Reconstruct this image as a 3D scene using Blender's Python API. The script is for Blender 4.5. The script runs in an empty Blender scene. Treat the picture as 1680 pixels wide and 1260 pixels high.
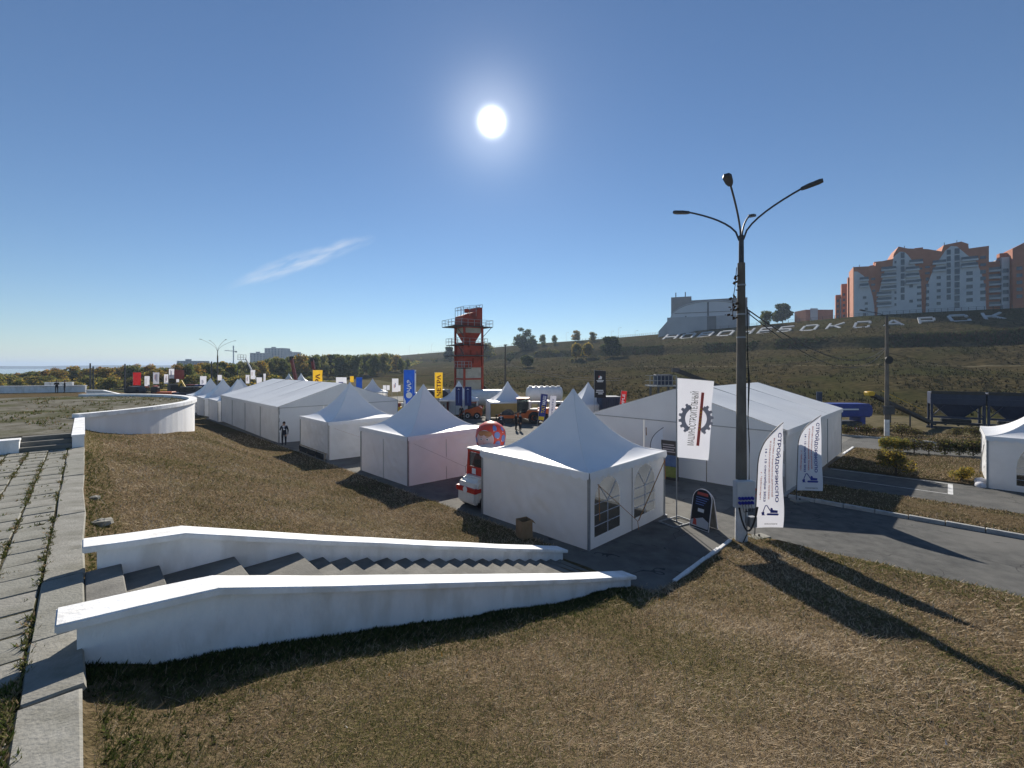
import bpy, bmesh, math, random
import numpy as np
from mathutils import Vector, Matrix, noise as mnoise

random.seed(7)
RNG = np.random.default_rng(11)
scn = bpy.context.scene
COL = scn.collection

# ------------------------------------------------------------------ camera
F_PX, HZ, EYE = 709.0, 601.5, 5.7
cam_d = bpy.data.cameras.new('camera')
cam = bpy.data.objects.new('camera', cam_d)
COL.objects.link(cam)
cam.location = (0, 0, EYE)
cam.rotation_euler = (math.radians(90), 0, 0)
cam_d.sensor_width = 36.0
cam_d.lens = F_PX / 1680 * 36.0
cam_d.shift_y = -(630 - HZ) / 1680
cam_d.clip_start = 0.05
cam_d.clip_end = 20000
scn.camera = cam

# ------------------------------------------------------------------ sky + sun
SUN = Vector((-33 / F_PX, 1.0, (HZ - 200) / F_PX)).normalized()
SUN_EL = math.asin(SUN.z)
SUN_AZ = math.atan2(SUN.x, SUN.y)
world = bpy.data.worlds.new('World')
scn.world = world
world.use_nodes = True
wn, wl = world.node_tree.nodes, world.node_tree.links
wn.clear()
w_out = wn.new('ShaderNodeOutputWorld')
w_bg = wn.new('ShaderNodeBackground')
w_sky = wn.new('ShaderNodeTexSky')
w_sky.sky_type = 'NISHITA'
w_sky.sun_disc = False
w_sky.sun_elevation = SUN_EL
w_sky.sun_rotation = SUN_AZ
w_sky.altitude = 100
w_sky.air_density = 1.0
w_sky.dust_density = 0.0
w_sky.ozone_density = 5.0
w_bg.inputs['Strength'].default_value = 0.0685

def wmath(op, a, b=None, clamp=False):
    n = wn.new('ShaderNodeMath'); n.operation = op; n.use_clamp = clamp
    for i, x in enumerate((a, b)):
        if x is None: continue
        if isinstance(x, (int, float)): n.inputs[i].default_value = x
        else: wl.new(x, n.inputs[i])
    return n.outputs[0]

w_tc = wn.new('ShaderNodeTexCoord')
w_nrm = wn.new('ShaderNodeVectorMath'); w_nrm.operation = 'NORMALIZE'
wl.new(w_tc.outputs['Generated'], w_nrm.inputs[0])
def wdot(vec):
    n = wn.new('ShaderNodeVectorMath'); n.operation = 'DOT_PRODUCT'
    wl.new(w_nrm.outputs[0], n.inputs[0]); n.inputs[1].default_value = vec
    return n.outputs['Value']
sd = wmath('MAXIMUM', wdot(SUN), 0.0)
disc = wmath('MULTIPLY', wmath('POWER', sd, 7000.0), 85.0)      # the solar disc and its aureole in the sky
glow1 = wmath('MULTIPLY', wmath('POWER', sd, 320.0), 3.4)
glow2 = wmath('MULTIPLY', wmath('POWER', sd, 45.0), 0.6)
glow = wmath('ADD', wmath('ADD', disc, glow1), glow2)
w_gc = wn.new('ShaderNodeMix'); w_gc.data_type = 'RGBA'; w_gc.blend_type = 'MIX'
w_gv = wn.new('ShaderNodeVectorMath'); w_gv.operation = 'SCALE'
w_gv.inputs[0].default_value = (1.0, 0.99, 0.96)
wl.new(glow, w_gv.inputs['Scale'])
# thin streak of cirrus: noise inside a long soft patch of the sky
C0 = Vector(((500 - 840) / F_PX, 1.0, (HZ - 428) / F_PX)).normalized()
C1 = Vector(((610 - 840) / F_PX, 1.0, (HZ - 390) / F_PX)).normalized()
ax_a = (C1 - C0).normalized(); ax_b = C0.cross(ax_a).normalized()
ca = wmath('DIVIDE', wmath('SUBTRACT', wdot(ax_a), C0.dot(ax_a)), 0.155)
cb0 = wmath('SUBTRACT', wdot(ax_b), C0.dot(ax_b))
w_n1 = wn.new('ShaderNodeTexNoise'); w_n1.inputs['Scale'].default_value = 9; w_n1.inputs['Detail'].default_value = 4
wl.new(w_nrm.outputs[0], w_n1.inputs['Vector'])
cb = wmath('DIVIDE', wmath('ADD', cb0, wmath('MULTIPLY', wmath('SUBTRACT', w_n1.outputs['Fac'], 0.5), 0.03)), 0.021)
cmask = wmath('SUBTRACT', 1.0, wmath('ADD', wmath('MULTIPLY', ca, ca), wmath('MULTIPLY', cb, cb)), clamp=True)
w_map = wn.new('ShaderNodeMapping'); w_map.inputs['Scale'].default_value = (26, 26, 26)
wl.new(w_nrm.outputs[0], w_map.inputs['Vector'])
w_cx = wn.new('ShaderNodeCombineXYZ')
wl.new(wmath('MULTIPLY', wdot(ax_a), 14.0), w_cx.inputs[0]); wl.new(wmath('MULTIPLY', wdot(ax_b), 75.0), w_cx.inputs[1])
w_n2 = wn.new('ShaderNodeTexNoise'); w_n2.inputs['Scale'].default_value = 1.0; w_n2.inputs['Detail'].default_value = 7
wl.new(w_cx.outputs[0], w_n2.inputs['Vector'])
cl = wmath('MULTIPLY', cmask, wmath('MULTIPLY', wmath('SUBTRACT', w_n2.outputs['Fac'], 0.36), 2.6, clamp=True))
cl = wmath('MULTIPLY', cl, 0.62, clamp=True)
w_add = wn.new('ShaderNodeVectorMath'); w_add.operation = 'ADD'
w_cloud = wn.new('ShaderNodeMix'); w_cloud.data_type = 'RGBA'
wl.new(cl, w_cloud.inputs['Factor'])
wl.new(w_sky.outputs[0], w_cloud.inputs['A'])
w_cloud.inputs['B'].default_value = (9.5, 9.8, 10.2, 1)
wl.new(w_cloud.outputs['Result'], w_add.inputs[0])
wl.new(w_gv.outputs[0], w_add.inputs[1])
w_gain = wn.new('ShaderNodeVectorMath'); w_gain.operation = 'SCALE'; w_gain.inputs['Scale'].default_value = 1.0
wl.new(w_add.outputs[0], w_bg.inputs['Color'])
wl.new(w_bg.outputs[0], w_out.inputs['Surface'])
for nn in (w_gc, w_map, w_gain):
    wn.remove(nn)

sun_d = bpy.data.lights.new('sun', 'SUN')
sun_d.energy = 5.0
sun_d.angle = math.radians(0.53)
sun_d.color = (1.0, 0.93, 0.82)
sun = bpy.data.objects.new('sun', sun_d)
COL.objects.link(sun)
sun.rotation_euler = SUN.to_track_quat('Z', 'Y').to_euler()
sun.location = (0, 0, 60)

scn.view_settings.view_transform = 'Standard'
scn.view_settings.look = 'None'
scn.view_settings.exposure = 0.46
scn.view_settings.gamma = 1.0
scn.view_settings.use_curve_mapping = False
scn.cycles.max_bounces = 6
scn.cycles.diffuse_bounces = 3
scn.cycles.glossy_bounces = 2
scn.cycles.transmission_bounces = 4
scn.cycles.transparent_max_bounces = 8
scn.cycles.volume_bounces = 0
scn.cycles.caustics_reflective = False
scn.cycles.caustics_refractive = False
scn.cycles.use_denoising = True

# ------------------------------------------------------------------ site axes
TH = math.radians(-44.7)
UX, UY = math.sin(TH), math.cos(TH)          # u: along the promenade, away and to the side
VX, VY = math.cos(TH), -math.sin(TH)         # v: down the bank, towards the show ground
ROT_V = math.atan2(VY, VX)                   # local x -> v, local y -> u
GX, GY = -0.0085, -0.0265
def uv(u, v): return (UX * u + VX * v, UY * u + VY * v)
def to_uv(x, y): return (UX * x + UY * y, VX * x + VY * y)
def clampf(x, a, b): return max(a, min(b, x))
def sstep(x, a, b):
    t = clampf((x - a) / (b - a), 0, 1); return t * t * (3 - 2 * t)
def lerp(a, b, t): return a + (b - a) * t
def interp(x, pts):
    if x <= pts[0][0]: return pts[0][1]
    for (a, b), (c, d) in zip(pts, pts[1:]):
        if x <= c: return b + (d - b) * (x - a) / (c - a)
    return pts[-1][1]
def G(x, y):                                  # gently falling show ground
    return GX * clampf(x, -60, 60) + GY * (clampf(y, -10, 75) - 15)
def at(px, py, dz=0.0):                       # survey: ground point seen in direction (px, py)
    a, b = (px - 840) / F_PX, -(py - HZ) / F_PX
    D = (EYE + 15 * GY - dz) / (GX * a + GY - b)
    if D > 75 or D < 0:
        D = (EYE - dz + 1.6 + GX * 0) / (-b)
    return Vector((a * D, D, G(a * D, D) + dz))
def far(px, D, z=None):
    x = (px - 840) / F_PX * D
    return Vector((x, D, G(x, D) if z is None else z))
def zat(py, D): return EYE + (HZ - py) / F_PX * D

# ------------------------------------------------------------------ mesh helpers
class MB:
    """collects shapes for one mesh"""
    def __init__(s): s.v, s.f, s.m = [], [], []
    def _add(s, vs, fs, mi=0):
        o = len(s.v); s.v += [tuple(p) for p in vs]
        s.f += [tuple(i + o for i in f) for f in fs]; s.m += [mi] * len(fs); return s
    def box(s, x0, x1, y0, y1, z0, z1, mi=0, M=None):
        vs = [Vector((x, y, z)) for z in (z0, z1) for y in (y0, y1) for x in (x0, x1)]
        if M is not None: vs = [M @ p for p in vs]
        return s._add(vs, [(0, 2, 3, 1), (4, 5, 7, 6), (0, 1, 5, 4), (2, 6, 7, 3), (0, 4, 6, 2), (1, 3, 7, 5)], mi)
    def cbox(s, c, d, mi=0, rz=0, ry=0, rx=0):
        M = Matrix.Translation(c) @ Matrix.Rotation(rz, 4, 'Z') @ Matrix.Rotation(ry, 4, 'Y') @ Matrix.Rotation(rx, 4, 'X')
        return s.box(-d[0] / 2, d[0] / 2, -d[1] / 2, d[1] / 2, -d[2] / 2, d[2] / 2, mi, M)
    def tube(s, pts, r, n=8, mi=0, cap=True):
        pts = [Vector(p) for p in pts]
        rs = r if isinstance(r, (list, tuple)) else [r] * len(pts)
        rings = []
        for i, p in enumerate(pts):
            d = (pts[min(i + 1, len(pts) - 1)] - pts[max(i - 1, 0)])
            if d.length < 1e-9: d = Vector((0, 0, 1))
            d.normalize()
            a = d.cross(Vector((0, 0, 1)))
            if a.length < 1e-3: a = Vector((1, 0, 0))
            a.normalize(); b = a.cross(d)
            rings.append([p + (a * math.cos(t) + b * math.sin(t)) * rs[i] for t in [2 * math.pi * k / n for k in range(n)]])
        vs = [q for rg in rings for q in rg]; fs = []
        for i in range(len(pts) - 1):
            for k in range(n):
                fs.append((i * n + k, i * n + (k + 1) % n, (i + 1) * n + (k + 1) % n, (i + 1) * n + k))
        if cap:
            fs.append(tuple(range(n))[::-1]); fs.append(tuple((len(pts) - 1) * n + k for k in range(n)))
        return s._add(vs, fs, mi)
    def bar(s, a, b, w, h, mi=0):
        a, b = Vector(a), Vector(b); d = b - a
        L = d.length
        q = d.to_track_quat('X', 'Z').to_matrix().to_4x4()
        return s.box(0, L, -w / 2, w / 2, -h / 2, h / 2, mi, Matrix.Translation(a) @ q)
    def lathe(s, prof, n=16, mi=0, c=(0, 0, 0), M=None, cap=True):
        vs = []; fs = []
        for (r, z) in prof:
            for k in range(n):
                t = 2 * math.pi * k / n
                p = Vector((c[0] + r * math.cos(t), c[1] + r * math.sin(t), c[2] + z))
                vs.append(M @ p if M is not None else p)
        for i in range(len(prof) - 1):
            for k in range(n):
                fs.append((i * n + k, i * n + (k + 1) % n, (i + 1) * n + (k + 1) % n, (i + 1) * n + k))
        if cap:
            fs.append(tuple(range(n))[::-1]); fs.append(tuple((len(prof) - 1) * n + k for k in range(n)))
        return s._add(vs, fs, mi)
    def wheel(s, c, r, w, n=20, mi=0, axis='Y'):
        """tyre-like disc with rounded shoulders round a horizontal axis"""
        prof = [(r * 0.55, -w * .42), (r * 0.62, -w / 2), (r * 0.92, -w / 2), (r, -w * .36), (r, w * .36), (r * .92, w / 2), (r * .62, w / 2), (r * .55, w * .42)]
        M = Matrix.Translation(c) @ (Matrix.Rotation(math.pi / 2, 4, 'X') if axis == 'Y' else Matrix.Rotation(math.pi / 2, 4, 'Y'))
        return s.lathe(prof, n, mi, M=M)
    def prism(s, poly, d0, d1, plane='XZ', mi=0, M=None):
        """polygon in a plane extruded along the third axis"""
        def P(a, b, d):
            p = {'XZ': Vector((a, d, b)), 'YZ': Vector((d, a, b)), 'XY': Vector((a, b, d))}[plane]
            return M @ p if M is not None else p
        n = len(poly)
        vs = [P(a, b, d0) for a, b in poly] + [P(a, b, d1) for a, b in poly]
        fs = [tuple(range(n))[::-1], tuple(range(n, 2 * n))] + [(i, (i + 1) % n, n + (i + 1) % n, n + i) for i in range(n)]
        return s._add(vs, fs, mi)
    def grid(s, fn, nu, nv, mi=0):
        vs = [fn(i / nu, j / nv) for j in range(nv + 1) for i in range(nu + 1)]
        fs = [(j * (nu + 1) + i, j * (nu + 1) + i + 1, (j + 1) * (nu + 1) + i + 1, (j + 1) * (nu + 1) + i) for j in range(nv) for i in range(nu)]
        return s._add(vs, fs, mi)
    def mesh(s, name, mats, smooth=False):
        me = bpy.data.meshes.new(name)
        me.from_pydata(s.v, [], s.f)
        for m in (mats if isinstance(mats, (list, tuple)) else [mats]): me.materials.append(m)
        if any(s.m): me.polygons.foreach_set('material_index', s.m)
        bm = bmesh.new(); bm.from_mesh(me); bmesh.ops.recalc_face_normals(bm, faces=bm.faces); bm.to_mesh(me); bm.free()
        if smooth:
            me.polygons.foreach_set('use_smooth', [True] * len(me.polygons))
            if smooth is not True: me.set_sharp_from_angle(angle=math.radians(smooth))
        me.update(); return me
    def build(s, name, mats, parent=None, smooth=False):
        return link(name, s.mesh(name, mats, smooth), parent)

def link(name, me, parent=None, loc=(0, 0, 0), rz=0):
    o = bpy.data.objects.new(name, me); COL.objects.link(o)
    o.location = loc; o.rotation_euler = (0, 0, rz)
    if parent is not None: o.parent = parent
    return o
def tag(o, label, cat, group=None):
    o['label'] = label; o['category'] = cat
    if group: o['group'] = group
    return o
def thing(name, label, cat, loc=(0, 0, 0), rz=0, group=None):
    o = bpy.data.objects.new(name, None); COL.objects.link(o)
    o.empty_display_size = 0.2
    o.location = loc; o.rotation_euler = (0, 0, rz)
    return tag(o, label, cat, group)
def struct(o, kind='structure'):
    o['kind'] = kind; return o
def copy_tree(o, parent=None):
    c = o.copy(); COL.objects.link(c); c.parent = parent
    for ch in o.children: copy_tree(ch, c)
    return c
def dup(root, label, loc, rz, group=None):
    c = copy_tree(root); c.location = loc; c.rotation_euler = (0, 0, rz); c['label'] = label
    if group: c['group'] = group
    return c
def np_mesh(name, verts, faces, mats, mi=None, smooth=False):
    """fast mesh from arrays; faces all of one arity"""
    me = bpy.data.meshes.new(name)
    nf, k = faces.shape
    me.vertices.add(len(verts)); me.vertices.foreach_set('co', verts.astype(np.float32).ravel())
    me.loops.add(nf * k); me.loops.foreach_set('vertex_index', faces.astype(np.int32).ravel())
    me.polygons.add(nf); me.polygons.foreach_set('loop_start', np.arange(0, nf * k, k, dtype=np.int32))
    for m in (mats if isinstance(mats, (list, tuple)) else [mats]): me.materials.append(m)
    if mi is not None: me.polygons.foreach_set('material_index', mi.astype(np.int32))
    if smooth: me.polygons.foreach_set('use_smooth', np.ones(nf, dtype=bool))
    me.update(calc_edges=True); me.validate(); return me

# ------------------------------------------------------------------ materials
MAT = {}
def pmat(name, c1, c2=None, scale=4.0, rough=0.7, metal=0.0, bump=0.0, bscale=None, detail=6.0, lo=0.35, hi=0.65,
         spec=None, trans=0.0, c3=None, scale3=0.6, f3=0.5, coat=0.0, mapscale=None, tcolor=None, coords='Object', crack=0.0, crackc=(.02, .02, .02)):
    m = bpy.data.materials.new(name); m.use_nodes = True; MAT[name] = m
    nt = m.node_tree; N, L = nt.nodes, nt.links; N.clear()
    out = N.new('ShaderNodeOutputMaterial'); b = N.new('ShaderNodeBsdfPrincipled')
    b.inputs['Roughness'].default_value = rough; b.inputs['Metallic'].default_value = metal
    if spec is not None: b.inputs['Specular IOR Level'].default_value = spec
    if coat: b.inputs['Coat Weight'].default_value = coat
    col = None
    tc = N.new('ShaderNodeTexCoord'); vec = tc.outputs[coords]
    if mapscale:
        mp = N.new('ShaderNodeMapping'); mp.inputs['Scale'].default_value = mapscale
        L.new(vec, mp.inputs['Vector']); vec = mp.outputs[0]
    if c2 is not None:
        n = N.new('ShaderNodeTexNoise'); n.inputs['Scale'].default_value = scale; n.inputs['Detail'].default_value = detail
        n.inputs['Roughness'].default_value = 0.62
        L.new(vec, n.inputs['Vector'])
        r = N.new('ShaderNodeValToRGB'); r.color_ramp.elements[0].position = lo; r.color_ramp.elements[1].position = hi
        r.color_ramp.elements[0].color = (*c1, 1); r.color_ramp.elements[1].color = (*c2, 1)
        L.new(n.outputs['Fac'], r.inputs['Fac']); col = r.outputs['Color']
        if c3 is not None:
            n3 = N.new('ShaderNodeTexNoise'); n3.inputs['Scale'].default_value = scale3; n3.inputs['Detail'].default_value = 5
            L.new(vec, n3.inputs['Vector'])
            r3 = N.new('ShaderNodeValToRGB'); r3.color_ramp.elements[0].position = 0.47; r3.color_ramp.elements[1].position = 0.66
            L.new(n3.outputs['Fac'], r3.inputs['Fac'])
            mx = N.new('ShaderNodeMix'); mx.data_type = 'RGBA'
            mm = N.new('ShaderNodeMath'); mm.operation = 'MULTIPLY'; mm.inputs[1].default_value = f3
            L.new(r3.outputs['Color'], mm.inputs[0]); L.new(mm.outputs[0], mx.inputs['Factor'])
            L.new(col, mx.inputs['A']); mx.inputs['B'].default_value = (*c3, 1); col = mx.outputs['Result']
        if crack:
            nw = N.new('ShaderNodeTexNoise'); nw.inputs['Scale'].default_value = crack * 2.5; L.new(vec, nw.inputs['Vector'])
            ad = N.new('ShaderNodeMix'); ad.data_type = 'VECTOR'; ad.inputs['Factor'].default_value = .22 / crack * .5
            ad.inputs['Factor'].default_value = min(.6, .25 / crack)
            vo = N.new('ShaderNodeTexVoronoi'); vo.feature = 'DISTANCE_TO_EDGE'; vo.inputs['Scale'].default_value = crack
            va = N.new('ShaderNodeVectorMath'); va.operation = 'MULTIPLY_ADD'; va.inputs[1].default_value = (.5 / crack,) * 3
            L.new(nw.outputs['Color'], va.inputs[0]); L.new(vec, va.inputs[2]); L.new(va.outputs[0], vo.inputs['Vector'])
            N.remove(ad)
            lt = N.new('ShaderNodeMath'); lt.operation = 'LESS_THAN'; lt.inputs[1].default_value = .008 * crack ** .5
            L.new(vo.outputs['Distance'], lt.inputs[0])
            n5 = N.new('ShaderNodeTexNoise'); n5.inputs['Scale'].default_value = crack * 1.1; L.new(vec, n5.inputs['Vector'])
            g5 = N.new('ShaderNodeMath'); g5.operation = 'GREATER_THAN'; g5.inputs[1].default_value = .5; L.new(n5.outputs['Fac'], g5.inputs[0])
            m5 = N.new('ShaderNodeMath'); m5.operation = 'MULTIPLY'; L.new(lt.outputs[0], m5.inputs[0]); L.new(g5.outputs[0], m5.inputs[1])
            m6 = N.new('ShaderNodeMath'); m6.operation = 'MULTIPLY'; m6.inputs[1].default_value = .65; L.new(m5.outputs[0], m6.inputs[0])
            mc = N.new('ShaderNodeMix'); mc.data_type = 'RGBA'; L.new(m6.outputs[0], mc.inputs['Factor']); L.new(col, mc.inputs['A']); mc.inputs['B'].default_value = (*crackc, 1); col = mc.outputs['Result']
        L.new(col, b.inputs['Base Color'])
    else:
        b.inputs['Base Color'].default_value = (*c1, 1)
    if bump:
        nb = N.new('ShaderNodeTexNoise'); nb.inputs['Scale'].default_value = bscale or scale * 3; nb.inputs['Detail'].default_value = 5
        L.new(vec, nb.inputs['Vector'])
        bp = N.new('ShaderNodeBump'); bp.inputs['Strength'].default_value = bump; bp.inputs['Distance'].default_value = 0.05
        L.new(nb.outputs['Fac'], bp.inputs['Height']); L.new(bp.outputs[0], b.inputs['Normal'])
    surf = b.outputs[0]
    if trans:
        t = N.new('ShaderNodeBsdfTranslucent'); mx = N.new('ShaderNodeMixShader'); mx.inputs[0].default_value = trans
        if tcolor is not None: t.inputs[0].default_value = (*tcolor, 1)
        elif col is not None: L.new(col, t.inputs[0])
        else: t.inputs[0].default_value = (*c1, 1)
        L.new(surf, mx.inputs[1]); L.new(t.outputs[0], mx.inputs[2]); surf = mx.outputs[0]
    L.new(surf, out.inputs['Surface'])
    return m

pmat('pvc_roof', (.82, .83, .85), (.88, .88, .89), .8, rough=.38, trans=.14, tcolor=(.86, .87, .88), bump=.06, bscale=2.2)
pmat('pvc_wall', (.82, .83, .84), (.90, .90, .91), 1.1, rough=.5, trans=.30, tcolor=(.90, .89, .88), bump=.55, bscale=1.8, c3=(.68, .67, .65), scale3=.9, f3=.4)
pmat('pvc_pink', (.835, .825, .845), (.895, .885, .90), 1.1, rough=.5, trans=.28, tcolor=(.91, .895, .91), bump=.5, bscale=1.8, c3=(.7, .69, .70), scale3=.8, f3=.35)
pmat('pvc_hall', (.76, .77, .78), (.84, .85, .85), .5, rough=.45, trans=.14, tcolor=(.86, .85, .83), bump=.10, bscale=1.2, c3=(.66, .66, .65), scale3=.3, f3=.3)
pmat('white_paint', (.82, .83, .84), (.91, .91, .91), 2.5, rough=.8, bump=.25, bscale=16, c3=(.60, .58, .54), scale3=1.9, f3=.6, mapscale=(1.3, 1.3, .55))
pmat('white_wall_streak', (.80, .80, .81), (.89, .89, .89), 2.0, rough=.8, bump=.12, bscale=18, c3=(.60, .58, .56), scale3=1.0, f3=.4, mapscale=(1.6, 1.6, .25))
pmat('asphalt', (.070, .070, .067), (.122, .120, .112), 2.2, rough=.85, bump=.3, bscale=60, c3=(.155, .150, .138), scale3=.22, f3=.75, spec=.2, crack=.45)
pmat('asphalt_dusty', (.105, .10, .090), (.170, .165, .150), 1.3, rough=.88, bump=.25, bscale=60, c3=(.225, .215, .19), scale3=.12, f3=.6, spec=.15, crack=.35)
pmat('kerb_stone', (.30, .30, .29), (.45, .45, .43), 3, rough=.9, bump=.3, bscale=25, c3=(.65, .65, .64), scale3=.8, f3=.6)
pmat('kerb_white', (.62, .62, .61), (.80, .80, .79), 3, rough=.85, bump=.3, bscale=25, c3=(.4, .39, .37), scale3=1.8, f3=.6)
pmat('slab', (.225, .22, .19), (.335, .328, .29), 2.2, rough=.9, bump=.25, bscale=30, c3=(.125, .12, .095), scale3=2.2, f3=.65, spec=.15)
pmat('slab_pale', (.245, .235, .205), (.35, .34, .305), 2.6, rough=.9, bump=.25, bscale=30, c3=(.15, .145, .115), scale3=1.9, f3=.65, spec=.15)
pmat('step_stone', (.16, .155, .14), (.25, .24, .215), 2.2, rough=.9, bump=.2, bscale=30, c3=(.12, .115, .10), scale3=1.6, f3=.5, spec=.15)
pmat('lawn', (.058, .042, .023), (.20, .150, .092), 7.5, rough=.95, bump=.9, bscale=26, c3=(.085, .078, .032), scale3=.45, f3=.6, lo=.3, hi=.7, spec=0.0)
pmat('bed_soil', (.05, .048, .028), (.115, .10, .07), 4.5, rough=.95, bump=.7, bscale=20, c3=(.05, .06, .022), scale3=1.2, f3=.8, spec=0.0)
pmat('terrace_earth', (.10, .092, .07), (.24, .23, .195), 1.6, rough=.95, bump=.5, bscale=14, c3=(.075, .08, .035), scale3=.35, f3=.9, mapscale=(1, 1, 1), spec=0.0)
pmat('ground_field', (.085, .075, .045), (.16, .135, .085), .9, rough=.95, bump=.5, bscale=5, c3=(.07, .08, .035), scale3=.05, f3=.8, spec=0.0)
pmat('hill_grass', (.020, .018, .008), (.112, .088, .044), .75, rough=.95, bump=1.0, bscale=1.1, c3=(.044, .048, .016), scale3=.05, f3=.7, lo=.34, hi=.66, spec=0.0, detail=9)
pmat('hill_path', (.10, .085, .05), (.15, .125, .08), .5, rough=.95, bump=.4, bscale=3, spec=0.0)
pmat('tuss_tan', (.10, .08, .042), (.15, .12, .066), .3, rough=.9, trans=.15, spec=0.0)
pmat('tuss_olive', (.046, .050, .017), (.078, .078, .028), .3, rough=.9, trans=.15, spec=0.0)
pmat('grass_straw', (.47, .37, .245), (.62, .505, .355), 1.0, rough=.8, trans=.25, spec=0.0)
pmat('grass_tan', (.285, .205, .122), (.385, .285, .178), 1.0, rough=.85, trans=.25, spec=0.0)
pmat('grass_olive', (.10, .108, .036), (.165, .16, .062), 1.0, rough=.8, trans=.25, spec=0.0)
pmat('weed_green', (.055, .085, .018), (.10, .125, .035), 3.0, rough=.75, trans=.3, spec=0.0)
pmat('water', (.05, .09, .13), rough=.12)
pmat('far_wood', (.03, .045, .035), (.06, .07, .05), .02, rough=.95, spec=0.0)
pmat('concrete_pole', (.12, .105, .088), (.20, .18, .155), 2.5, rough=.9, bump=.2, bscale=20, c3=(.13, .11, .09), scale3=.9, f3=.5, mapscale=(1, 1, .35), spec=.1)
pmat('steel_dark', (.045, .045, .05), (.09, .09, .095), 3, rough=.55, metal=.3)
pmat('steel_grey', (.28, .29, .30), (.38, .39, .40), 3, rough=.5, metal=.4)
pmat('steel_black', (.012, .012, .014), (.03, .03, .032), 3, rough=.5)
pmat('rubber', (.015, .015, .016), (.035, .034, .033), 6, rough=.85)
pmat('cable', (.012, .012, .013), rough=.6)
pmat('flag_white', (.74, .75, .80), (.82, .82, .85), 2, rough=.75, trans=.35, tcolor=(.78, .78, .84))
pmat('flag_lilac', (.55, .55, .62), (.64, .63, .7), 2, rough=.75, trans=.25)  # cloth colour of the lilac and pale grey-blue banners
pmat('ink_black', (.02, .02, .025), rough=.7)
pmat('ink_blue', (.035, .055, .30), rough=.7)
pmat('ink_red', (.58, .10, .08), rough=.7)
pmat('ink_grey', (.42, .39, .42), rough=.7)
pmat('ink_white', (.82, .82, .82), rough=.7)
pmat('ink_yellow', (.80, .55, .03), rough=.7)
pmat('flag_blue', (.008, .06, .36), (.012, .085, .46), 2, rough=.6, trans=.25)
pmat('flag_navy', (.010, .018, .12), (.016, .028, .17), 2, rough=.65, trans=.15)
pmat('flag_yellow', (.72, .42, .02), (.82, .50, .04), 2, rough=.65, trans=.4)
pmat('flag_black', (.012, .012, .016), (.022, .02, .026), 2, rough=.7)
pmat('flag_red', (.42, .012, .015), (.52, .02, .02), 2, rough=.65, trans=.3)
pmat('ink_maroon', (.20, .02, .012), rough=.7)
pmat('orange_paint', (.60, .105, .012), (.70, .14, .02), 2, rough=.38, c3=(.34, .10, .03), scale3=1.2, f3=.35)
pmat('plant_red', (.34, .034, .014), (.43, .055, .022), 1.0, rough=.55, c3=(.17, .03, .016), scale3=.8, f3=.7)
pmat('plant_cream', (.38, .36, .31), (.48, .46, .40), 1.0, rough=.7, c3=(.27, .24, .2), scale3=.7, f3=.5)
pmat('loader_red', (.50, .02, .015), (.60, .035, .025), 2, rough=.35, coat=.3)
pmat('loader_white', (.70, .68, .62), (.80, .78, .72), 2, rough=.35, coat=.3)
pmat('navy_paint', (.010, .020, .055), (.02, .035, .08), 1.5, rough=.5)
pmat('blue_paint', (.012, .035, .22), (.02, .05, .30), 1.2, rough=.42)
pmat('yellow_paint', (.70, .42, .01), (.78, .48, .02), 2, rough=.45)
pmat('dark_red', (.18, .02, .015), (.25, .035, .025), 2, rough=.5)
pmat('silo_white', (.66, .66, .66), (.76, .76, .75), 1.5, rough=.4, c3=(.5, .49, .47), scale3=.7, f3=.5, mapscale=(1, 1, .4))
pmat('cardboard', (.27, .17, .09), (.34, .225, .125), 4, rough=.9)
pmat('timber', (.36, .29, .20), (.46, .38, .28), 5, rough=.85)
pmat('strap_orange', (.35, .15, .05), (.42, .2, .08), 5, rough=.8)
pmat('plastic_blue', (.02, .03, .30), rough=.45)
pmat('box_grey', (.50, .51, .52), (.58, .59, .60), 3, rough=.45)
pmat('brick_orange', (.40, .155, .088), (.49, .20, .118), .35, rough=.9, c3=(.33, .125, .075), scale3=.06, f3=.5)
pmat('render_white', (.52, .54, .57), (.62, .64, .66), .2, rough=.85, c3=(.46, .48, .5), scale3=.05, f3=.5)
pmat('concrete_grey', (.13, .14, .155), (.18, .19, .205), .1, rough=.9)
pmat('hangar_metal', (.36, .38, .41), (.44, .46, .48), .1, rough=.6)
pmat('hangar_arch', (.56, .59, .62), (.64, .66, .69), .08, rough=.55)
pmat('window_glass', (.03, .045, .07), (.07, .09, .12), .3, rough=.12)
pmat('far_block', (.22, .23, .25), (.28, .29, .31), .05, rough=.9)
pmat('skin', (.42, .24, .16), rough=.6)
pmat('hair', (.035, .025, .02), rough=.7)
pmat('suit_navy', (.012, .015, .028), (.02, .024, .04), 8, rough=.85)
pmat('suit_black', (.010, .010, .012), (.018, .018, .02), 8, rough=.85)
pmat('shirt', (.62, .66, .74), rough=.8)
pmat('leather', (.015, .012, .010), rough=.45)
pmat('bark', (.07, .055, .042), (.13, .105, .085), 6, rough=.95, bump=.5, spec=0.0)
pmat('leaf_green', (.052, .080, .022), (.105, .138, .042), .5, rough=.7, trans=.42, tcolor=(.18, .22, .05), spec=.04)
pmat('leaf_olive', (.095, .10, .030), (.17, .16, .055), .5, rough=.7, trans=.42, tcolor=(.29, .26, .07), spec=.04)
pmat('leaf_yellow', (.30, .20, .03), (.42, .29, .05), .6, rough=.7, trans=.45, tcolor=(.55, .38, .06), spec=.04)
pmat('leaf_rust', (.22, .11, .034), (.31, .16, .05), .6, rough=.7, trans=.4, tcolor=(.40, .21, .05), spec=.04)
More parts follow.
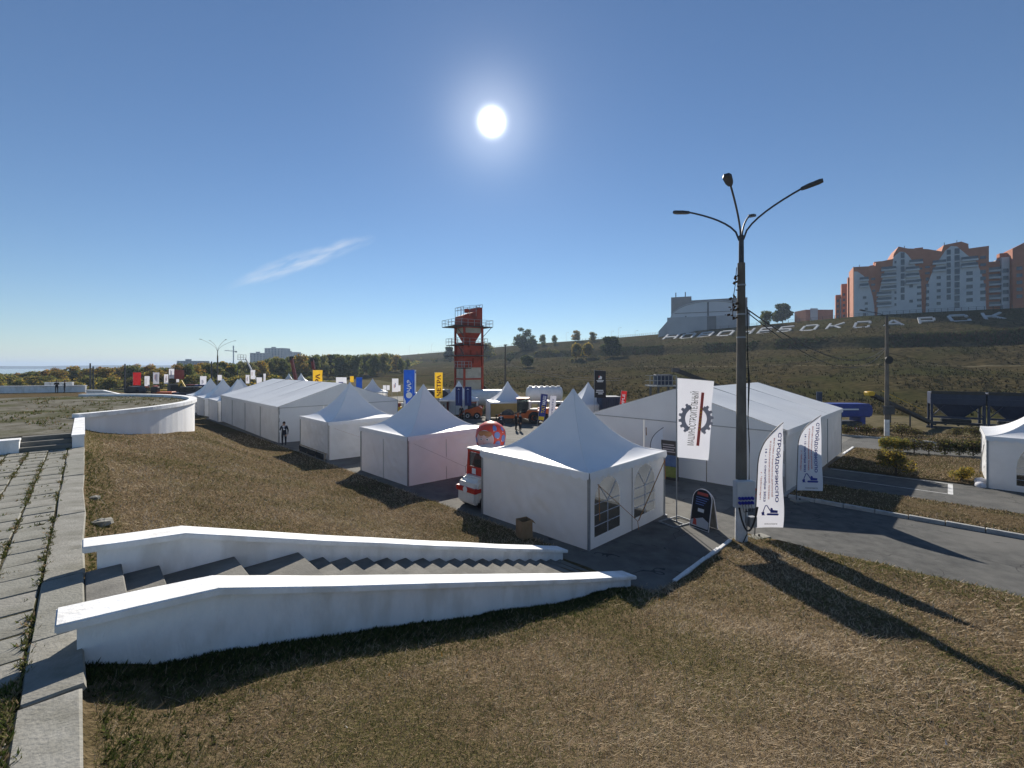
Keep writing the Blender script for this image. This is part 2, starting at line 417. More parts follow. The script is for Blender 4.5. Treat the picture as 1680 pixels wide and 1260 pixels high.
pmat('leaf_dark', (.026, .042, .018), (.052, .070, .030), .5, rough=.75, trans=.30, tcolor=(.075, .095, .03), spec=.04)
pmat('leaf_brown', (.06, .038, .024), (.105, .07, .042), 4, rough=.85, trans=.2, spec=.04)
pmat('doll_red', (.62, .055, .03), (.70, .08, .045), 3, rough=.4)
pmat('doll_blue', (.14, .22, .50), rough=.45)
pmat('doll_face', (.72, .50, .47), rough=.45)
pmat('doll_hair', (.45, .19, .07), rough=.5)
pmat('letter_white', (.40, .41, .43), (.50, .51, .52), .3, rough=.8)
pmat('road_paint', (.55, .55, .54), (.72, .72, .71), 6, rough=.85, c3=(.3, .3, .29), scale3=2, f3=.6)
pmat('cream_cloth', (.60, .46, .20), (.68, .53, .26), 2, rough=.8)
pmat('poster_dark', (.02, .022, .03), rough=.4)
pmat('poster_green', (.10, .16, .03), (.2, .22, .06), 6, rough=.4)
pmat('poster_blue', (.03, .08, .2), (.06, .14, .3), 6, rough=.4)
pmat('lens_grey', (.45, .46, .45), rough=.3)
def clear_mat(name, tint, fac):
    m = bpy.data.materials.new(name); m.use_nodes = True; MAT[name] = m
    N, L = m.node_tree.nodes, m.node_tree.links; N.clear()
    out = N.new('ShaderNodeOutputMaterial'); t = N.new('ShaderNodeBsdfTransparent'); g = N.new('ShaderNodeBsdfPrincipled')
    nz = N.new('ShaderNodeTexNoise'); nz.inputs['Scale'].default_value = 1.6
    bp = N.new('ShaderNodeBump'); bp.inputs['Strength'].default_value = .25; bp.inputs['Distance'].default_value = .05
    L.new(nz.outputs['Fac'], bp.inputs['Height']); L.new(bp.outputs[0], g.inputs['Normal'])
    t.inputs[0].default_value = (*tint, 1); g.inputs['Base Color'].default_value = (.12, .12, .12, 1); g.inputs['Roughness'].default_value = .08
    mx = N.new('ShaderNodeMixShader'); mx.inputs[0].default_value = fac
    L.new(t.outputs[0], mx.inputs[1]); L.new(g.outputs[0], mx.inputs[2]); L.new(mx.outputs[0], out.inputs['Surface'])
    return m
clear_mat('clear_pvc', (.36, .40, .45), .30)
clear_mat('cab_glass', (.5, .55, .55), .35)

# ------------------------------------------------------------------ lettering
def text_mesh(s, bold=0.0, extrude=0.0):
    """outline text as a mesh; the letter Э is drawn as an open O with its own cross bar"""
    if 'Э' not in s: return raw_text(s, bold, extrude)
    i = s.index('Э'); me = raw_text(s.replace('Э', '\u0186'), bold, extrude)
    def ext(q):
        m = raw_text(q, bold); xs = [v.co.x for v in m.vertices]; r = max(xs) if xs else 0; bpy.data.meshes.remove(m); return r
    x1 = ext(s[:i] + '\u0186'); m = raw_text('\u0186', bold); xs = [v.co.x for v in m.vertices]; ys = [v.co.y for v in m.vertices]
    w = max(xs) - min(xs); ym = (min(ys) + max(ys)) / 2; bpy.data.meshes.remove(m)
    bm = bmesh.new(); bm.from_mesh(me); th = .055 + bold
    q = [bm.verts.new(p) for p in ((x1 - w * .78, ym - th, .0006), (x1 - w * .06, ym - th, .0006), (x1 - w * .06, ym + th, .0006), (x1 - w * .78, ym + th, .0006))]
    bm.faces.new(q); bm.to_mesh(me); bm.free(); return me
def raw_text(s, bold=0.0, extrude=0.0):
    cu = bpy.data.curves.new('lettering', 'FONT'); cu.body = s; cu.size = 1.0
    cu.align_x = 'LEFT'; cu.resolution_u = 3; cu.offset = bold; cu.extrude = extrude
    o = bpy.data.objects.new('lettering', cu); COL.objects.link(o)
    dg = bpy.context.evaluated_depsgraph_get(); dg.update()
    me = bpy.data.meshes.new_from_object(o.evaluated_get(dg), depsgraph=dg)
    bpy.data.objects.remove(o); bpy.data.curves.remove(cu)
    return me
def lettering(parent, s, mat, length, height, cx, cz, turn=0, y=-.012, bold=.012, wave=None, name='lettering', side=-1):
    """flat print on a local XZ panel that faces -Y; turn: 0 level, 1 reads upwards, -1 reads downwards"""
    me = text_mesh(s, bold)
    n = len(me.vertices); co = np.zeros(n * 3, dtype=np.float32); me.vertices.foreach_get('co', co); co = co.reshape(-1, 3)
    mn, mx = co.min(0), co.max(0)
    a = (co[:, 0] - (mn[0] + mx[0]) / 2) * (length / max(mx[0] - mn[0], 1e-6))
    b = (co[:, 1] - (mn[1] + mx[1]) / 2) * (height / max(mx[1] - mn[1], 1e-6))
    if turn == 1: x, z = -b, a
    elif turn == -1: x, z = b, -a
    else: x, z = a, b
    x = x + cx; z = z + cz
    yy = np.full(n, y)
    if wave: yy = yy + np.array([wave(p, q) for p, q in zip(x, z)])
    me.vertices.foreach_set('co', np.stack([x, yy, z], 1).astype(np.float32).ravel()); me.update()
    me.materials.clear(); me.materials.append(mat)
    return link(name, me, parent)

# ================================================================== GROUND
def ground_mesh():
    az = np.radians(np.concatenate([np.arange(-110, -60, 5), np.arange(-60, 62, 2), np.arange(65, 115, 5)]))
    fr = np.array([0, .004, .008, .014, .02, .03, .045, .07, .1, .16, .25, .4, .6, .8, 1.0])
    V = []
    for a in az:
        d = math.degrees(a)
        R = lerp(330, 2600, sstep(d, -37.5, -33))
        rmin = 2.0
        for t in fr:
            r = rmin + (R - rmin) * t if R < 400 else rmin + (R - rmin) * (t ** 1.25)
            x, y = r * math.sin(a), r * math.cos(a)
            V.append((x, y, G(x, y) - .06 - (.6 if r < 40 else 0)))
    V = np.array(V); n = len(fr); F = []
    for i in range(len(az) - 1):
        for k in range(n - 1):
            F.append((i * n + k, (i + 1) * n + k, (i + 1) * n + k + 1, i * n + k + 1))
    return np_mesh('ground', V, np.array(F), MAT['ground_field'])
struct(link('ground', ground_mesh()))

def disc_mesh(name, R, z, m, n=64):
    b = MB(); vs = [(R * math.cos(2 * math.pi * k / n), R * math.sin(2 * math.pi * k / n), z) for k in range(n)]
    b._add(vs, [tuple(range(n))]); return b.mesh(name, m)
struct(link('river', disc_mesh('river', 9000, -9.0, MAT['water'])))
b = MB()
for i in range(60):
    a0, a1 = math.radians(-75 + i * 1.2), math.radians(-75 + (i + 1) * 1.2)
    h0, h1 = [14 + 10 * mnoise.noise((a * 9, 3.1, 0)) + 5 * mnoise.noise((a * 40, 1.1, 0)) for a in (a0, a1)]
    p = [(4800 * math.sin(a0), 4800 * math.cos(a0)), (4800 * math.sin(a1), 4800 * math.cos(a1))]
    q = [(5600 * math.sin(a0), 5600 * math.cos(a0)), (5600 * math.sin(a1), 5600 * math.cos(a1))]
    b._add([(*p[0], -9.5), (*p[1], -9.5), (*p[1], h1), (*p[0], h0), (*q[0], h0 * .6), (*q[1], h1 * .6)], [(0, 1, 2, 3), (3, 2, 5, 4)])
struct(b.build('far_shore_hills', MAT['far_wood']))

# asphalt of the show ground, two tones: dusty lot, darker roadway
def uv_sheet(name, u0, u1, v0, v1, nu, nv, mat, dz):
    b = MB()
    def fn(i, j):
        x, y = uv(lerp(u0, u1, i), lerp(v0, v1, j)); return (x, y, G(x, y) + dz)
    b.grid(fn, nu, nv); return struct(b.build(name, mat))
uv_sheet('asphalt_lot', 4.2, 92, 9.3, 62, 44, 26, MAT['asphalt_dusty'], 0.0)
uv_sheet('road', -70, 6.4, 13.0, 60, 38, 24, MAT['asphalt'], 0.006)

# --- bank and lawns: one height field in (u, v)
L_PTS = [(-.05, 2.93), (.5, 2.68), (1.74, 2.35), (4, 1.67), (6.9, .78), (9.6, .10), (10.3, -.06), (11, -.22), (20, -.6)]
R_PTS = [(-.05, 2.93), (.5, 2.70), (1.74, 2.42), (4, 1.85), (7, 1.12), (10, .62), (13, .30), (15.4, .13), (16.3, .06), (16.65, -.12), (18, -.4)]
L2_PTS = [(-.05, 2.93), (.5, 2.68), (1.74, 2.3), (4, 1.5), (6, .78), (7.5, .36), (8.5, .18), (9.6, .09), (10.55, .04), (10.8, -.08), (11.1, -.22), (20, -.6)]
CREST = [(-60, 1.0), (47, 1.0), (52, .60), (108, .58), (130, .05), (200, 0)]
def bank_z(u, v):
    x, y = uv(u, v)
    t = sstep(u, 1.0, 5.1)
    zl_ = lerp(interp(v, L_PTS), interp(v, L2_PTS), sstep(u, 8.1, 8.9))
    if v > 9.6 and u < 5.03: zl_ = max(zl_, .06 if v < 16.2 else -.3)
    z = lerp(interp(v, R_PTS), zl_, t)
    if u > 22: z += .45 * sstep(u, 22, 27) * math.exp(-((v - 4.5) / 2.0) ** 2)
    c = interp(u, CREST)
    if z > 0: z *= c
    z += G(x, y) * sstep(v, 5, 9.5)
    if v > .3 and z > -.05:
        z += .05 * mnoise.noise((x * .7, y * .7, 0)) + .025 * mnoise.noise((x * 2.3, y * 2.3, 4))
    return z
us = np.concatenate([np.arange(-40, -6, 2.0), np.arange(-6, 24, .3), np.arange(24, 60, 1.0), np.arange(60, 132, 3.0)])
us = np.unique(np.round(np.concatenate([us, [4.98, 5.02, 5.05]]), 3))
vs_ = np.concatenate([np.array([-30, -18, -10, -6, -3, -1.2, -.5, -.06]), np.arange(.02, 18.2, .26)])
V = []
for u in us:
    for v in vs_:
        x, y = uv(u, v)
        if v < -.03: z = 2.97 * interp(u, CREST) if u < 47 else 3.02 * interp(u, CREST)
        else: z = bank_z(u, v)
        V.append((x, y, z))
n = len(vs_); F = [(i * n + k, (i + 1) * n + k, (i + 1) * n + k + 1, i * n + k + 1) for i in range(len(us) - 1) for k in range(n - 1)]
struct(link('lawn_bank', np_mesh('lawn_bank', np.array(V), np.array(F), MAT['lawn'], smooth=True)))

# --- grass strips beyond the near road, with kerbs
def strip(name, poly, dz, mat):
    """flat turf bed following the ground, given as quads in (u, v)"""
    b = MB()
    (u0, u1, v0, v1) = poly
    nu, nv = max(2, int((u1 - u0) / .5)), max(2, int((v1 - v0) / .5))
    def fn(i, j):
        u, v = lerp(u0, u1, i), lerp(v0, v1, j); x, y = uv(u, v)
        e = min(u - u0, u1 - u, v - v0, v1 - v)
        return (x, y, G(x, y) + dz + .05 * sstep(e, 0, 1.0) + (.03 * mnoise.noise((x, y, 0)) if e > .2 else 0))
    b.grid(fn, nu, nv)
    b.grid(lambda i, j: (*uv(lerp(u0, u1, i), v0), G(*uv(lerp(u0, u1, i), v0)) + dz * j - .02 * (1 - j)), nu, 1)
    return struct(b.build(name, mat, smooth=True))
strip('grass_strip', (-40, 5.15, 22.75, 26.4), .10, MAT['lawn'])
strip('grass_verge', (-40, 5.2, 32.3, 43.0), .07, MAT['lawn'])
strip('grass_border', (-40, 9, 52.0, 62.0), .06, MAT['lawn'])
strip('rough_grass', (-60, 30, 62.5, 100), .05, MAT['ground_field'])

def kerb_run(name, a, b_, step, w, h, mat, zf, label_kind='kerb'):
    """a row of kerb stones; each stone a part of the kerb"""
    root = bpy.data.objects.new(name, None); COL.objects.link(root); struct(root)
    a, b_ = Vector(a), Vector(b_); L = (b_ - a).length; n = max(1, int(round(L / step))); d = (b_ - a) / n
    me = MB().box(-d.length / 2 + .012, d.length / 2 - .012, -w / 2, w / 2, -.18, h).mesh('kerb_stone', mat)
    bm = bmesh.new(); bm.from_mesh(me); bmesh.ops.bevel(bm, geom=bm.edges[:], offset=.015, segments=1, affect='EDGES'); bm.to_mesh(me); bm.free()
    for i in range(n):
        c = a + d * (i + .5); x, y = uv(*c)
        o = link('kerb_stone', me, root, (x, y, zf(x, y, c) + random.uniform(-.012, .012)), math.atan2(UY * d.x + VY * d.y, UX * d.x + VX * d.y) + random.uniform(-.012, .012))
    return root
gz = lambda x, y, c: G(x, y)
kerb_run('kerb_white', (5.02, 10.9), (5.02, 15.0), 1.0, .12, .10, MAT['kerb_white'], gz)
kerb_run('kerb', (-30, 22.62), (5.1, 22.62), 1.0, .17, .15, MAT['kerb_stone'], gz)
kerb_run('kerb', (5.25, 26.5), (5.25, 22.7), 1.0, .17, .14, MAT['kerb_stone'], gz)
kerb_run('kerb_far', (5.3, 43.1), (5.3, 38.6), 1.0, .16, .12, MAT['kerb_white'], gz)
kerb_run('kerb_far', (-28, 52.0), (9, 52.0), 1.5, .2, .16, MAT['kerb_stone'], gz)

# painted bay on the path behind the strip
def paint(name, u0, u1, v0, v1):
    b = MB(); n = max(1, int(max(u1 - u0, v1 - v0)))
    b.grid(lambda i, j: (*uv(lerp(u0, u1, i), lerp(v0, v1, j)), G(*uv(lerp(u0, u1, i), lerp(v0, v1, j))) + .011), n, n)
    o = b.build(name, MAT['road_paint']); return struct(o)
paint('road_marking', -.15, 5, 31.85, 31.95)
paint('road_marking', .05, 5, 28.95, 29.03)
paint('road_marking', -.15, .03, 28.95, 31.83)

# --- hillside
TOP = [(330, 120, 31), (211, 178, 30), (168, 208, 30), (109, 318, 29.7), (80, 370, 29.7), (13, 455, 29), (-60, 560, 27), (-178, 700, 24), (-395, 1000, 20), (-900, 1800, 18)]
FOOT = [(170, 5, -1.2), (92, 50, -1.6), (54, 64, -1.9), (34, 82, -2.0), (8, 107, -2.0), (-22, 132, -2.0), (-68, 187, -2.0), (-158, 302, -2.0), (-420, 800, -2.0), (-950, 1500, -2)]
PROF = [(0, 0), (.08, .035), (.42, .24), (.44, .246), (.62, .44), (.655, .452), (.69, .60), (.73, .617), (1, 1.0)]
def hill_pt(t, s, bumps=True):
    """t along the hill 0..9, s up the hill 0..1 (and a little beyond: plateau)"""
    i = int(clampf(math.floor(t), 0, 8)); f = t - i
    def cr(P):
        p0, p1, p2, p3 = [Vector(P[clampf_i(i + k, 0, 9)]) for k in (-1, 0, 1, 2)]
        return p1.lerp(p2, f) * .55 + (.5 * ((2 * p1) + (-p0 + p2) * f + (2 * p0 - 5 * p1 + 4 * p2 - p3) * f * f + (-p0 + 3 * p1 - 3 * p2 + p3) * f ** 3)) * .45
    a, c = cr(FOOT), cr(TOP)
    if s <= 1:
        p = a.lerp(c, s); p.z = lerp(a.z, c.z, interp(s, PROF))
    else:
        d = c - a; d.z = 0; p = c + d.normalized() * (s - 1) * 400; p.z = c.z + .4 * min(1, (s - 1) * 40)
    if bumps and 0.02 < s < .99:
        k = 1.0 if s < .7 else .5
        p.z += k * (.7 * mnoise.noise((p.x * .05, p.y * .05, 0)) + .30 * mnoise.noise((p.x * .21, p.y * .21, 1)) + .14 * mnoise.noise((p.x * .7, p.y * .7, 2)))
    return p
def clampf_i(x, a, b): return max(a, min(b, x))
ts = np.concatenate([np.arange(0, 1, .05), np.arange(1, 5, .012), np.arange(5, 7, .02), np.arange(7, 9.001, .05)])
ss = np.concatenate([np.arange(0, 1.0, .0085), np.array([1.0, 1.02, 1.1, 1.3, 1.8])])
V = np.array([tuple(hill_pt(t, s)) for t in ts for s in ss]); n = len(ss)
F = np.array([(i * n + k, (i + 1) * n + k, (i + 1) * n + k + 1, i * n + k + 1) for i in range(len(ts) - 1) for k in range(n - 1)])
mi = np.array([1 if (.425 < ss[k] < .437 or .635 < ss[k] < .645) else 0 for i in range(len(ts) - 1) for k in range(n - 1)])
HILL = np_mesh('hillside', V, F, [MAT['hill_grass'], MAT['hill_path']], mi, smooth=True)
struct(link('hillside', HILL))
from mathutils.bvhtree import BVHTree
HILL_BVH = BVHTree.FromPolygons([tuple(p) for p in V], [tuple(int(q) for q in f) for f in F])
def on_hill(px, py):
    d = Vector(((px - 840) / F_PX, 1.0, (HZ - py) / F_PX)).normalized()
    h = HILL_BVH.ray_cast(Vector((0, 0, EYE)), d)
    return h[0], h[1]
def hill_z(x, y):
    h = HILL_BVH.ray_cast(Vector((x, y, 300)), Vector((0, 0, -1)))
    return h[0].z if h[0] is not None else G(x, y)

# tussocks on the hillside
def tufts(name, pts, size, mats, probs, n_bl=3):
    """pts (n,3): bundles of bent blades"""
    n = len(pts); k = n * n_bl
    base = np.repeat(pts, n_bl, 0)
    sz = np.repeat(size, n_bl) if hasattr(size, '__len__') else np.full(k, size)
    ang = RNG.uniform(0, 2 * np.pi, k); lean = RNG.uniform(.25, 1.1, k) * sz; h = sz * RNG.uniform(.5, 1.1, k); w = sz * RNG.uniform(.12, .3, k)
    d = np.stack([np.cos(ang), np.sin(ang), np.zeros(k)], 1); p = np.stack([-np.sin(ang), np.cos(ang), np.zeros(k)], 1)
    off = RNG.normal(0, .25, (k, 3)) * sz[:, None]; off[:, 2] = -.05 * sz
    a = base + off - p * w[:, None]; b_ = base + off + p * w[:, None]
    c = base + off + d * lean[:, None]; c[:, 2] += h
    V = np.stack([a, b_, c], 1).reshape(-1, 3); F = np.arange(k * 3).reshape(-1, 3)
    mi = RNG.choice(len(mats), k, p=probs)
    return struct(link(name, np_mesh(name, V, F, mats, mi)), 'stuff')
tt = RNG.uniform(1.0, 5.2, 26000); sv = RNG.uniform(0.02, .985, 26000)
P = []
for t, s in zip(tt, sv):
    p = hill_pt(t, s)
    if mnoise.noise((p.x * .06, p.y * .06, 7)) + RNG.uniform(-.35, .5) > -.05: P.append(tuple(p))
P = np.array(P)
o = tufts('hill_tussocks', P, RNG.uniform(.25, .75, len(P)), [MAT['hill_grass'], MAT['tuss_tan'], MAT['tuss_olive']], [.5, .22, .28])
# scrub on the steep bank
tt = RNG.uniform(1.0, 5.2, 9000); P = np.array([tuple(hill_pt(t, s)) for t, s in zip(tt, RNG.uniform(.655, .70, 9000))])
keep = np.array([mnoise.noise((p[0] * .05, p[1] * .05, 2)) > -.15 for p in P]); P = P[keep]
tufts('bank_scrub', P, RNG.uniform(.5, 1.4, len(P)), [MAT['leaf_dark'], MAT['leaf_brown'], MAT['tuss_olive']], [.5, .3, .2])

# ================================================================== PROMENADE
WALK_Z = 3.05
walk = bpy.data.objects.new('walkway', None); COL.objects.link(walk); struct(walk)
b = MB(); b.grid(lambda i, j: (*uv(lerp(-6, 20.4, i), lerp(-7, -.02, j)), WALK_Z - .012), 30, 8)
b.build('joint_bed', MAT['bed_soil'], walk)
slab_me = {}
def slab_mesh(lu, lv, m, k):
    key = (round(lu, 3), round(lv, 3), m, k)
    if key not in slab_me:
        me = MB().box(-lv / 2, lv / 2, -lu / 2, lu / 2, -.07, 0).mesh('paving_slab', MAT[m])
        bm = bmesh.new(); bm.from_mesh(me)
        bmesh.ops.bevel(bm, geom=bm.edges[:], offset=.014, segments=1, affect='EDGES')
        rr = random.Random(k)
        for vv in bm.verts: vv.co += Vector((rr.uniform(-.012, .012), rr.uniform(-.012, .012), rr.uniform(-.003, .003)))
        bm.to_mesh(me); bm.free(); slab_me[key] = me
    return slab_me[key]
def lay(name, uc, vc, lu, lv, m, z, tilt=.008):
    x, y = uv(uc, vc)
    o = link(name, slab_mesh(lu, lv, m, random.randint(0, 5)), walk, (x, y, z + random.uniform(-.008, .006)), ROT_V + random.uniform(-.012, .012))
    o.rotation_euler = (random.uniform(-tilt, tilt), random.uniform(-tilt, tilt), o.rotation_euler.z)
u = 1.2
while u < 20.1:
    ln = random.choice([1.1, 1.65, 2.2])
    lay('border_slab', u + ln / 2, -.185, ln - .008, .365, 'slab_pale' if random.random() < .8 else 'slab', WALK_Z + .010, .003)
    u += ln
for c in range(8):
    u = 1.2 + random.uniform(0, .3)
    vc = -.385 - .205 - c * .425
    umin = 1.2 + c * 1.2
    while u < 20.0:
        if u > umin: lay('paving_slab', u + .28, vc, .548, .405, random.choice(['slab', 'slab', 'slab_pale']), WALK_Z)
        u += .56
# weeds in the joints
pts = []
for c in range(7):
    for i in range(360):
        u = random.uniform(1.2, 20); v = -.38 - c * .425 + random.gauss(0, .02)
        if mnoise.noise((u * .9, c * 3.7, 0)) > -.02 and u > 1.2 + c * 1.1:
            for _ in range(3): pts.append((*uv(u + random.gauss(0, .05), v + random.gauss(0, .02)), WALK_Z - .01))
for i in range(1800):
    u = 1.2 + .56 * random.randint(0, 33) + random.gauss(0, .012); v = -random.uniform(.43, 3.2)
    if mnoise.noise((u * 1.7, v * 2.1, 5)) > -.02: pts.append((*uv(u, v), WALK_Z - .01))
for i in range(1500):
    u = random.uniform(1.2, 5.5); v = -.39 - abs(random.gauss(0, .08)); pts.append((*uv(u, v), WALK_Z - .01))
tufts('joint_weeds', np.array(pts), RNG.uniform(.025, .065, len(pts)), [MAT['weed_green'], MAT['grass_olive'], MAT['grass_tan']], [.3, .45, .25], 4)

# steps from the walkway down to the show ground
V_E = [.0, .36, .76, 1.68, 2.63]; Z_E = [3.03, 2.88, 2.72, 2.50, 2.29]
while V_E[-1] < 10.0:
    V_E.append(V_E[-1] + .42); Z_E.append(Z_E[-1] - .134)
stairs = bpy.data.objects.new('staircase', None); COL.objects.link(stairs); tag(stairs, 'concrete staircase between two white parapets going down to the tents', 'staircase')
for i in range(len(V_E) - 1):
    z = Z_E[i]
    if z < .03: break
    me = MB().box(V_E[i] + .004, V_E[i + 1], 5.97, 7.90, z - .55, z).mesh('step', MAT['step_stone'])
    bm = bmesh.new(); bm.from_mesh(me); bmesh.ops.bevel(bm, geom=bm.edges[:], offset=.012, segments=1, affect='EDGES'); bm.to_mesh(me); bm.free()
    o = link('step', me, stairs); o.rotation_euler = (0, 0, ROT_V)

def parapet(label, u0, u1, s0, ends):
    """white wall with a broad coping beside the stairs; local x = v, local y = u"""
    t = thing('stair_parapet', label, 'wall', (0, 0, 0), ROT_V, 'white parapets beside the stairs')
    top = [(s0, 3.385), (1.05, 3.285), (3.1, 2.585), (7.6, 1.11), (10.0, .36)]
    um = (u0 + u1) / 2
    # body
    poly = [(s0 + .14, 2.2), (s0 + .14, top[0][1] - .08)] + [(a, z - .08) for a, z in top[1:-1]] + [(9.9, top[-1][1] - .08), (9.9, -.3), (6, -.3), (3.5, 1.0)]
    MB().prism(poly, u0 + .1, u1 - .1, 'XZ').build('wall_body', MAT['white_paint'], t)
    # coping in lengths, each a piece
    cuts = [s0, .4, 1.05, 1.6, 2.3, 3.1, 4.2, 5.3, 6.4, 7.6, 8.8, 10.02]
    mb = MB(); vs = []
    for a in cuts:
        za = interp(a, top) + random.uniform(-.006, .006); j0, j1 = random.uniform(-.007, .007), random.uniform(-.007, .007)
        vs += [(a, u0 + j0, za - .085), (a, u1 + j1, za - .085), (a, u1 + j1, za), (a, u0 + j0, za)]
    n = len(cuts); fs = [(3, 2, 1, 0), tuple((n - 1) * 4 + q for q in range(4))]
    for i in range(n - 1):
        for q in range(4): fs.append((i * 4 + q, i * 4 + (q + 1) % 4, (i + 1) * 4 + (q + 1) % 4, (i + 1) * 4 + q))
    mb._add(vs, fs); me = mb.mesh('coping', MAT['white_paint'])
    bm = bmesh.new(); bm.from_mesh(me); bmesh.ops.bevel(bm, geom=[e for e in bm.edges if e.calc_face_angle(0) > .9], offset=.012, segments=2, affect='EDGES'); bm.to_mesh(me); bm.free()
    link('coping', me, t)
    return t
parapet('white stair parapet with sloping coping on the lawn side of the steps', 5.60, 6.02, -.19, 0)
parapet('white stair parapet beyond the steps, ending beside the cardboard box', 7.80, 8.22, -.02, 0)

# upper terrace with three steps and its curved white wall
TER_Z = 3.45
RC, RV, RR = 36.6, -6.0, 11.15
a0 = math.atan2(5.7, 27 - RC); a1 = math.atan2(5.8, 46.2 - RC)
arc = [(RC + RR * math.cos(a), RV + RR * math.sin(a)) for a in np.linspace(a0, a1, 41)]
b = MB()
poly = [(21.1, -14), (21.1, 0)] + arc + [(47.5, -1), (47.5, -14)]
b.prism([uv(*p) for p in poly], 1.5, TER_Z, 'XY')
struct(b.build('terrace', MAT['terrace_earth']))
pts = []
for i in range(5200):
    u, v = random.uniform(21.3, 46), random.uniform(-12, 4.6)
    if (v > -.4) and ((u - RC) ** 2 + (v - RV) ** 2) > (RR - .4) ** 2: continue
    q = mnoise.noise((u * .25, v * .8, 3)) + .5 * mnoise.noise((u * 1.2, v * 2.5, 6))
    if q > .02: pts.append((*uv(u, v), TER_Z))
tufts('terrace_weeds', np.array(pts), RNG.uniform(.05, .14, len(pts)), [MAT['grass_olive'], MAT['grass_tan'], MAT['weed_green']], [.5, .3, .2], 3)
lw = bpy.data.objects.new('terrace_steps', None); COL.objects.link(lw); tag(lw, 'three low shaded concrete steps up to the terrace between white blocks', 'steps')
for i in range(3):
    o = MB().box(-1.42, -.30, 20.15 + i * .32, 20.15 + (i + 1) * .32 + (.02 if i < 2 else 0), 2.9 - i * .001, WALK_Z + .133 * (i + 1) - .004).build('step', MAT['step_stone'], lw)
    o.rotation_euler = (0, 0, ROT_V)
def white_block(label, u0, u1, v0, v1, z0, z1, cap=.0):
    o = thing('low_white_wall', label, 'wall', (0, 0, 0), ROT_V, 'low white walls of the terrace')
    MB().box(v0, v1, u0, u1, z0, z1 - .06).build('wall_body', MAT['white_paint'], o)
    MB().box(v0 - .015, v1 + .015, u0 - .015, u1 + .015, z1 - .06, z1).build('coping_stone', MAT['white_paint'], o)
    return o
white_block('low white block wall beside the terrace steps, along the grass bank', 20.1, 27.1, -.285, .0, 2.5, 3.47)
white_block('low white wall on the far side of the three terrace steps', 20.1, 20.55, -5.5, -1.43, 2.8, 3.46)

ring = thing('curved_terrace_wall', 'curved white wall round the terrace with a wide coping', 'wall')
def ring_wall(root, arcpts, inner, outer, z0s, z1, nseg, coping, mat='white_wall_streak'):
    n = len(arcpts) - 1
    c = Vector((RC, RV))
    step = max(1, n // nseg)
    for k in range(0, n, step):
        e = min(k + step, n)
        mb = MB(); rows = []
        for i in range(k, e + 1):
            p = Vector(arcpts[i]); d = (p - c).normalized()
            pi_, po = p - d * inner, p + d * outer
            zb = z0s(p)
            rows.append([(*uv(*pi_), zb), (*uv(*po), zb), (*uv(*po), z1), (*uv(*pi_), z1)])
        vs = [q for r in rows for q in r]; fs = []
        for i in range(len(rows) - 1):
            for j in range(4): fs.append((i * 4 + j, i * 4 + (j + 1) % 4, (i + 1) * 4 + (j + 1) % 4, (i + 1) * 4 + j))
        fs += [(3, 2, 1, 0), tuple((len(rows) - 1) * 4 + j for j in range(4))]
        mb._add(vs, fs); mb.build(coping, MAT[mat], root)
ring_wall(ring, arc, .06, .14, lambda p: 1.2, 3.42, 8, 'wall_panel')
ring_wall(ring, arc, .16, .26, lambda p: 3.425, 3.62, 8, 'coping_stone', 'white_paint')

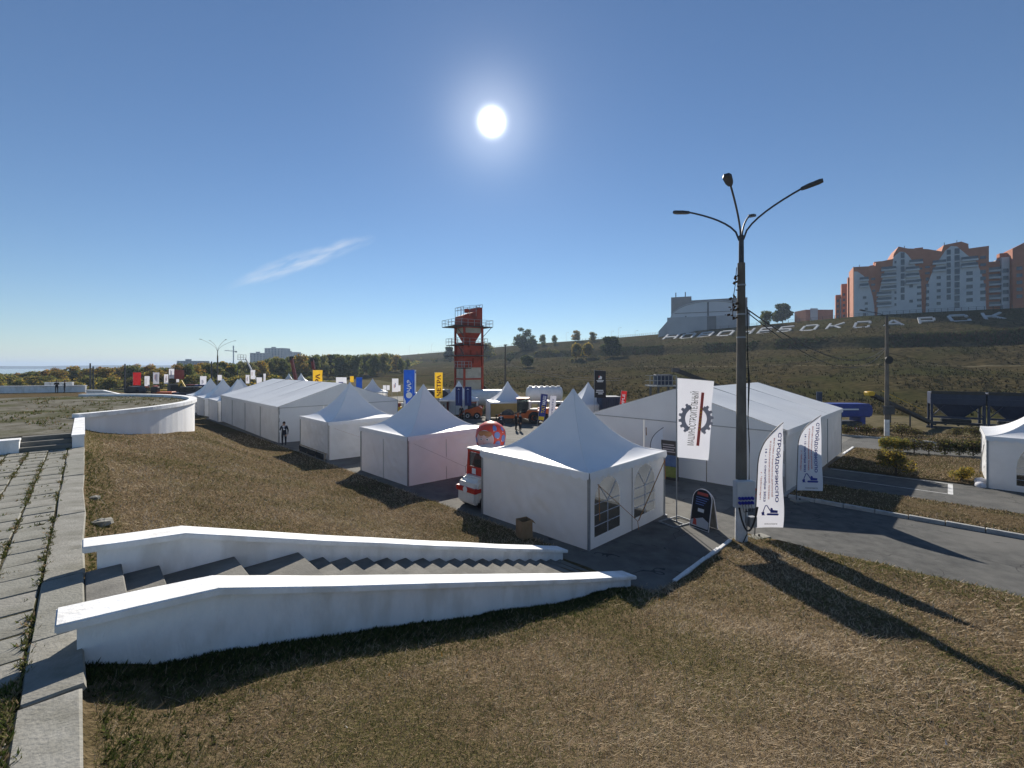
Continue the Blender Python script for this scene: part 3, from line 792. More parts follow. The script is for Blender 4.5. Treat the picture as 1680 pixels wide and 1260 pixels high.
# ================================================================== TENTS
def pagoda(label, uc, vc, rz=ROT_V, S=5.0, e=2.48, p=4.9, wall='pvc_wall', openings=(), windows=(), xy=None, group='white pagoda tents', detail=True, seed=1, split=(0, 1)):
    """square marquee, local x,y in [-S/2,S/2]; faces: 0 -x, 1 -y, 2 +x, 3 +y"""
    x, y = xy if xy is not None else uv(uc, vc)
    t = thing('pagoda_tent', label, 'tent', (x, y, G(x, y)), rz, group)
    h = S / 2; rr = random.Random(seed)
    # roof: four hanging panels meeting in a point
    ov = .06
    nR, nS = (22, 16) if detail else (10, 6)
    for k in range(4):
        M = Matrix.Rotation(k * math.pi / 2, 4, 'Z')
        mb = MB()
        def fn(i, j, M=M):
            r = 1 - j ** 1.25                     # 1 at the eave, 0 at the tip
            s = (i * 2 - 1)
            q = max(r, .010)
            hh = (h + ov) * q
            zz = (1 - r) ** 2.05
            sag = .16 * r * (1 - s * s) * (1 - r) * 1.6
            z = e + .02 + (p - e - .02) * zz - sag
            if detail: z += .010 * math.sin(s * 17 + 3 * r) * r * (1 - r) + .008 * mnoise.noise((s * 5, r * 6, seed + k))
            return M @ Vector((-hh, hh * s, z))
        mb.grid(fn, nS, nR)
        mb.build('roof_panel', MAT['pvc_roof'], t, smooth=True)
    if detail:
        for k in range(4):
            M = Matrix.Rotation(k * math.pi / 2, 4, 'Z'); pts = []
            for q in np.linspace(0, .97, 16):
                r = 1 - q; pts.append(M @ Vector((-(h + ov) * r, -(h + ov) * r, e + .024 + (p - e - .02) * (1 - r) ** 2.05)))
            MB().tube(pts, .011, 5).build('ridge_seam', MAT['pvc_wall'], t)
    MB().lathe([(.05, -.16), (.035, -.05), (.012, .04)], 8, c=(0, 0, p)).build('finial', MAT['steel_grey'], t)
    # walls
    for k in range(4):
        M = Matrix.Rotation(k * math.pi / 2, 4, 'Z')
        if k in openings: continue
        if any(w[0] == k for w in windows):
            wins = [w for w in windows if w[0] == k]
            mb = MB(); xs = -h
            z_top = e - .02
            def P(a, z): return M @ Vector((-h, a, z))
            pane = []
            # local running coordinate a goes from +h to -h so that it reads in order from outside
            for (_, c0, c1, z0, zs) in wins:
                mb._add([P(xs, 0), P(c0, 0), P(c0, z_top), P(xs, z_top)], [(0, 1, 2, 3)])
                mb._add([P(c0, 0), P(c1, 0), P(c1, z0), P(c0, z0)], [(0, 1, 2, 3)])
                r = (c1 - c0) / 2; cm = (c0 + c1) / 2
                ar = [(cm - r * math.cos(q), zs + r * math.sin(q)) for q in np.linspace(0, math.pi, 15)]
                for (a_, za), (b_, zb) in zip(ar, ar[1:]):
                    mb._add([P(a_, za), P(b_, zb), P(b_, z_top), P(a_, z_top)], [(0, 1, 2, 3)])
                pane.append((c0, c1, z0, zs, ar)); xs = c1
            mb._add([P(xs, 0), P(h, 0), P(h, z_top), P(xs, z_top)], [(0, 1, 2, 3)])
            wl_ = mb.build('wall', MAT[wall], t)
            for (c0, c1, z0, zs, ar) in pane:
                pts = [(c0, z0), (c0, zs)] + ar[1:-1] + [(c1, zs), (c1, z0)]
                o = MB()._add([M @ Vector((-h + .004, a, z)) for a, z in pts], [tuple(range(len(pts)))]).build('window_pane', MAT['clear_pvc'], wl_)
                mb = MB(); cm = (c0 + c1) / 2; w = .022; r = (c1 - c0) / 2
                def bar(a0_, z0_, a1_, z1_, ww=.03): mb.bar(M @ Vector((-h - .006, a0_, z0_)), M @ Vector((-h - .006, a1_, z1_)), ww, .012)
                bar(cm, z0, cm, zs)
                nrow = 3
                for q in range(1, nrow + 1): bar(c0, z0 + (zs - z0) * q / nrow, c1, z0 + (zs - z0) * q / nrow)
                for ang in (math.radians(48), math.radians(132)): bar(cm, zs, cm - r * math.cos(ang), zs + r * math.sin(ang))
                mb.build('window_bars', MAT['flag_white'], wl_)
            continue
        mb = MB()
        nx, nz = (44, 30) if detail else (6, 3)
        def fw(i, j, M=M, k=k):
            a = lerp(-h + .01, h - .01, i); z = lerp(0.01, e - .02, j)
            dpt = 0
            if detail:
                env = math.sin(math.pi * i) ** .5 * math.sin(math.pi * min(1, j * 1.05)) ** .5 if 0 < i < 1 and 0 < j < 1 else 0
                dpt = env * (.065 * mnoise.noise((a * .9 + seed, z * 1.4, k * 3.1)) + .030 * math.sin(a * 3.4 + z * 2.2 + seed + 2 * mnoise.noise((a, z, 3))) * (1 - j) + .020 * mnoise.noise((a * 3.5 + z * 2, z * 1.5, k + seed)) + .016 * math.sin(a * 9 - z * 6 + k + 3 * mnoise.noise((a * 2, z * 2, 5))) + .022 * math.sin(13 * z + 5.5 * ((a + 1.2 * math.sin(seed + k)) ** 2) * .55) * max(0, mnoise.noise((a * .8 + seed * 2, z * .7, k + 9)) + .15))
            return M @ Vector((-h + dpt, a, z))
        mb.grid(fw, nx, nz); mb.build('wall', MAT[wall], t, smooth=True)
        if detail and k in split:
            mb = MB(); a = rr.uniform(-.25, .25)
            mb.bar(M @ Vector((-h - .03, a, .05)), M @ Vector((-h - .03, a + .03, e - .35)), .02, .012)
            mb.build('zip_seam', MAT['steel_grey'], t)
    # scalloped valance
    for k in range(4):
        M = Matrix.Rotation(k * math.pi / 2, 4, 'Z'); mb = MB()
        n = 60 if detail else 12; ns = 15
        vs, fs = [], []
        for i in range(n + 1):
            a = lerp(-h - ov, h + ov, i / n)
            drop = .15 + (.085 * abs(math.sin(math.pi * i / n * ns)) if detail else .03)
            vs += [M @ Vector((-h - ov - .012, a, e + .03)), M @ Vector((-h - ov - .035 - .008 * math.sin(i), a, e - drop))]
        for i in range(n): fs.append((2 * i, 2 * i + 1, 2 * i + 3, 2 * i + 2))
        mb._add(vs, fs); mb.build('valance', MAT['pvc_roof'], t)
    # corner posts, foot plates
    for sx in (-1, 1):
        for sy in (-1, 1):
            mb = MB(); mb.box(sx * h - .035, sx * h + .035, sy * h - .035, sy * h + .035, 0, e)
            mb.box(sx * h - .10, sx * h + .10, sy * h - .10, sy * h + .10, 0, .015)
            mb.build('corner_post', MAT['steel_grey'], t)
    return t
def strap(t, pts, mat='strap_orange', w=.035, name='strap'):
    mb = MB()
    for a, c in zip(pts, pts[1:]): mb.bar(a, c, w, .006)
    return mb.build(name, MAT[mat], t)

H2 = 2.5
tA = pagoda('nearest big white pagoda tent with two arched clear windows', 10.3, 13.55, windows=((1, -1.75, -.22, .42, 1.45), (1, .72, 2.2, .42, 1.45)), seed=3, split=())
strap(tA, [(-2.2, -2.62, 2.1), (.25, -2.62, .35), (.3, -2.64, .02)]); strap(tA, [(2.35, -2.62, 2.2), (.3, -2.63, .35)])
strap(tA, [(-2.15, -2.63, 2.1), (-2.12, -2.64, .95)]); strap(tA, [(2.3, -2.63, 2.2), (2.33, -2.64, 1.45)])
MB().bar((.02, -2.535, .03), (.03, -2.535, 2.25), .018, .01).build('zip_seam', MAT['steel_dark'], tA)
tB = pagoda('white pagoda tent with pinkish walls beside the red forklift', 20.96, 13.67, wall='pvc_pink', seed=8)
strap(tB, [(-2.25, -2.6, 2.15), (.95, -2.62, .5), (.97, -2.62, .02)], 'steel_dark', .02, 'guy_rope'); strap(tB, [(2.35, -2.6, 2.2), (.95, -2.62, .5)], 'steel_dark', .02, 'guy_rope')
tC = pagoda('white pagoda tent with weighted window bars leaning on its wall', 30.08, 13.48, seed=15, split=())
strap(tC, [(-2.2, -2.6, 2.1), (1.2, -2.62, .6)])
mb = MB()
for k in range(4): mb.bar((-2.72, -2.3 + k * 1.5, .0), (-2.60, -2.3 + k * 1.5, .5), .05, .05)
mb.bar((-2.73, -2.45, .05), (-2.73, 2.35, .05), .06, .06); mb.bar((-2.60, -2.45, .5), (-2.60, 2.35, .5), .05, .05)
pal = thing('timber_frame', 'low timber frame leaning on the tent wall by the grass', 'frame', tC.location, ROT_V)
mb.build('frame_bars', MAT['timber'], pal)
mb = MB(); mb.box(-2.70, -2.68, -2.2, 2.2, .08, .46, M=None); mb.build('clear_sheet', MAT['clear_pvc'], pal)
for i, (u, v, lab) in enumerate([(61.5, 13.4, 'white pagoda tent next to the far end of the long white hall'), (69.5, 13.4, 'middle one of three white pagoda tents beyond the long hall'), (77.6, 13.4, 'last white pagoda tent of the row, beside the curved wall'),
                                 (83.5, 18.6, 'white pagoda tent showing only its tip behind the row beyond the hall')]):
    pagoda(lab, u, v, seed=20 + i, detail=False)
pagoda('white pagoda tent with two navy banners in front of the red tower', 0, 0, xy=(-7.2, 58.6), rz=math.radians(8), openings=(1,), seed=31, detail=False)
pagoda('open white pagoda tent behind the orange road roller', 0, 0, xy=(-.55, 54.8), rz=math.radians(10), openings=(1,), seed=32, detail=False)
pagoda('white pagoda tent standing next to the black banner', 0, 0, xy=(8.9, 50.5), rz=math.radians(12), seed=33, detail=False)
pagoda('small far white pagoda tent behind the slope of the long hall roof', 0, 0, xy=(-25.8, 80), rz=math.radians(20), openings=(1,), seed=34, detail=False)
pagoda('distant pagoda tip peeping over the long hall ridge', 0, 0, xy=(-63, 122), rz=.3, seed=35, detail=False, S=4)
pagoda('second distant pagoda tip peeping over the long hall ridge', 0, 0, xy=(-61.5, 126), rz=.3, seed=36, detail=False, S=4)
pagoda('white pagoda tent mostly hidden behind the big flag and hall', 0, 0, xy=(19.6, 48), rz=.5, seed=37, detail=False, p=5.4)
tF = pagoda('white tent with a big arched window, cut off by the picture edge', -3.86, 34.6, seed=41, windows=((0, -1.55, 1.55, .35, 1.2),), split=(), e=2.62)
strap(tF, [(-2.58, 2.62, 2.2), (1.0, 2.66, .15)], 'steel_grey', .03, 'guy_rope')
# sandbags at its corner
for q in range(2):
    o = thing('sandbag', ['white sandbag slumped at the corner of the cut-off tent', 'white sandbag lying on top of the other at the cut-off tent'][q], 'sandbag', (*uv(-1.15, 32.25 + .4 * q), G(*uv(-1.15, 32.3)) + .08 + .14 * q), .6)
    mb = MB(); mb.lathe([(.02, -.1), (.24, -.08), (.30, 0), (.25, .08), (.03, .12)], 14); o2 = mb.build('sack', MAT['flag_white'], o, smooth=True); o2.scale = (1.2, .8, 1.5)
    MB().lathe([(.03, 0), (.05, .05), (.02, .09)], 8, c=(.3, 0, .06)).build('tied_neck', MAT['flag_white'], o)

def hall(label, corner, L, W, e, r, along, bays, zb):
    """clear-span marquee; local x = v, local y = u; along: 'u' or 'v' is the ridge direction"""
    u0, v0 = corner
    x, y = uv(u0, v0)
    t = thing('marquee_hall', label, 'tent', (x, y, zb), ROT_V, 'long white marquee halls')
    def Q(l, w, z): return (l, w, z) if along == 'v' else (w, l, z)
    step = L / bays
    for k in range(bays):
        a, c = k * step + .012, (k + 1) * step - .012
        for s in (0, 1):
            w0, w1 = (0, W / 2) if s == 0 else (W, W / 2)
            o_ = -.10 if s == 0 else .10
            mb = MB()
            def fr(i, j):
                z = lerp(e, r, j) - .05 * math.sin(math.pi * j) * math.sin(math.pi * i) + .012 * mnoise.noise((i * 3 + k, j * 5, s))
                return Q(lerp(a, c, i), lerp(w0 + o_, w1, j), z)
            mb.grid(fr, 8, 12); mb.build('roof_panel', MAT['pvc_hall'], t, smooth=True)
            mb = MB(); mb.grid(lambda i, j: Q(lerp(a, c, i), w0 + o_ * 1.02, lerp(e - .26, e + .0, j)), 4, 1); mb.build('eave_valance', MAT['pvc_roof'], t)
            mb = MB()
            def fw(i, j):
                z = lerp(.02, e - .02, j); env = (math.sin(math.pi * i) * math.sin(math.pi * j)) ** .5 if 0 < i < 1 and 0 < j < 1 else 0
                return Q(lerp(a + .03, c - .03, i), w0 + env * (.04 * mnoise.noise((i * 4 + k * 9, z, s)) + .02 * math.sin(i * 30 + z)), z)
            mb.grid(fw, 24, 8); mb.build('wall_panel', MAT['pvc_wall'], t, smooth=True)
    for k in range(bays + 1):
        a = clampf(k * step, .05, L - .05)
        for w in (.02, W - .02):
            MB().box(*(lambda p: (p[0] - .05, p[0] + .05, p[1] - .05, p[1] + .05))(Q(a, w, 0)), 0, e - .03).build('frame_post', MAT['steel_grey'], t)
        mb = MB(); mb.bar(Q(a, 0, e + .012), Q(a, W / 2, r + .014), .05, .02); mb.bar(Q(a, W, e + .012), Q(a, W / 2, r + .014), .05, .02)
        mb.build('roof_keder', MAT['steel_grey'], t)
    for end in (0, 1):
        l = 0.0 if end == 0 else L
        mb = MB(); n = 20
        vs = [Q(l, W * i / n, z) for i in range(n + 1) for z in (e - .1, (e + (r - e) * (1 - abs(2 * i / n - 1))) - .01)]
        mb._add(vs, [(2 * i, 2 * i + 2, 2 * i + 3, 2 * i + 1) for i in range(n)]); mb.build('gable', MAT['pvc_hall'], t)
        for q in range(3):
            mb = MB(); a, c = W * q / 3 + .02, W * (q + 1) / 3 - .02
            def fw(i, j):
                env = (math.sin(math.pi * i) * math.sin(math.pi * j)) ** .5 if 0 < i < 1 and 0 < j < 1 else 0
                z = lerp(.02, e - .09, j)
                return Q(l + env * (.05 * mnoise.noise((i * 3 + q * 5, z * .9, end + 3)) + .025 * math.sin(i * 22 - z * 1.2) * (1 - j)), lerp(a, c, i), z)
            mb.grid(fw, 24, 10); mb.build('gable_wall_panel', MAT['pvc_hall'], t, smooth=True)
        mb = MB(); mb.bar(Q(l - .03 if end == 0 else l + .03, 0, e - .1), Q(l - .03 if end == 0 else l + .03, W, e - .1), .03, .04)
        mb.build('gable_rail', MAT['steel_grey'], t)
    return t
hD = hall('long white marquee hall with ribbed roof where the man in a suit stands', (37.35, 10.96), 20.2, 10.5, 2.93, 4.67, 'u', 4, -.42)
hE = hall('broad white marquee hall behind the light pole and the feather flags', (5.32, 22.98), 14.9, 10.6, 3.11, 4.8, 'v', 3, -.34)
o = strap(hE, [(-.06, 6.9, 2.55), (-.07, 6.88, 2.1)], 'strap_orange', .05)
strap(hE, [(4.97, -.12, 2.4), (4.97, -.13, .1)], 'steel_dark', .02, 'guy_rope')

# ================================================================== LIGHT POLES
def lamp_head(parent, base, d):
    """flat street-light head; d horizontal direction outwards"""
    d = Vector(d).normalized(); up = Vector((0, 0, 1)); p = Vector((-d.y, d.x, 0))
    tilt = (d + up * .22).normalized()
    nrm = tilt.cross(p).normalized() * -1
    M = Matrix((( tilt.x, p.x, nrm.x, base.x), (tilt.y, p.y, nrm.y, base.y), (tilt.z, p.z, nrm.z, base.z), (0, 0, 0, 1)))
    mb = MB()
    mb.prism([(-.06, -.05), (.08, -.10), (.40, -.12), (.50, -.07), (.50, .07), (.40, .12), (.08, .10), (-.06, .05)], -.025, .05, 'XY', 0, M)
    o = mb.build('lamp_head', MAT['steel_dark'], parent)
    mb = MB(); mb.box(.12, .26, -.09, .09, -.038, -.024, 0, M); mb.box(.31, .45, -.09, .09, -.038, -.024, 0, M)
    mb.build('lens', MAT['lens_grey'], o)
def light_pole(label, loc, h_conc, h_top, reach, rise, dirs, rb=.17, rt=.10):
    t = thing('light_pole', label, 'light pole', loc)
    MB().tube([(0, 0, -.3), (0, 0, h_conc)], [rb, rt], 10).build('concrete_post', MAT['concrete_pole'], t, smooth=40)
    MB().tube([(0, 0, h_conc - .6), (0, 0, h_top)], [.085, .075], 10).build('steel_top', MAT['steel_dark'], t, smooth=40)
    for d in dirs:
        d = Vector((math.sin(d), math.cos(d), 0))
        pts = []
        for q in np.linspace(0, 1, 9):
            a = d * (.06 + reach * (q ** 1.35)); pts.append((a.x, a.y, h_top - .15 + rise * (q ** .72)))
        MB().tube(pts, .03, 7).build('lamp_arm', MAT['steel_dark'], t, smooth=40)
        lamp_head(t, Vector(pts[-1]), d)
    return t
pole_loc = Vector((7.48, 14.1, .03))
lp = light_pole('tall concrete light pole with four lamp arms and a switch box', pole_loc, 9.05, 9.95, 1.62, 1.28, [math.radians(a) for a in (38, 128, 218, 308)], .185, .115)
MB().tube([(0, 0, 0), (0, 0, 2.0)], [.189, .172], 10).build('white_base_coat', MAT['kerb_white'], lp, smooth=40)
for z in (7.35, 8.3, 6.6): MB().tube([(0, 0, z), (0, 0, z + .05)], [.138, .137], 12).build('clamp_band', MAT['steel_grey'], lp)
# dried hop tangle on the pole
mb = MB()
for k in range(30):
    z = 7.2 + random.random() * 1.5; q = 7.9 - abs(z - 7.8); x = -.15 - random.random() * .22 * (1 if z < 8.1 else .3)
    mb.cbox((x, random.uniform(-.12, .12), z), (random.uniform(.02, .09), .05, random.uniform(.02, .08)), rz=random.random() * 3, ry=random.random() * 3)
mb.tube([(-.16, -.02, 8.9), (-.2, 0, 8.3), (-.28, 0, 7.8), (-.25, .05, 7.2)], .012, 5)
cl = mb.build('dry_creeper', MAT['leaf_brown'], lp); cl['kind'] = 'stuff'
for k in range(3):
    pts = [(.15, -.05 - .02 * k, 7.6), (.16, -.08, 6.4 - k * .2), (.19 + .02 * k, -.08, 5.2), (.17, -.09, 4), (.20, -.12, 3 + .1 * k), (.19, -.12, 2.0)]
    MB().tube(pts, .014, 6).build('cable', MAT['cable'], lp)
MB().tube([(.05, -.20, 1.1), (.02, -.24, .7), (.06, -.24, .3), (-.05, -.2, 0)], .016, 6).build('cable', MAT['cable'], lp)
sb = thing('switch_box', 'grey switch box with rows of blue sockets on the light pole', 'switch box', pole_loc + Vector((-.08, -.32, 1.18)), math.radians(6))
mb = MB(); mb.box(-.33, .31, -.13, .1, 0, .86); me = mb.mesh('cabinet', MAT['box_grey']); bm = bmesh.new(); bm.from_mesh(me); bmesh.ops.bevel(bm, geom=bm.edges[:], offset=.02, segments=2, affect='EDGES'); bm.to_mesh(me); bm.free(); link('cabinet', me, sb)
sock = MB().lathe([(.045, -.02), (.052, .03), (.04, .06), (.0, .062)], 10, M=Matrix.Rotation(math.radians(105), 4, 'X')).mesh('socket', MAT['plastic_blue'], smooth=40)
for r_ in range(2):
    for k in range(5): link('socket', sock, sb, (-.25 + k * .105, -.15, .20 + r_ * .14))
for k in range(2): MB().lathe([(.045, 0), (.05, .05), (.0, .052)], 10, M=Matrix.Translation((.31, -.03, .38 + k * .2)) @ Matrix.Rotation(math.radians(90), 4, 'Y')).build('red_socket', MAT['loader_red'], sb)
for k in range(4):
    x = -.2 + k * .1
    MB().tube([(x, -.2, .2), (x + .02, -.22, .05), (x + .06, -.2, -.08), (.1, -.16, -.05), (.16, -.1, .05)], .008, 5).build('plug_lead', MAT['cable'], sb)
mb = MB(); pts = [(-.26 + .62 * q, -.14, .05 - .75 * math.sin(math.pi * q) ** .8) for q in np.linspace(0, 1, 14)]; mb.tube(pts, .028, 7); mb.build('cable_loop', MAT['cable'], sb)
j2 = thing('junction_box', 'small steel junction box low on the light pole', 'junction box', pole_loc + Vector((.26, -.12, .5)), .2)
mb = MB(); mb.box(-.1, .12, -.08, .08, 0, .32); mb.box(-.115, .135, -.095, -.078, -.01, .33); mb.build('casing', MAT['steel_grey'], j2)

p2 = Vector((*(35.26, 40.65), G(35.26, 40.65)))
lp2 = light_pole('grey concrete light pole among the bushes by the far road', p2, 11.2, 11.5, 2.2, .55, [math.radians(-95)], .20, .12)
MB().cbox((0, -.22, 2.6), (.9, .25, .8)).build('switch_box', MAT['steel_dark'], lp2)
mb = MB(); mb.lathe([(.26, -.05), (.36, -.05), (.36, .05), (.26, .05)], 16, M=Matrix.Translation((.05, -.18, 7.3)) @ Matrix.Rotation(math.pi / 2, 4, 'X')); mb.build('cable_coil', MAT['cable'], lp2)
MB().tube([(0, 0, 0), (0, 0, 1.7)], [.204, .194], 10).build('white_base_coat', MAT['kerb_white'], lp2, smooth=40)

pl = far(357, 103); lp3 = light_pole('distant light pole with four arms behind the pagoda row', pl, 9.4, 10.6, 3.3, 2.6, [math.radians(a) for a in (40, 120, 210, 300)], .22, .14)
for px, D, top, lab in ((148, 95, 596, 'thin dark post standing by the far white wall'), (153, 99, 601, 'shorter dark post next to the thin one by the wall'), (205, 92, 597, 'dark post beside the black crusher'), (347, 98, 593, 'stout dark post next to the distant light pole'),
                        (390, 150, 605, 'dark post in front of the crane and trees')):
    p = far(px, D); t = thing('utility_post', lab, 'post', p, 0, 'dark posts')
    MB().tube([(0, 0, 0), (0, 0, zat(top, D) - p.z)], [.17, .13], 8).build('post', MAT['steel_dark'], t)
def wire(label, a, c, sag, r=.012, mat='cable', n=18):
    a, c = Vector(a), Vector(c)
    pts = [a.lerp(c, q) - Vector((0, 0, sag * 4 * q * (1 - q))) for q in np.linspace(0, 1, n)]
    return tag(MB().tube(pts, r, 5).build('overhead_wire', MAT[mat]), label, 'wire', 'overhead wires')
pt = pole_loc + Vector((.18, 0, 7.55))
wire('thick black cable drooping from the tall light pole', pt, p2 + Vector((0, 0, 8.6)), 1.5, .022)
wire('second black cable just below the thick one at the light pole', pt + Vector((0, 0, -.1)), p2 + Vector((0, 0, 8.45)), 1.85, .018)
wire('thin wire running off the far-road pole across the slope', p2 + Vector((0, 0, 8.4)), (18, 60, 6.0), 1.2, .018)
wire('thin wire from the far-road pole towards the bins', p2 + Vector((0, 0, 8.0)), (70, 46, 3.0), .8, .018)
pw = far(829, 92); t = thing('utility_post', 'grey utility post on the slope above the open tent', 'post', pw, 0, 'dark posts'); MB().tube([(0, 0, 0), (0, 0, zat(566, 92) - pw.z)], [.2, .15], 8).build('post', MAT['concrete_pole'], t); MB().cbox((.05, 0, zat(566, 92) - pw.z), (.8, .25, .22)).build('lamp_head', MAT['steel_dark'], t)
pw.z = zat(596, 92)
wire('bright wire falling from the slope post to the tents', pw, (19, 76, zat(621, 76)), .9, .02, 'steel_grey')
wire('second bright wire falling from the slope post', pw + Vector((0, 0, -.3)), (17.5, 70, zat(624, 70)), 1.0, .02, 'steel_grey')
wire('dark wire crossing above the flags to the blue banner', (-62, 105, zat(601, 105)), (-9.5, 62, zat(614, 62)), 1.2, .02)
wire('dark wire across the trees from the distant light pole', pl + Vector((0, 0, 7.5)), (-50, 118, zat(610, 118)), .9, .025)

# ================================================================== FLAGS AND SIGNS
def banner(label, loc, rz, w, h, z0, mat, pole_h=None, amp=.03, tiltx=0.0, name='banner_flag', group='banners', pole=True, shear=0.0, phase=0):
    """upright rectangular banner: local x from the pole outwards, printed side faces -y"""
    t = thing(name, label, 'flag', loc, rz, group)
    wv = lambda x, z: amp * (x / w) * (math.sin(2.1 * z + 3.0 * x / w + phase) + .5 * math.sin(5 * z - 2 * x + phase)) if amp else 0
    sh = lambda x, z: z + shear * x
    mb = MB(); mb.grid(lambda i, j: (w * i + .03 - tiltx * (1 - j) * i, wv(w * i, h * j), z0 + h * j + shear * w * i), 14, 22)
    mb.build('cloth', MAT[mat], t, smooth=True)
    if pole:
        H = pole_h or z0 + h + .05
        MB().tube([(0, 0, 0), (0, 0, H)], .022, 7).build('pole', MAT['steel_grey'], t)
        MB().bar((0, 0, z0 + h), (w + .03, 0, z0 + h + shear * w), .02, .02).build('top_rod', MAT['steel_grey'], t)
    return t, wv
fl = Vector((6.11, 16.04, G(6.11, 16.04)))
fw_, fh_ = 1.36, 2.95
tM, wv = banner('white vertical flag with grey gear and red bar on a free-standing pole', fl, 0, fw_, fh_, 2.42, 'flag_white', amp=.035, shear=-.09, tiltx=.22)
# printed emblem: half gear ring both sides, title and red bar, all slightly slanted with the cloth
LEAN = math.radians(-5.5)
def lean(o):
    c = Vector((.72, 0, 3.85)); R = Matrix.Translation(c) @ Matrix.Rotation(-LEAN, 4, 'Y') @ Matrix.Translation(-c); o.data.transform(R); o.data.update(); return o
def gear(side):
    mb = MB(); n = 7; pts_o = []; pts_i = []
    for k in range(0, 49):
        a = math.radians(-62 + 124 * k / 48); ph = (k % 8) / 8
        ro = .56 + (.09 if .2 < ph < .7 else 0)
        pts_o.append((side * ro * math.cos(a), ro * math.sin(a))); pts_i.append((side * .40 * math.cos(a), .40 * math.sin(a)))
    vs = [(.70 + x, -.045, 3.85 + z) for x, z in pts_o] + [(.70 + x, -.045, 3.85 + z) for x, z in pts_i]; m = len(pts_o)
    mb._add(vs, [(i, i + 1, m + i + 1, m + i) for i in range(m - 1)]); return mb.build('gear_print', MAT['ink_grey'], tM)
lean(gear(-1)); lean(gear(1))
lean(lettering(tM, 'МАШИНОСТРОИТЕЛЬНЫЙ', MAT['ink_black'], 2.0, .32, .55, 3.85, 1, -.06, .0))
lean(MB()._add([(.80, -.058, 2.86), (.91, -.058, 2.86), (.91, -.058, 4.84), (.80, -.058, 4.84)], [(0, 1, 2, 3)]).build('red_bar', MAT['ink_red'], tM))
lean(lettering(tM, 'К Л А С Т Е Р', MAT['ink_yellow'], .82, .075, .855, 3.85, 1, -.066, .02))
mb = MB()
for a, c in (((-.55, -.35), (.55, -.35)), ((.55, -.35), (.55, .35)), ((.55, .35), (-.55, .35)), ((-.55, .35), (-.55, -.35)), ((0, -.35), (0, .35))): mb.bar((a[0], a[1], .03), (c[0], c[1], .03), .04, .04)
fo = mb.build('foot_frame', MAT['steel_grey'], tM); fo.rotation_euler = (0, 0, .55)

def feather(label, loc, rz, hgt, w, z0, txt=True, lean_x=.0, mat='flag_white', dark=True):
    """feather flag: pole on the local -x side, curved over the top; print faces -y"""
    t = thing('feather_flag', label, 'flag', loc, rz, 'white feather flags')
    edge = []
    n = 26
    for k in range(n + 1):
        q = k / n; z = z0 + (hgt - z0) * q
        bend = 0 if q < .55 else w * .96 * ((q - .55) / .45) ** 2.6
        edge.append((lean_x * z + bend, z))
    mb = MB()
    wv = lambda x, z: .05 * math.sin(2.6 * z + 3 * x) * clampf((x) / w, 0, 1)
    def fn(i, j):
        ex, z = edge[min(n, int(round(j * n)))]
        xr = lean_x * z + w * (1 + .06 * math.sin(j * 5)) + (.10 * (1 - j) ** 3)
        x = lerp(ex + .015, max(xr, ex + .02), i); return (x, wv(x, z), z)
    mb.grid(fn, 10, n); mb.build('cloth', MAT[mat], t, smooth=True)
    MB().tube([(lean_x * 0, 0, 0)] + [(x, 0, z) for x, z in edge], .016, 6).build('pole', MAT['steel_dark'], t)
    if txt:
        cz = lambda q: z0 + (hgt - z0) * q
        L = hgt - z0; mid = lambda z: lean_x * z
        def sl(o):
            if lean_x:
                co = np.zeros(len(o.data.vertices) * 3, np.float32); o.data.vertices.foreach_get('co', co); co = co.reshape(-1, 3)
                co[:, 0] += lean_x * co[:, 2]; o.data.vertices.foreach_set('co', co.ravel()); o.data.update()
            return o
        sl(lettering(t, 'СТРОЙДОРЭКСПО', MAT['ink_blue'], L * .66, w * .20, w * .80, cz(.575), -1, -.02, .03, wv))
        sl(lettering(t, 'ВЫСТАВКА СТРОИТЕЛЬНО-ДОРОЖНОЙ', MAT['ink_red'], L * .56, w * .085, w * .60, cz(.575), -1, -.02, .03, wv))
        sl(lettering(t, 'И СПЕЦИАЛИЗИРОВАННОЙ ТЕХНИКИ', MAT['ink_red'], L * .55, w * .085, w * .47, cz(.55), -1, -.02, .03, wv))
        sl(lettering(t, '14 - 15 сентября 2023', MAT['ink_blue'], L * .50, w * .11, w * .30, cz(.50), -1, -.02, .03, wv))
        sl(lettering(t, 'г. Чебоксары', MAT['ink_red'], L * .26, w * .08, w * .14, cz(.40), -1, -.02, .02, wv))
        # small excavator drawing
        mb = MB(); cx, zc, s = w * .56, cz(.155), w * .33
        def quad(pts): mb._add([(cx + a * s, wv(cx + a * s, zc + d * s) - .022, zc + d * s) for a, d in pts], [tuple(range(len(pts)))])
        quad([(-.3, -.45), (.9, -.45), (1, -.3), (.9, -.2), (-.3, -.2), (-.4, -.32)])
        quad([(0, -.15), (.85, -.15), (.85, .15), (.3, .2), (.2, .45), (0, .45)])
        for a, c in (((.0, .1), (-.45, .75)), ((-.45, .75), (-.62, .70)), ((-.6, .75), (-.85, -.05))):
            dx, dz = c[0] - a[0], c[1] - a[1]; l = math.hypot(dx, dz); nx, nz = -dz / l * .05, dx / l * .05
            quad([(a[0] - nx, a[1] - nz), (c[0] - nx, c[1] - nz), (c[0] + nx, c[1] + nz), (a[0] + nx, a[1] + nz)])
        quad([(-1.05, -.1), (-.7, 0), (-.68, -.35), (-.95, -.4)]); quad([(-1.0, -.45), (-.55, -.45), (-.6, -.36), (-.95, -.36)])
        sl(mb.build('excavator_print', MAT['ink_blue'], t))
        sl(lettering(t, 'МИНЭКОНОМРАЗВИТИЯ', MAT['ink_black'], w * .5, w * .06, w * .62, cz(.035), 0, -.02, .01, wv))
    return t
f1 = Vector((8.17, 14.55, G(8.17, 14.55)))
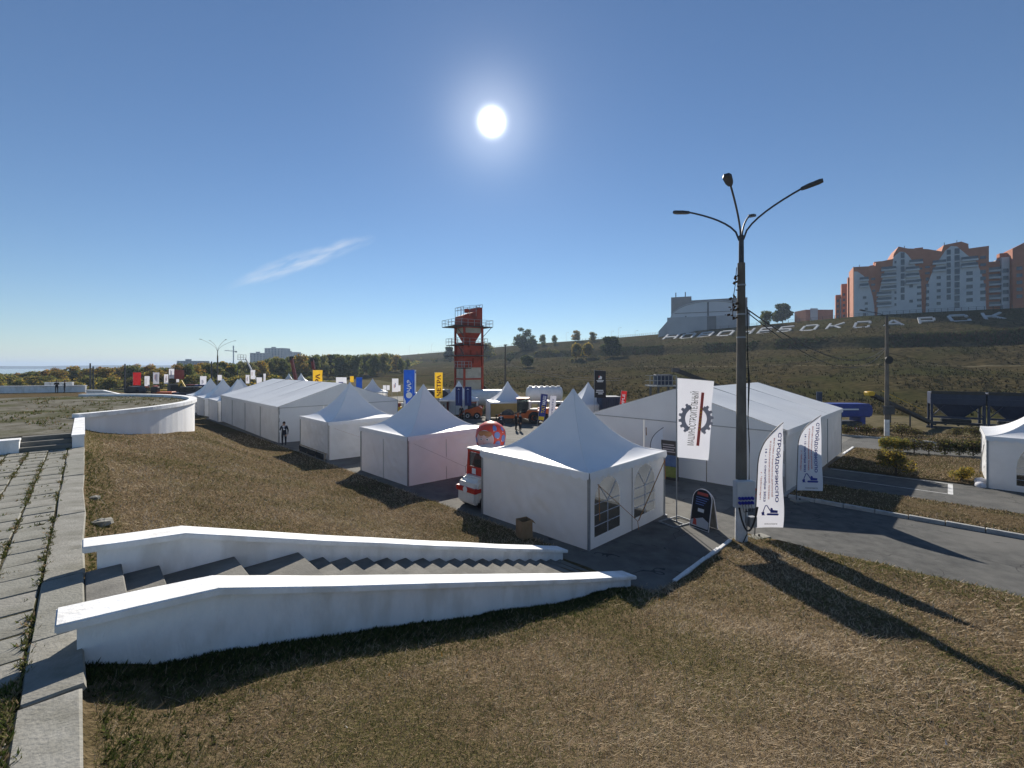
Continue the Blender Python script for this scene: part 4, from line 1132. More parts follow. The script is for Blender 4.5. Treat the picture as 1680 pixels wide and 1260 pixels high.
feather('white feather flag standing in front of the light pole by the road', f1 + Vector((0, 0, .05)), .05, 3.82, .86, .28, lean_x=.045)
f2 = Vector((12.5, 19.0, G(12.5, 19.0)))
feather('white feather flag at the corner of the broad hall', f2 + Vector((0, 0, .05)), -.05, 3.72, .98, .42, lean_x=.03)
feather('white feather flag tip showing between the nearest tent and the poster', Vector((7.3, 22.8, G(7.3, 22.8))), .1, 2.75, .75, .4, txt=False)
for p, rz, lab in ((f1, .4, 'concrete slab holding the feather flag by the light pole'), (f2, .1, 'concrete slab holding the feather flag at the hall corner')):
    o = thing('concrete_slab', lab, 'slab', p + Vector((.12, -.05, 0)), rz, 'flag foot slabs')
    me = MB().box(-.34, .34, -.19, .19, 0, .07).mesh('slab', MAT['slab_pale']); bm = bmesh.new(); bm.from_mesh(me); bmesh.ops.bevel(bm, geom=bm.edges[:], offset=.012, segments=1, affect='EDGES'); bm.to_mesh(me); bm.free()
    link('slab_body', me, o); MB().tube([(0, 0, .07), (0, 0, .14)], .03, 8).build('socket_tube', MAT['steel_dark'], o)

# folding pavement sign with round top
a_ = Vector((6.85, 15.45, G(6.85, 15.45)))
sg = thing('a_frame_sign', 'round-topped folding pavement sign with dark poster', 'sign', a_, math.radians(-58))
def arch_panel(lean_y, mat, side):
    mb = MB(); w, hh = .36, 1.38
    pts = [(-w, 0), (w, 0), (w, hh - w)] + [(w * math.cos(q), hh - w + w * math.sin(q)) for q in np.linspace(.2, math.pi - .2, 12)] + [(-w, hh - w)]
    M = Matrix.Rotation(lean_y, 4, 'X')
    M = Matrix.Translation((0, 0, 1.36)) @ M @ Matrix.Translation((0, 0, -1.36))
    mb.prism(pts, -.012, .012, 'XZ', 0, M); o = mb.build('panel', MAT[mat], sg)
    mb = MB(); loop = [(x * 1.02, 0, z) for x, z in pts]; mb.tube([M @ Vector(p) for p in loop + [loop[0]]], .018, 6); mb.build('rim', MAT['flag_white'], sg)
    return M
M1 = arch_panel(-.20, 'poster_dark', -1); arch_panel(.20, 'slab_pale', 1)
def on_panel(pts, mat, nm, d=-.016): return MB()._add([M1 @ Vector((x, d, z)) for x, z in pts], [tuple(range(len(pts)))]).build(nm, MAT[mat], sg)
on_panel([(-.22, 1.16), (.22, 1.16), (.2, 1.26), (-.2, 1.26)], 'ink_red', 'red_strip')
for k in range(4): on_panel([(-.24, 1.06 - k * .08), (.24 - .05 * k, 1.06 - k * .08), (.24 - .05 * k, 1.09 - k * .08), (-.24, 1.09 - k * .08)], 'doll_blue', 'text_line')
on_panel([(-.12, .58), (.12, .58), (.12, .7), (-.12, .7)], 'ink_white', 'picture')
on_panel([(-.34, .06), (.34, .06), (.34, .3), (.1, .42), (-.34, .25)], 'flag_white', 'pale_foot')
on_panel([(-.26, .1), (-.1, .1), (-.14, .3), (-.24, .32)], 'ink_red', 'red_mark', -.019)

ps = thing('poster_stand', 'black upright poster board against the broad hall wall', 'poster', (8.25, 22.6, G(8.25, 22.6)), math.radians(-42))
MB().box(-.45, .45, -.03, .03, .05, 2.1).build('board', MAT['poster_dark'], ps)
MB().box(-.38, .38, -.042, -.032, .2, .75).build('green_picture', MAT['poster_green'], ps)
MB().box(-.38, .38, -.042, -.032, .77, 1.35).build('blue_picture', MAT['poster_blue'], ps)
for k in range(4): MB().box(-.36, .3 - .06 * (k % 2), -.04, -.032, 1.5 + k * .12, 1.55 + k * .12).build('text_line', MAT['ink_grey'], ps)

def at_z(px, D): return far(px, D)
# show banners among the machines
p = far(662, 38); t, wv = banner('tall blue banner with white ЧАЗ lettering behind the pinkish tent', p, 0, 1.08, 4.1, 1.85, 'flag_blue', amp=.03, tiltx=.05)
lettering(t, 'ЧАЗ', MAT['ink_white'], 1.05, .40, .50, 4.55, 1, -.05, .05)
mb = MB(); mb.lathe([(.20, 0), (.27, 0), (.27, .006), (.20, .006)], 20, M=Matrix.Translation((.50, -.05, 3.72)) @ Matrix.Rotation(math.pi / 2, 4, 'X')); mb.cbox((.50, -.05, 3.72), (.07, .008, .34)); mb.cbox((.46, -.05, 3.72), (.16, .008, .06), ry=.6); mb.build('round_emblem', MAT['ink_white'], t)
MB()._add([(.99, -.04, 3.9), (1.10, -.04, 3.9), (1.12, -.04, 5.94), (.99, -.04, 5.94)], [(0, 1, 2, 3)]).build('white_edge', MAT['ink_white'], t)
MB()._add([(.80, -.05, 3.5), (.84, -.05, 3.5), (.84, -.05, 5.0), (.80, -.05, 5.0)], [(0, 1, 2, 3)]).build('small_print', MAT['doll_blue'], t)
MB()._add([(.03, -.045, 1.9), (.16, -.045, 1.9), (.22, -.045, 3.2), (.05, -.045, 3.5)], [(0, 1, 2, 3)]).build('white_flash', MAT['ink_white'], t)
p = far(713, 52); t, wv = banner('narrow yellow ЧЕТРА banner in front of the red tower', p, .1, .92, 3.1, 2.8, 'flag_yellow', amp=.05)
lettering(t, 'ЧЕТРА', MAT['ink_maroon'], 2.5, .5, .5, 4.35, 1, -.09, .04)
p = far(513, 68); t, wv = banner('wide yellow ЧЕТРА banner standing behind the long hall', p, 0, 1.5, 5.0, 1.3, 'flag_yellow', amp=.05)
lettering(t, 'ЧЕТРА', MAT['ink_maroon'], 3.6, .75, .8, 3.9, 1, -.1, .04)
p = far(551, 64); t, wv = banner('white banner with a red and blue emblem behind the long hall', p, 0, 1.55, 3.0, 2.2, 'flag_white', amp=.04)
MB()._add([(.45, -.08, 3.4), (1.1, -.08, 3.4), (1.1, -.08, 4.5), (.45, -.08, 4.5)], [(0, 1, 2, 3)]).build('emblem', MAT['ink_blue'], t); MB()._add([(.55, -.09, 3.7), (1.0, -.09, 3.6), (.95, -.09, 4.2), (.6, -.09, 4.3)], [(0, 1, 2, 3)]).build('emblem_centre', MAT['ink_red'], t)
p = far(975, 45); t, wv = banner('black banner with a small red and white emblem next to the pagoda tent', p, .12, 1.22, 2.85, 3.35, 'flag_black', amp=.03, shear=-.06)
mb = MB(); mb.prism([(.40, 5.25), (.78, 5.25), (.82, 5.5), (.62, 5.62), (.5, 5.45)], -.06, -.055, 'XZ'); mb.build('white_emblem', MAT['ink_white'], t); MB().prism([(.42, 5.42), (.56, 5.42), (.56, 5.62), (.46, 5.62)], -.066, -.061, 'XZ').build('red_emblem', MAT['ink_red'], t)
for k, (a, c) in enumerate(((.22, 1.0), (.3, .92))): MB().box(a, c, -.06, -.055, 5.08 - k * .12, 5.15 - k * .12).build('text_line', MAT['ink_white'], t)
for k, (a, c) in enumerate(((.2, .95), (.15, 1.0), (.4, .9))): MB().box(a, c, -.06, -.055, 4.05 - k * .18, 4.14 - k * .18).build('text_line', MAT['ink_white'], t)
p = far(1011, 42); t, wv = banner('narrow red SIMPLE banner above the broad hall roof', p, .1, .55, 2.3, 1.9, 'flag_red', amp=.02, shear=0)
t.rotation_euler = (0, math.radians(7), .1); lettering(t, 'SIMPLE', MAT['ink_white'], 1.6, .28, .28, 3.1, 1, -.05, .03)
p = far(881, 47); t, wv = banner('dark navy ТАТМАШ feather banner beside the road roller', p, .1, .72, 2.9, .75, 'flag_navy', amp=.02); t.rotation_euler = (0, math.radians(7), .1)
lettering(t, 'ТАТ', MAT['ink_yellow'], .85, .36, .42, 2.0, 1, -.05, .03); lettering(t, 'МАШ', MAT['ink_white'], .95, .36, .42, 2.98, 1, -.05, .03)
MB().box(.05, .65, -.05, -.045, .8, 1.2).build('yellow_foot', MAT['ink_yellow'], t)
p = far(898, 46); t, wv = banner('pale grey-blue feather banner next to the dark navy one', p, .1, .66, 2.9, .6, 'flag_lilac', amp=.02); t.rotation_euler = (0, math.radians(5), .1)
lettering(t, 'СПЕЦТЕХ', MAT['ink_blue'], 1.8, .2, .36, 2.3, 1, -.05, .02)
for px, rz, lab in ((747, 0, 'navy banner with pale emblem by the tent pole, first of the pair'), (762, .1, 'navy banner with pale emblem by the tent, second of the pair')):
    p = far(px, 54.5); t, wv = banner(lab, p, rz, .85, 2.4, 1.75, 'flag_navy', amp=.02)
    MB().prism([(.25, 3.75), (.43, 3.95), (.6, 3.75), (.43, 3.82)], -.05, -.045, 'XZ').build('emblem', MAT['ink_white'], t); MB().box(.40, .47, -.05, -.045, 2.1, 3.6).build('text_line', MAT['doll_blue'], t)
small = [(218, 96, 1.7, 611, 632, 'flag_red', 'dark red banner behind the black crusher'), (237, 92, 1.05, 617, 636, 'flag_white', 'white and orange banner beside the black crusher'),
         (251, 90, 1.25, 611, 630, 'flag_lilac', 'lilac banner above the orange excavator'), (269, 95, .8, 614, 630, 'flag_white', 'small white banner right of the orange excavator cab'),
         (277, 98, 1.1, 605, 621, 'flag_white', 'tall white banner above the yellow excavator arm'), (289, 104, .7, 618, 627, 'flag_white', 'tiny white banner at the foot of the brown board'),
         (328, 88, 1.2, 617, 634, 'flag_white', 'white and orange banner in front of the pagoda row'), (357, 84, .9, 615, 624, 'flag_white', 'white banner peeking beside the distant light pole'),
         (403, 90, .8, 615, 629, 'flag_white', 'slim white banner over the far pagoda tips'), (411, 94, 1.0, 607, 622, 'flag_white', 'white tilted banner by the lifting basket'),
         (421, 92, 1.2, 619, 630, 'flag_white', 'wide white banner by the lifting basket boom'), (432, 90, .5, 613, 630, 'flag_white', 'slender white pennant over the long hall'),
         (574, 76, .7, 617, 627, 'flag_yellow', 'tiny yellow banner behind the long hall gable'), (584, 74, 1.0, 619, 640, 'flag_blue', 'blue and white banner by the small far pagoda tent'),
         (643, 64, .9, 621, 643, 'flag_white', 'white wind-bent banner beside the tall blue banner'), (628, 70, .5, 632, 640, 'flag_white', 'small white feather flag by the far pagoda, first of two'),
         (634, 70, .5, 632, 640, 'flag_white', 'small white feather flag by the far pagoda, second of two'), (652, 66, .45, 632, 642, 'flag_white', 'small white feather flag touching the tall blue banner')]
for px, D, w, y0, y1, m, lab in small:
    p = far(px, D); zt, zb = zat(y0, D) - p.z, zat(y1, D) - p.z
    t, wv = banner(lab, p, random.uniform(-.2, .2), w, zt - zb, zb, m, amp=.03, group='small show banners')
    if m in ('flag_white', 'flag_lilac') and zt - zb > 1.6:
        for q in range(1 + px % 3): MB().box(w * (.32 + .17 * q), w * (.42 + .17 * q), -.07, -.065, zb + (zt - zb) * random.uniform(.15, .4), zb + (zt - zb) * random.uniform(.55, .9)).build('print_line', MAT[['ink_blue', 'ink_grey', 'doll_blue', 'ink_red'][(px + q) % 4]], t)
    if px in (237, 328): MB().box(.04, w, -.075, -.07, zb, zb + .35).build('orange_hem', MAT['orange_paint'], t)
p = far(286, 100); t = thing('notice_board', 'square brown board standing among the far flags', 'board', p); MB().box(0, 2.3, -.04, .04, zat(622, 100) - p.z, zat(607, 100) - p.z).build('panel', MAT['dark_red'], t)
for k in (.3, 2.0): MB().tube([(k, .06, 0), (k, .06, 3)], .05, 6).build('leg', MAT['steel_dark'], t)

# ================================================================== HILLSIDE LETTERS
WORD = [('Н', 1088.6, 1114, 549.6, 559, 'first letter of the white hillside word, furthest from the flats'), ('О', 1117, 1141, 548, 558, 'second letter, a round O, of the white hillside word'), ('В', 1146, 1171, 546, 555.5, 'third letter of the white hillside word'),
        ('О', 1177, 1205, 544, 553.6, 'fourth letter, an O just before the light pole'), ('Ч', 1211, 1238, 541, 551, 'fifth hillside letter, half hidden by the light pole'), ('Е', 1243.6, 1269, 539, 550, 'sixth letter of the white hillside word, after the pole'),
        ('Б', 1277, 1302, 537, 547, 'seventh letter of the white hillside word, crossed by the cable'), ('О', 1313.6, 1343.6, 535, 545.7, 'eighth letter, the last O of the hillside word'), ('К', 1356, 1385, 532, 542, 'ninth letter of the white hillside word, left of the flats'),
        ('С', 1399, 1430.5, 529.5, 541, 'tenth letter, a C below the near end of the flats'), ('А', 1447.6, 1484, 527.6, 537.5, 'eleventh hillside letter, an A behind the far lamp pole'), ('Р', 1504, 1537, 523, 534.5, 'twelfth letter of the white hillside word'),
        ('С', 1553.5, 1592, 519, 531, 'thirteenth letter, the second C of the hillside word'), ('К', 1609.5, 1647.6, 515.4, 527.6, 'last letter of the white hillside word, nearest the picture edge')]
STROKES = {'Н': [(.1, .08, .1, .92), (.9, .08, .9, .92), (.1, .5, .9, .5)], 'О': [(.1, .2, .1, .8), (.9, .2, .9, .8), (.2, .08, .8, .08), (.2, .92, .8, .92)],
    'В': [(.1, .08, .1, .92), (.1, .92, .8, .92), (.1, .5, .8, .5), (.1, .08, .8, .08), (.88, .62, .88, .82), (.9, .18, .9, .38)], 'Ч': [(.1, .55, .1, .92), (.1, .48, .9, .48), (.9, .08, .9, .92)],
    'Е': [(.1, .08, .1, .92), (.1, .92, .9, .92), (.1, .5, .85, .5), (.1, .08, .9, .08)], 'Б': [(.1, .08, .1, .92), (.1, .92, .9, .92), (.1, .5, .8, .5), (.1, .08, .8, .08), (.9, .18, .9, .4)],
    'К': [(.1, .08, .1, .92), (.18, .5, .5, .5), (.45, .5, .92, .92), (.45, .5, .92, .08)], 'С': [(.1, .2, .1, .8), (.2, .08, .85, .08), (.2, .92, .85, .92), (.9, .15, .9, .28), (.9, .72, .9, .85)],
    'А': [(.06, .08, .46, .92), (.94, .08, .54, .92), (.25, .34, .75, .34)], 'Р': [(.1, .08, .1, .92), (.1, .92, .8, .92), (.1, .45, .8, .45), (.9, .56, .9, .8)]}
def hill_frame(p):
    """contour direction (towards the picture's right) and upslope direction of the smooth hill near p"""
    e = 6.0
    z = lambda dx, dy: hill_z(p.x + dx, p.y + dy)
    gx_, gy_ = (z(e, 0) - z(-e, 0)) / (2 * e), (z(0, e) - z(0, -e)) / (2 * e)
    n_ = Vector((-gx_, -gy_, 1)).normalized()
    r = Vector((gy_, -gx_, 0)).normalized()
    if r.x < 0: r = -r
    u_ = n_.cross(r).normalized()
    if u_.z < 0: u_ = -u_
    return r, u_
for i, (ch, x0, x1, y0, y1, lab) in enumerate(WORD):
    cx_, cy_ = (x0 + x1) / 2, (y0 + y1) / 2
    pc, nb = on_hill(cx_, cy_)
    if pc is None: continue
    # smooth slope frame from wide samples: contour direction and fall line
    pa, pd = hill_frame(pc)
    rgt, up = pa, pd
    def proj(p): return 840 + F_PX * p.x / p.y, HZ - F_PX * (p.z - EYE) / p.y
    ex = (proj(pc + rgt)[0] - proj(pc - rgt)[0]) / 2
    W_ = (x1 - x0) * .92 / ex
    ey = (proj(pc - up)[1] - proj(pc + up)[1]) / 2; sl_ = abs(proj(pc + rgt)[1] - proj(pc - rgt)[1]) / 2 * W_
    Hh = max((y1 - y0) * 1.0 - sl_ * .6, 4.5) / ey
    nrm = rgt.cross(up).normalized(); pb = pc - up * Hh / 2
    up = (up + Vector((0, 0, .38))).normalized(); nrm = rgt.cross(up).normalized(); rgt2 = rgt
    ey = (proj(pc - up)[1] - proj(pc + up)[1]) / 2
    Hh = (y1 - y0) * .98 / ey; pb = pc - up * Hh / 2
    mb = MB(); wv_, wh_ = .14 * W_, .15 * Hh
    for (xa, ya, xb, yb) in STROKES[ch]:
        A2 = Vector(((xa - .5) * W_, ya * Hh)); B2 = Vector(((xb - .5) * W_, yb * Hh)); d2 = (B2 - A2)
        th = wh_ if abs(d2.x) > abs(d2.y) * 2 else wv_ if abs(d2.y) > abs(d2.x) * 2 else (wh_ + wv_) / 2
        d2.normalize(); n2 = Vector((-d2.y, d2.x)) * th / 2; e2 = d2 * th * .35
        q4 = [A2 - e2 - n2, B2 + e2 - n2, B2 + e2 + n2, A2 - e2 + n2]
        P4 = [rgt * p.x + up * p.y for p in q4]
        mb._add([p + nrm * .0 for p in P4] + [p + nrm * .5 for p in P4], [(3, 2, 1, 0), (4, 5, 6, 7), (0, 1, 5, 4), (1, 2, 6, 5), (2, 3, 7, 6), (3, 0, 4, 7)])
    me = mb.mesh('hillside_letter', MAT['letter_white'])
    o = link('hillside_letter', me, None, tuple(pb + nrm * .45)); tag(o, lab, 'letter', 'letters of the hillside word')

# ================================================================== BUILDINGS ON THE HILL
def facade_thing(name, label, cat, A, Bp, group=None):
    """thing whose local x runs along the facade from A to B, local z up, facade faces -y"""
    A, Bp = Vector(A), Vector(Bp); d = Bp - A
    return thing(name, label, cat, A, math.atan2(d.y, d.x), group), math.hypot(d.x, d.y)
A_ = far(1398, 215, 28.5); B_ = far(1628, 190, 28.5)
flat, FL = facade_thing('apartment_block', 'orange brick apartment block with white peaked facade panels on the hilltop', 'building', A_, B_)
DV = Vector((B_.x - A_.x, B_.y - A_.y)).normalized()
def fz(zx, zy):
    """zoom-plan point -> facade (x, z)"""
    px, py = 1360 + zx / 5.25, 380 + zy / 5.25
    r = (px - 840) / F_PX     # X = r*Y on the sight line; intersect with facade line
    t = (r * A_.y - A_.x) / (DV.x - r * DV.y)
    Y = A_.y + DV.y * t
    return t, EYE + (HZ - py) / F_PX * Y - 28.5
roof = [(210, 305), (400, 295), (405, 265), (550, 235), (560, 190), (600, 128), (680, 145), (850, 150), (970, 170), (990, 115), (1140, 85), (1200, 105), (1205, 145), (1378, 122)]
poly = [fz(*p) for p in roof]
MB().prism([(poly[0][0], -2)] + poly + [(poly[-1][0], -2)], 0, 14, 'XZ').build('brick_wall', MAT['brick_orange'], flat)
PAN = [[(214, 760), (216, 345), (245, 345), (300, 385), (335, 430), (355, 490), (375, 560), (388, 640), (394, 760)],
       [(415, 760), (425, 540), (455, 430), (480, 340), (545, 310), (555, 220), (605, 175), (650, 178), (680, 205), (710, 245), (745, 300), (772, 345), (790, 430), (800, 760)],
       [(830, 760), (840, 480), (880, 370), (950, 240), (1000, 165), (1050, 125), (1100, 130), (1145, 168), (1190, 205), (1260, 250), (1310, 360), (1340, 480), (1355, 760)]]
for pts in PAN:
    q = [fz(*p) for p in pts]; q = [(x, max(z, -2)) for x, z in q]
    MB().prism(q, -.45, -.01, 'XZ').build('white_panel', MAT['render_white'], flat)
wn_me = {}
def windows(parent, specs, y=-.55):
    for (zx, zy, w, h) in specs:
        x, z = fz(zx, zy); ww, hh = w * .0505, h * .0505
        key = (round(ww, 2), round(hh, 2))
        if key not in wn_me: wn_me[key] = MB().box(-ww / 2, ww / 2, -.04, .12, -hh / 2, hh / 2).mesh('window', MAT['window_glass'])
        o = link('window', wn_me[key], parent, (x, y, z))
sp = []
def column(zx, ys, w, h): return [(zx, y, w, h) for y in ys]
sp += column(570, range(265, 660, 52), 14, 24) + column(705, [470, 600], 24, 26)
sp += column(632, range(205, 580, 60), 26, 52)                    # glazed stair strips
sp += column(1028, range(180, 620, 55), 26, 44) + column(1100, range(170, 640, 58), 32, 50)
sp += column(942, [397, 455, 510, 565, 620], 26, 28) + column(845, [410, 465, 520, 575, 630], 22, 28)
sp += column(1207, [360, 416, 475, 532, 590], 40, 32) + column(1323, [348, 405, 465, 525, 580], 34, 32)
sp += column(305, [570, 715], 26, 26) + column(775, [420, 480, 535, 590, 640], 30, 22)
sp += column(320, [620, 668], 22, 24)
windows(flat, sp)
windows(flat, column(380, [408, 457], 30, 20) + column(848, [305, 358], 32, 20) + column(1327, [222, 285], 36, 24) + column(785, [318], 30, 18) + column(386, [510], 24, 18), -.06)
def balcony(parent, zx, zy, w, d=1.0, y0=-.46):
    x, z = fz(zx, zy); ww = w * .0505 / 2 * 1.0
    mb = MB(); mb.box(x - ww, x + ww, y0 - d, y0, z - .85, z - .05); o = mb.build('balcony', MAT['render_white'], parent)
    MB().box(x - ww + .1, x + ww - .1, y0 - d * .8, y0 - .02, z, z + 1.15).build('glazing', MAT['window_glass'], o)
for zy in (325, 380, 435, 490, 540, 590, 635): balcony(flat, 510 if zy < 500 else 470, zy, 110)
for zy in (265, 325, 382, 440): balcony(flat, 715 if zy > 290 else 745, zy, 95)
for zy in (415, 470): balcony(flat, 300, zy, 70)
for zy in (270, 330): balcony(flat, 945, zy, 90)
for zy in (240, 295): balcony(flat, 1205, zy, 105)
for zx, zy in ((225, 292), (275, 275), (670, 112), (1020, 82), (1130, 62)):
    x, z = fz(zx, zy + 20); MB().tube([(x, 4, z - 1), (x, 4, z + 1.4)], .12, 6).build('roof_mast', MAT['steel_dark'], flat)
for zx, zy, w in ((790, 135, 60), (430, 255, 50), (385, 288, 40)):
    x, z = fz(zx, zy); MB().box(x - w * .025, x + w * .025, 3, 6, z - 1.6, z + .5).build('roof_vent', MAT['brick_orange'], flat)
# lower wing and next tower
wing = thing('apartment_block', 'low orange wing with white balconies between two tall blocks', 'building', A_, flat.rotation_euler.z)
q = [fz(*p) for p in ((1382, 250), (1500, 240), (1506, 215), (1570, 210))]
MB().prism([(q[0][0] + .05, -2)] + q[:2] + [(q[1][0], -2)], 3, 14, 'XZ').build('brick_wall', MAT['brick_orange'], wing)
MB().prism([(q[1][0] + .05, -2), (q[1][0] + .05, q[2][1]), (q[3][0], q[3][1]), (q[3][0], -2)], 1.5, 14, 'XZ').build('pale_stair_tower', MAT['render_white'], wing)
for zy in range(320, 640, 60): balcony(wing, 1442, zy, 100, 1.0, 2.99)
windows(wing, column(1535, range(330, 620, 62), 34, 34), 1.44)
tow = thing('apartment_block', 'tall orange brick block running out of the picture', 'building', A_, flat.rotation_euler.z)
q = [fz(*p) for p in ((1572, 150), (1680, 95), (1720, 80), (1800, 90), (1860, 160))]
MB().prism([(q[0][0] + .05, -2)] + q + [(q[-1][0], -2)], -1, 14, 'XZ').build('brick_wall', MAT['brick_orange'], tow)
windows(tow, column(1630, range(320, 620, 60), 34, 30) + column(1700, range(320, 620, 60), 34, 30), -1.06)
x, z = fz(1540, 190); MB().box(x - 1.2, x + 1.2, 4, 7, z - 2.5, z + 1.2).build('chimney', MAT['brick_orange'], tow)
# stepped rear sections seen end-on
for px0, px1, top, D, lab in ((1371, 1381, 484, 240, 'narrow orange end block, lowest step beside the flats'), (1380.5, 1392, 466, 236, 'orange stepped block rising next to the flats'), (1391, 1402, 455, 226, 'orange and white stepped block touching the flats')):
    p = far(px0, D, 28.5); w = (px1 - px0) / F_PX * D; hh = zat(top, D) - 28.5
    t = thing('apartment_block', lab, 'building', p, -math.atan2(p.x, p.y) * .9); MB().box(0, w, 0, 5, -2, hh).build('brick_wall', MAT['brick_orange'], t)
    MB().box(w * .60, w * .97, -.3, -.01, -2, hh - 2.2).build('white_panel', MAT['render_white'], t)  # pale strip stands in for the block's sunlit faces, put in as colour
    for k in range(9):
        z = 1.2 + k * 2.9
        if z < hh - 4:
            MB().box(w * .14, w * .42, -.06, .04, z, z + 1.5).build('window', MAT['window_glass'], t); MB().box(w * .68, w * .90, -.36, -.25, z, z + 1.3).build('window', MAT['window_glass'], t)
lowb = far(1322, 300, 28.8); t = thing('low_house', 'low pinkish house on the hilltop left of the flats', 'building', lowb)
MB().box(0, 19, 0, 12, -2, zat(508, 300) - 28.8).build('wall', MAT['brick_orange'], t); MB().box(3, 8, -.5, -.02, -2, zat(506, 300) - 28.8).build('white_panel', MAT['render_white'], t)
for k in range(4): MB().box(9.5 + k * 2.4, 10.8 + k * 2.4, -.08, .05, 2.5, 4.2).build('window', MAT['window_glass'], t)

# grey elevator block and arched hangar
gp = far(1101, 330, 29.3)
el = thing('grain_elevator', 'grey ribbed elevator block with a head tower on the hilltop', 'building', gp, -.40)
W = (1212 - 1101) / F_PX * 330
MB().box(0, 31 / F_PX * 330 - .1, 0, 16, -2, zat(488, 330) - 29.3).build('head_tower', MAT['concrete_grey'], el)
MB().box(31 / F_PX * 330, W, 2, 16, -2, zat(494, 330) - 29.3).build('roof_gallery', MAT['concrete_grey'], el)
for k in range(9):
    x = 15.5 + k * 4.1; MB().tube([(x, 2.2, -2), (x, 2.2, zat(498, 330) - 29.3)], 1.9, 10).build('silo', MAT['concrete_grey'], el, smooth=40)
for x in (3.2, 10): MB().tube([(x, 5, zat(488, 330) - 29.3), (x, 5, zat(479, 330) - 29.3)], .35, 6).build('antenna', MAT['steel_dark'], el)
D = 300; hp = far(1082, D, 29.0)
hg = thing('arched_hangar', 'pale grey arched hangar in front of the elevator block', 'building', hp, -.40)
s = D / F_PX
ar = [(28 + 108 * q, 0) for q in (0, 1)]
arc_pts = [((1100 - 1082) * s + (1212 - 1100) * s * (1 - math.cos(a)) / 2, (522 - 522) * s + (522 - 498) * s * math.sin(a)) for a in np.linspace(0, math.pi, 24)]
zb = zat(522, D) - 29.0
MB().prism([(x, zb + z) for x, z in arc_pts], 0, 20, 'XZ').build('arched_roof', MAT['hangar_arch'], hg)
MB().tube([(x, -.1, zb + z) for x, z in arc_pts], .45, 6).build('arch_rim', MAT['hangar_metal'], hg)
MB().box(0 + 12 * s, 130 * s, -1.2, 20, -3, zb - .02).build('front_wall', MAT['hangar_metal'], hg)
MB().prism([(-2 * s, -3), (18 * s, -3), (18 * s, zb + 1), (-2 * s, zb - 9)], 2, 18, 'XZ').build('sloping_annex', MAT['hangar_metal'], hg)
for px in (1154.5,): MB().box((px - 1.2 - 1082) * s, (px + 1.2 - 1082) * s, -.35, -.02, zb, zat(500, D) - 29).build('centre_rib', MAT['concrete_grey'], hg)
MB().box((1153 - 1082) * s, (1166 - 1082) * s, -1.5, -1.21, -3, zb - .3).build('gate', MAT['concrete_grey'], hg)
MB().box((1105 - 1082) * s, (1195 - 1082) * s, -.3, -.02, zat(516, D) - 29, zat(515.2, D) - 29).build('seam_rail', MAT['concrete_grey'], hg)
for px in (1121, 1178): MB().box((px - 1082) * s, (px + 2 - 1082) * s, -.4, -.02, zat(524, D) - 29 + .2, zat(521, D) - 29 + .2).build('lamp_box', MAT['steel_dark'], hg)

# railing along the hill edge
def railing(label, t0, t1, n, h):
    r = thing('railing', label, 'railing'); pts = [hill_pt(lerp(t0, t1, k / n), .998, False) + Vector((0, 0, .1)) for k in range(n + 1)]
    pm = MB().tube([(0, 0, -.3), (0, 0, h)], .09, 5).mesh('post', MAT['steel_dark'])
    for p in pts: link('post', pm, r, tuple(p))
    for hh in (.45, .98): MB().tube([p + Vector((0, 0, h * hh)) for p in pts], .05, 5).build('rail', MAT['steel_dark'], r)
railing('dark railing along the hill edge below the hangar', 2.85, 4.3, 40, 1.5)
railing('dark railing along the hill edge beyond the poplar', 4.75, 6.6, 46, 1.7)
railing('railing along the hilltop in front of the flats', 1.05, 2.6, 34, 1.4)
for k, (px, D, y1, lab) in enumerate(((929, 420, 546, 'thin street lamp on the hill edge by the yellow trees'), (1015, 380, 538, 'thin street lamp on the hill edge beside the dark tree'), (1003, 400, 544, 'short dark mast on the hill edge'), (1042, 360, 543, 'slim mast on the hill railing'), (672, 690, 568, 'far street lamp on the hill edge, first of two'), (708, 640, 565, 'far street lamp on the hill edge, second of two'))):
    x = (px - 840) / F_PX * D; z0 = zat({929: 560, 1015: 556, 1003: 556, 1042: 553, 672: 584, 708: 582}[px], D) - 1
    t = thing('street_lamp', lab, 'street lamp', (x, D, z0), 0, 'hill edge lamps'); h = zat(y1, D) - z0
    MB().tube([(0, 0, 0), (0, 0, h), (1.6, 0, h + .4)], .10, 5).build('mast', MAT['steel_grey'], t); MB().cbox((1.9, 0, h + .4), (1.1, .4, .2)).build('lamp_head', MAT['steel_dark'], t)
p = far(803, 400); ch_ = thing('chimney_stack', 'striped grey chimney rising behind the trees by the tower', 'chimney', (p.x, 400, 10))
MB().tube([(0, 0, 0), (0, 0, zat(562, 400) - 10)], [1.6, 1.3], 12).build('shaft', MAT['concrete_grey'], ch_, smooth=40)
for k in range(3): MB().tube([(0, 0, zat(566 + 7 * k, 400) - 10), (0, 0, zat(563.5 + 7 * k, 400) - 10)], 1.66, 12).build('white_band', MAT['kerb_white'], ch_)

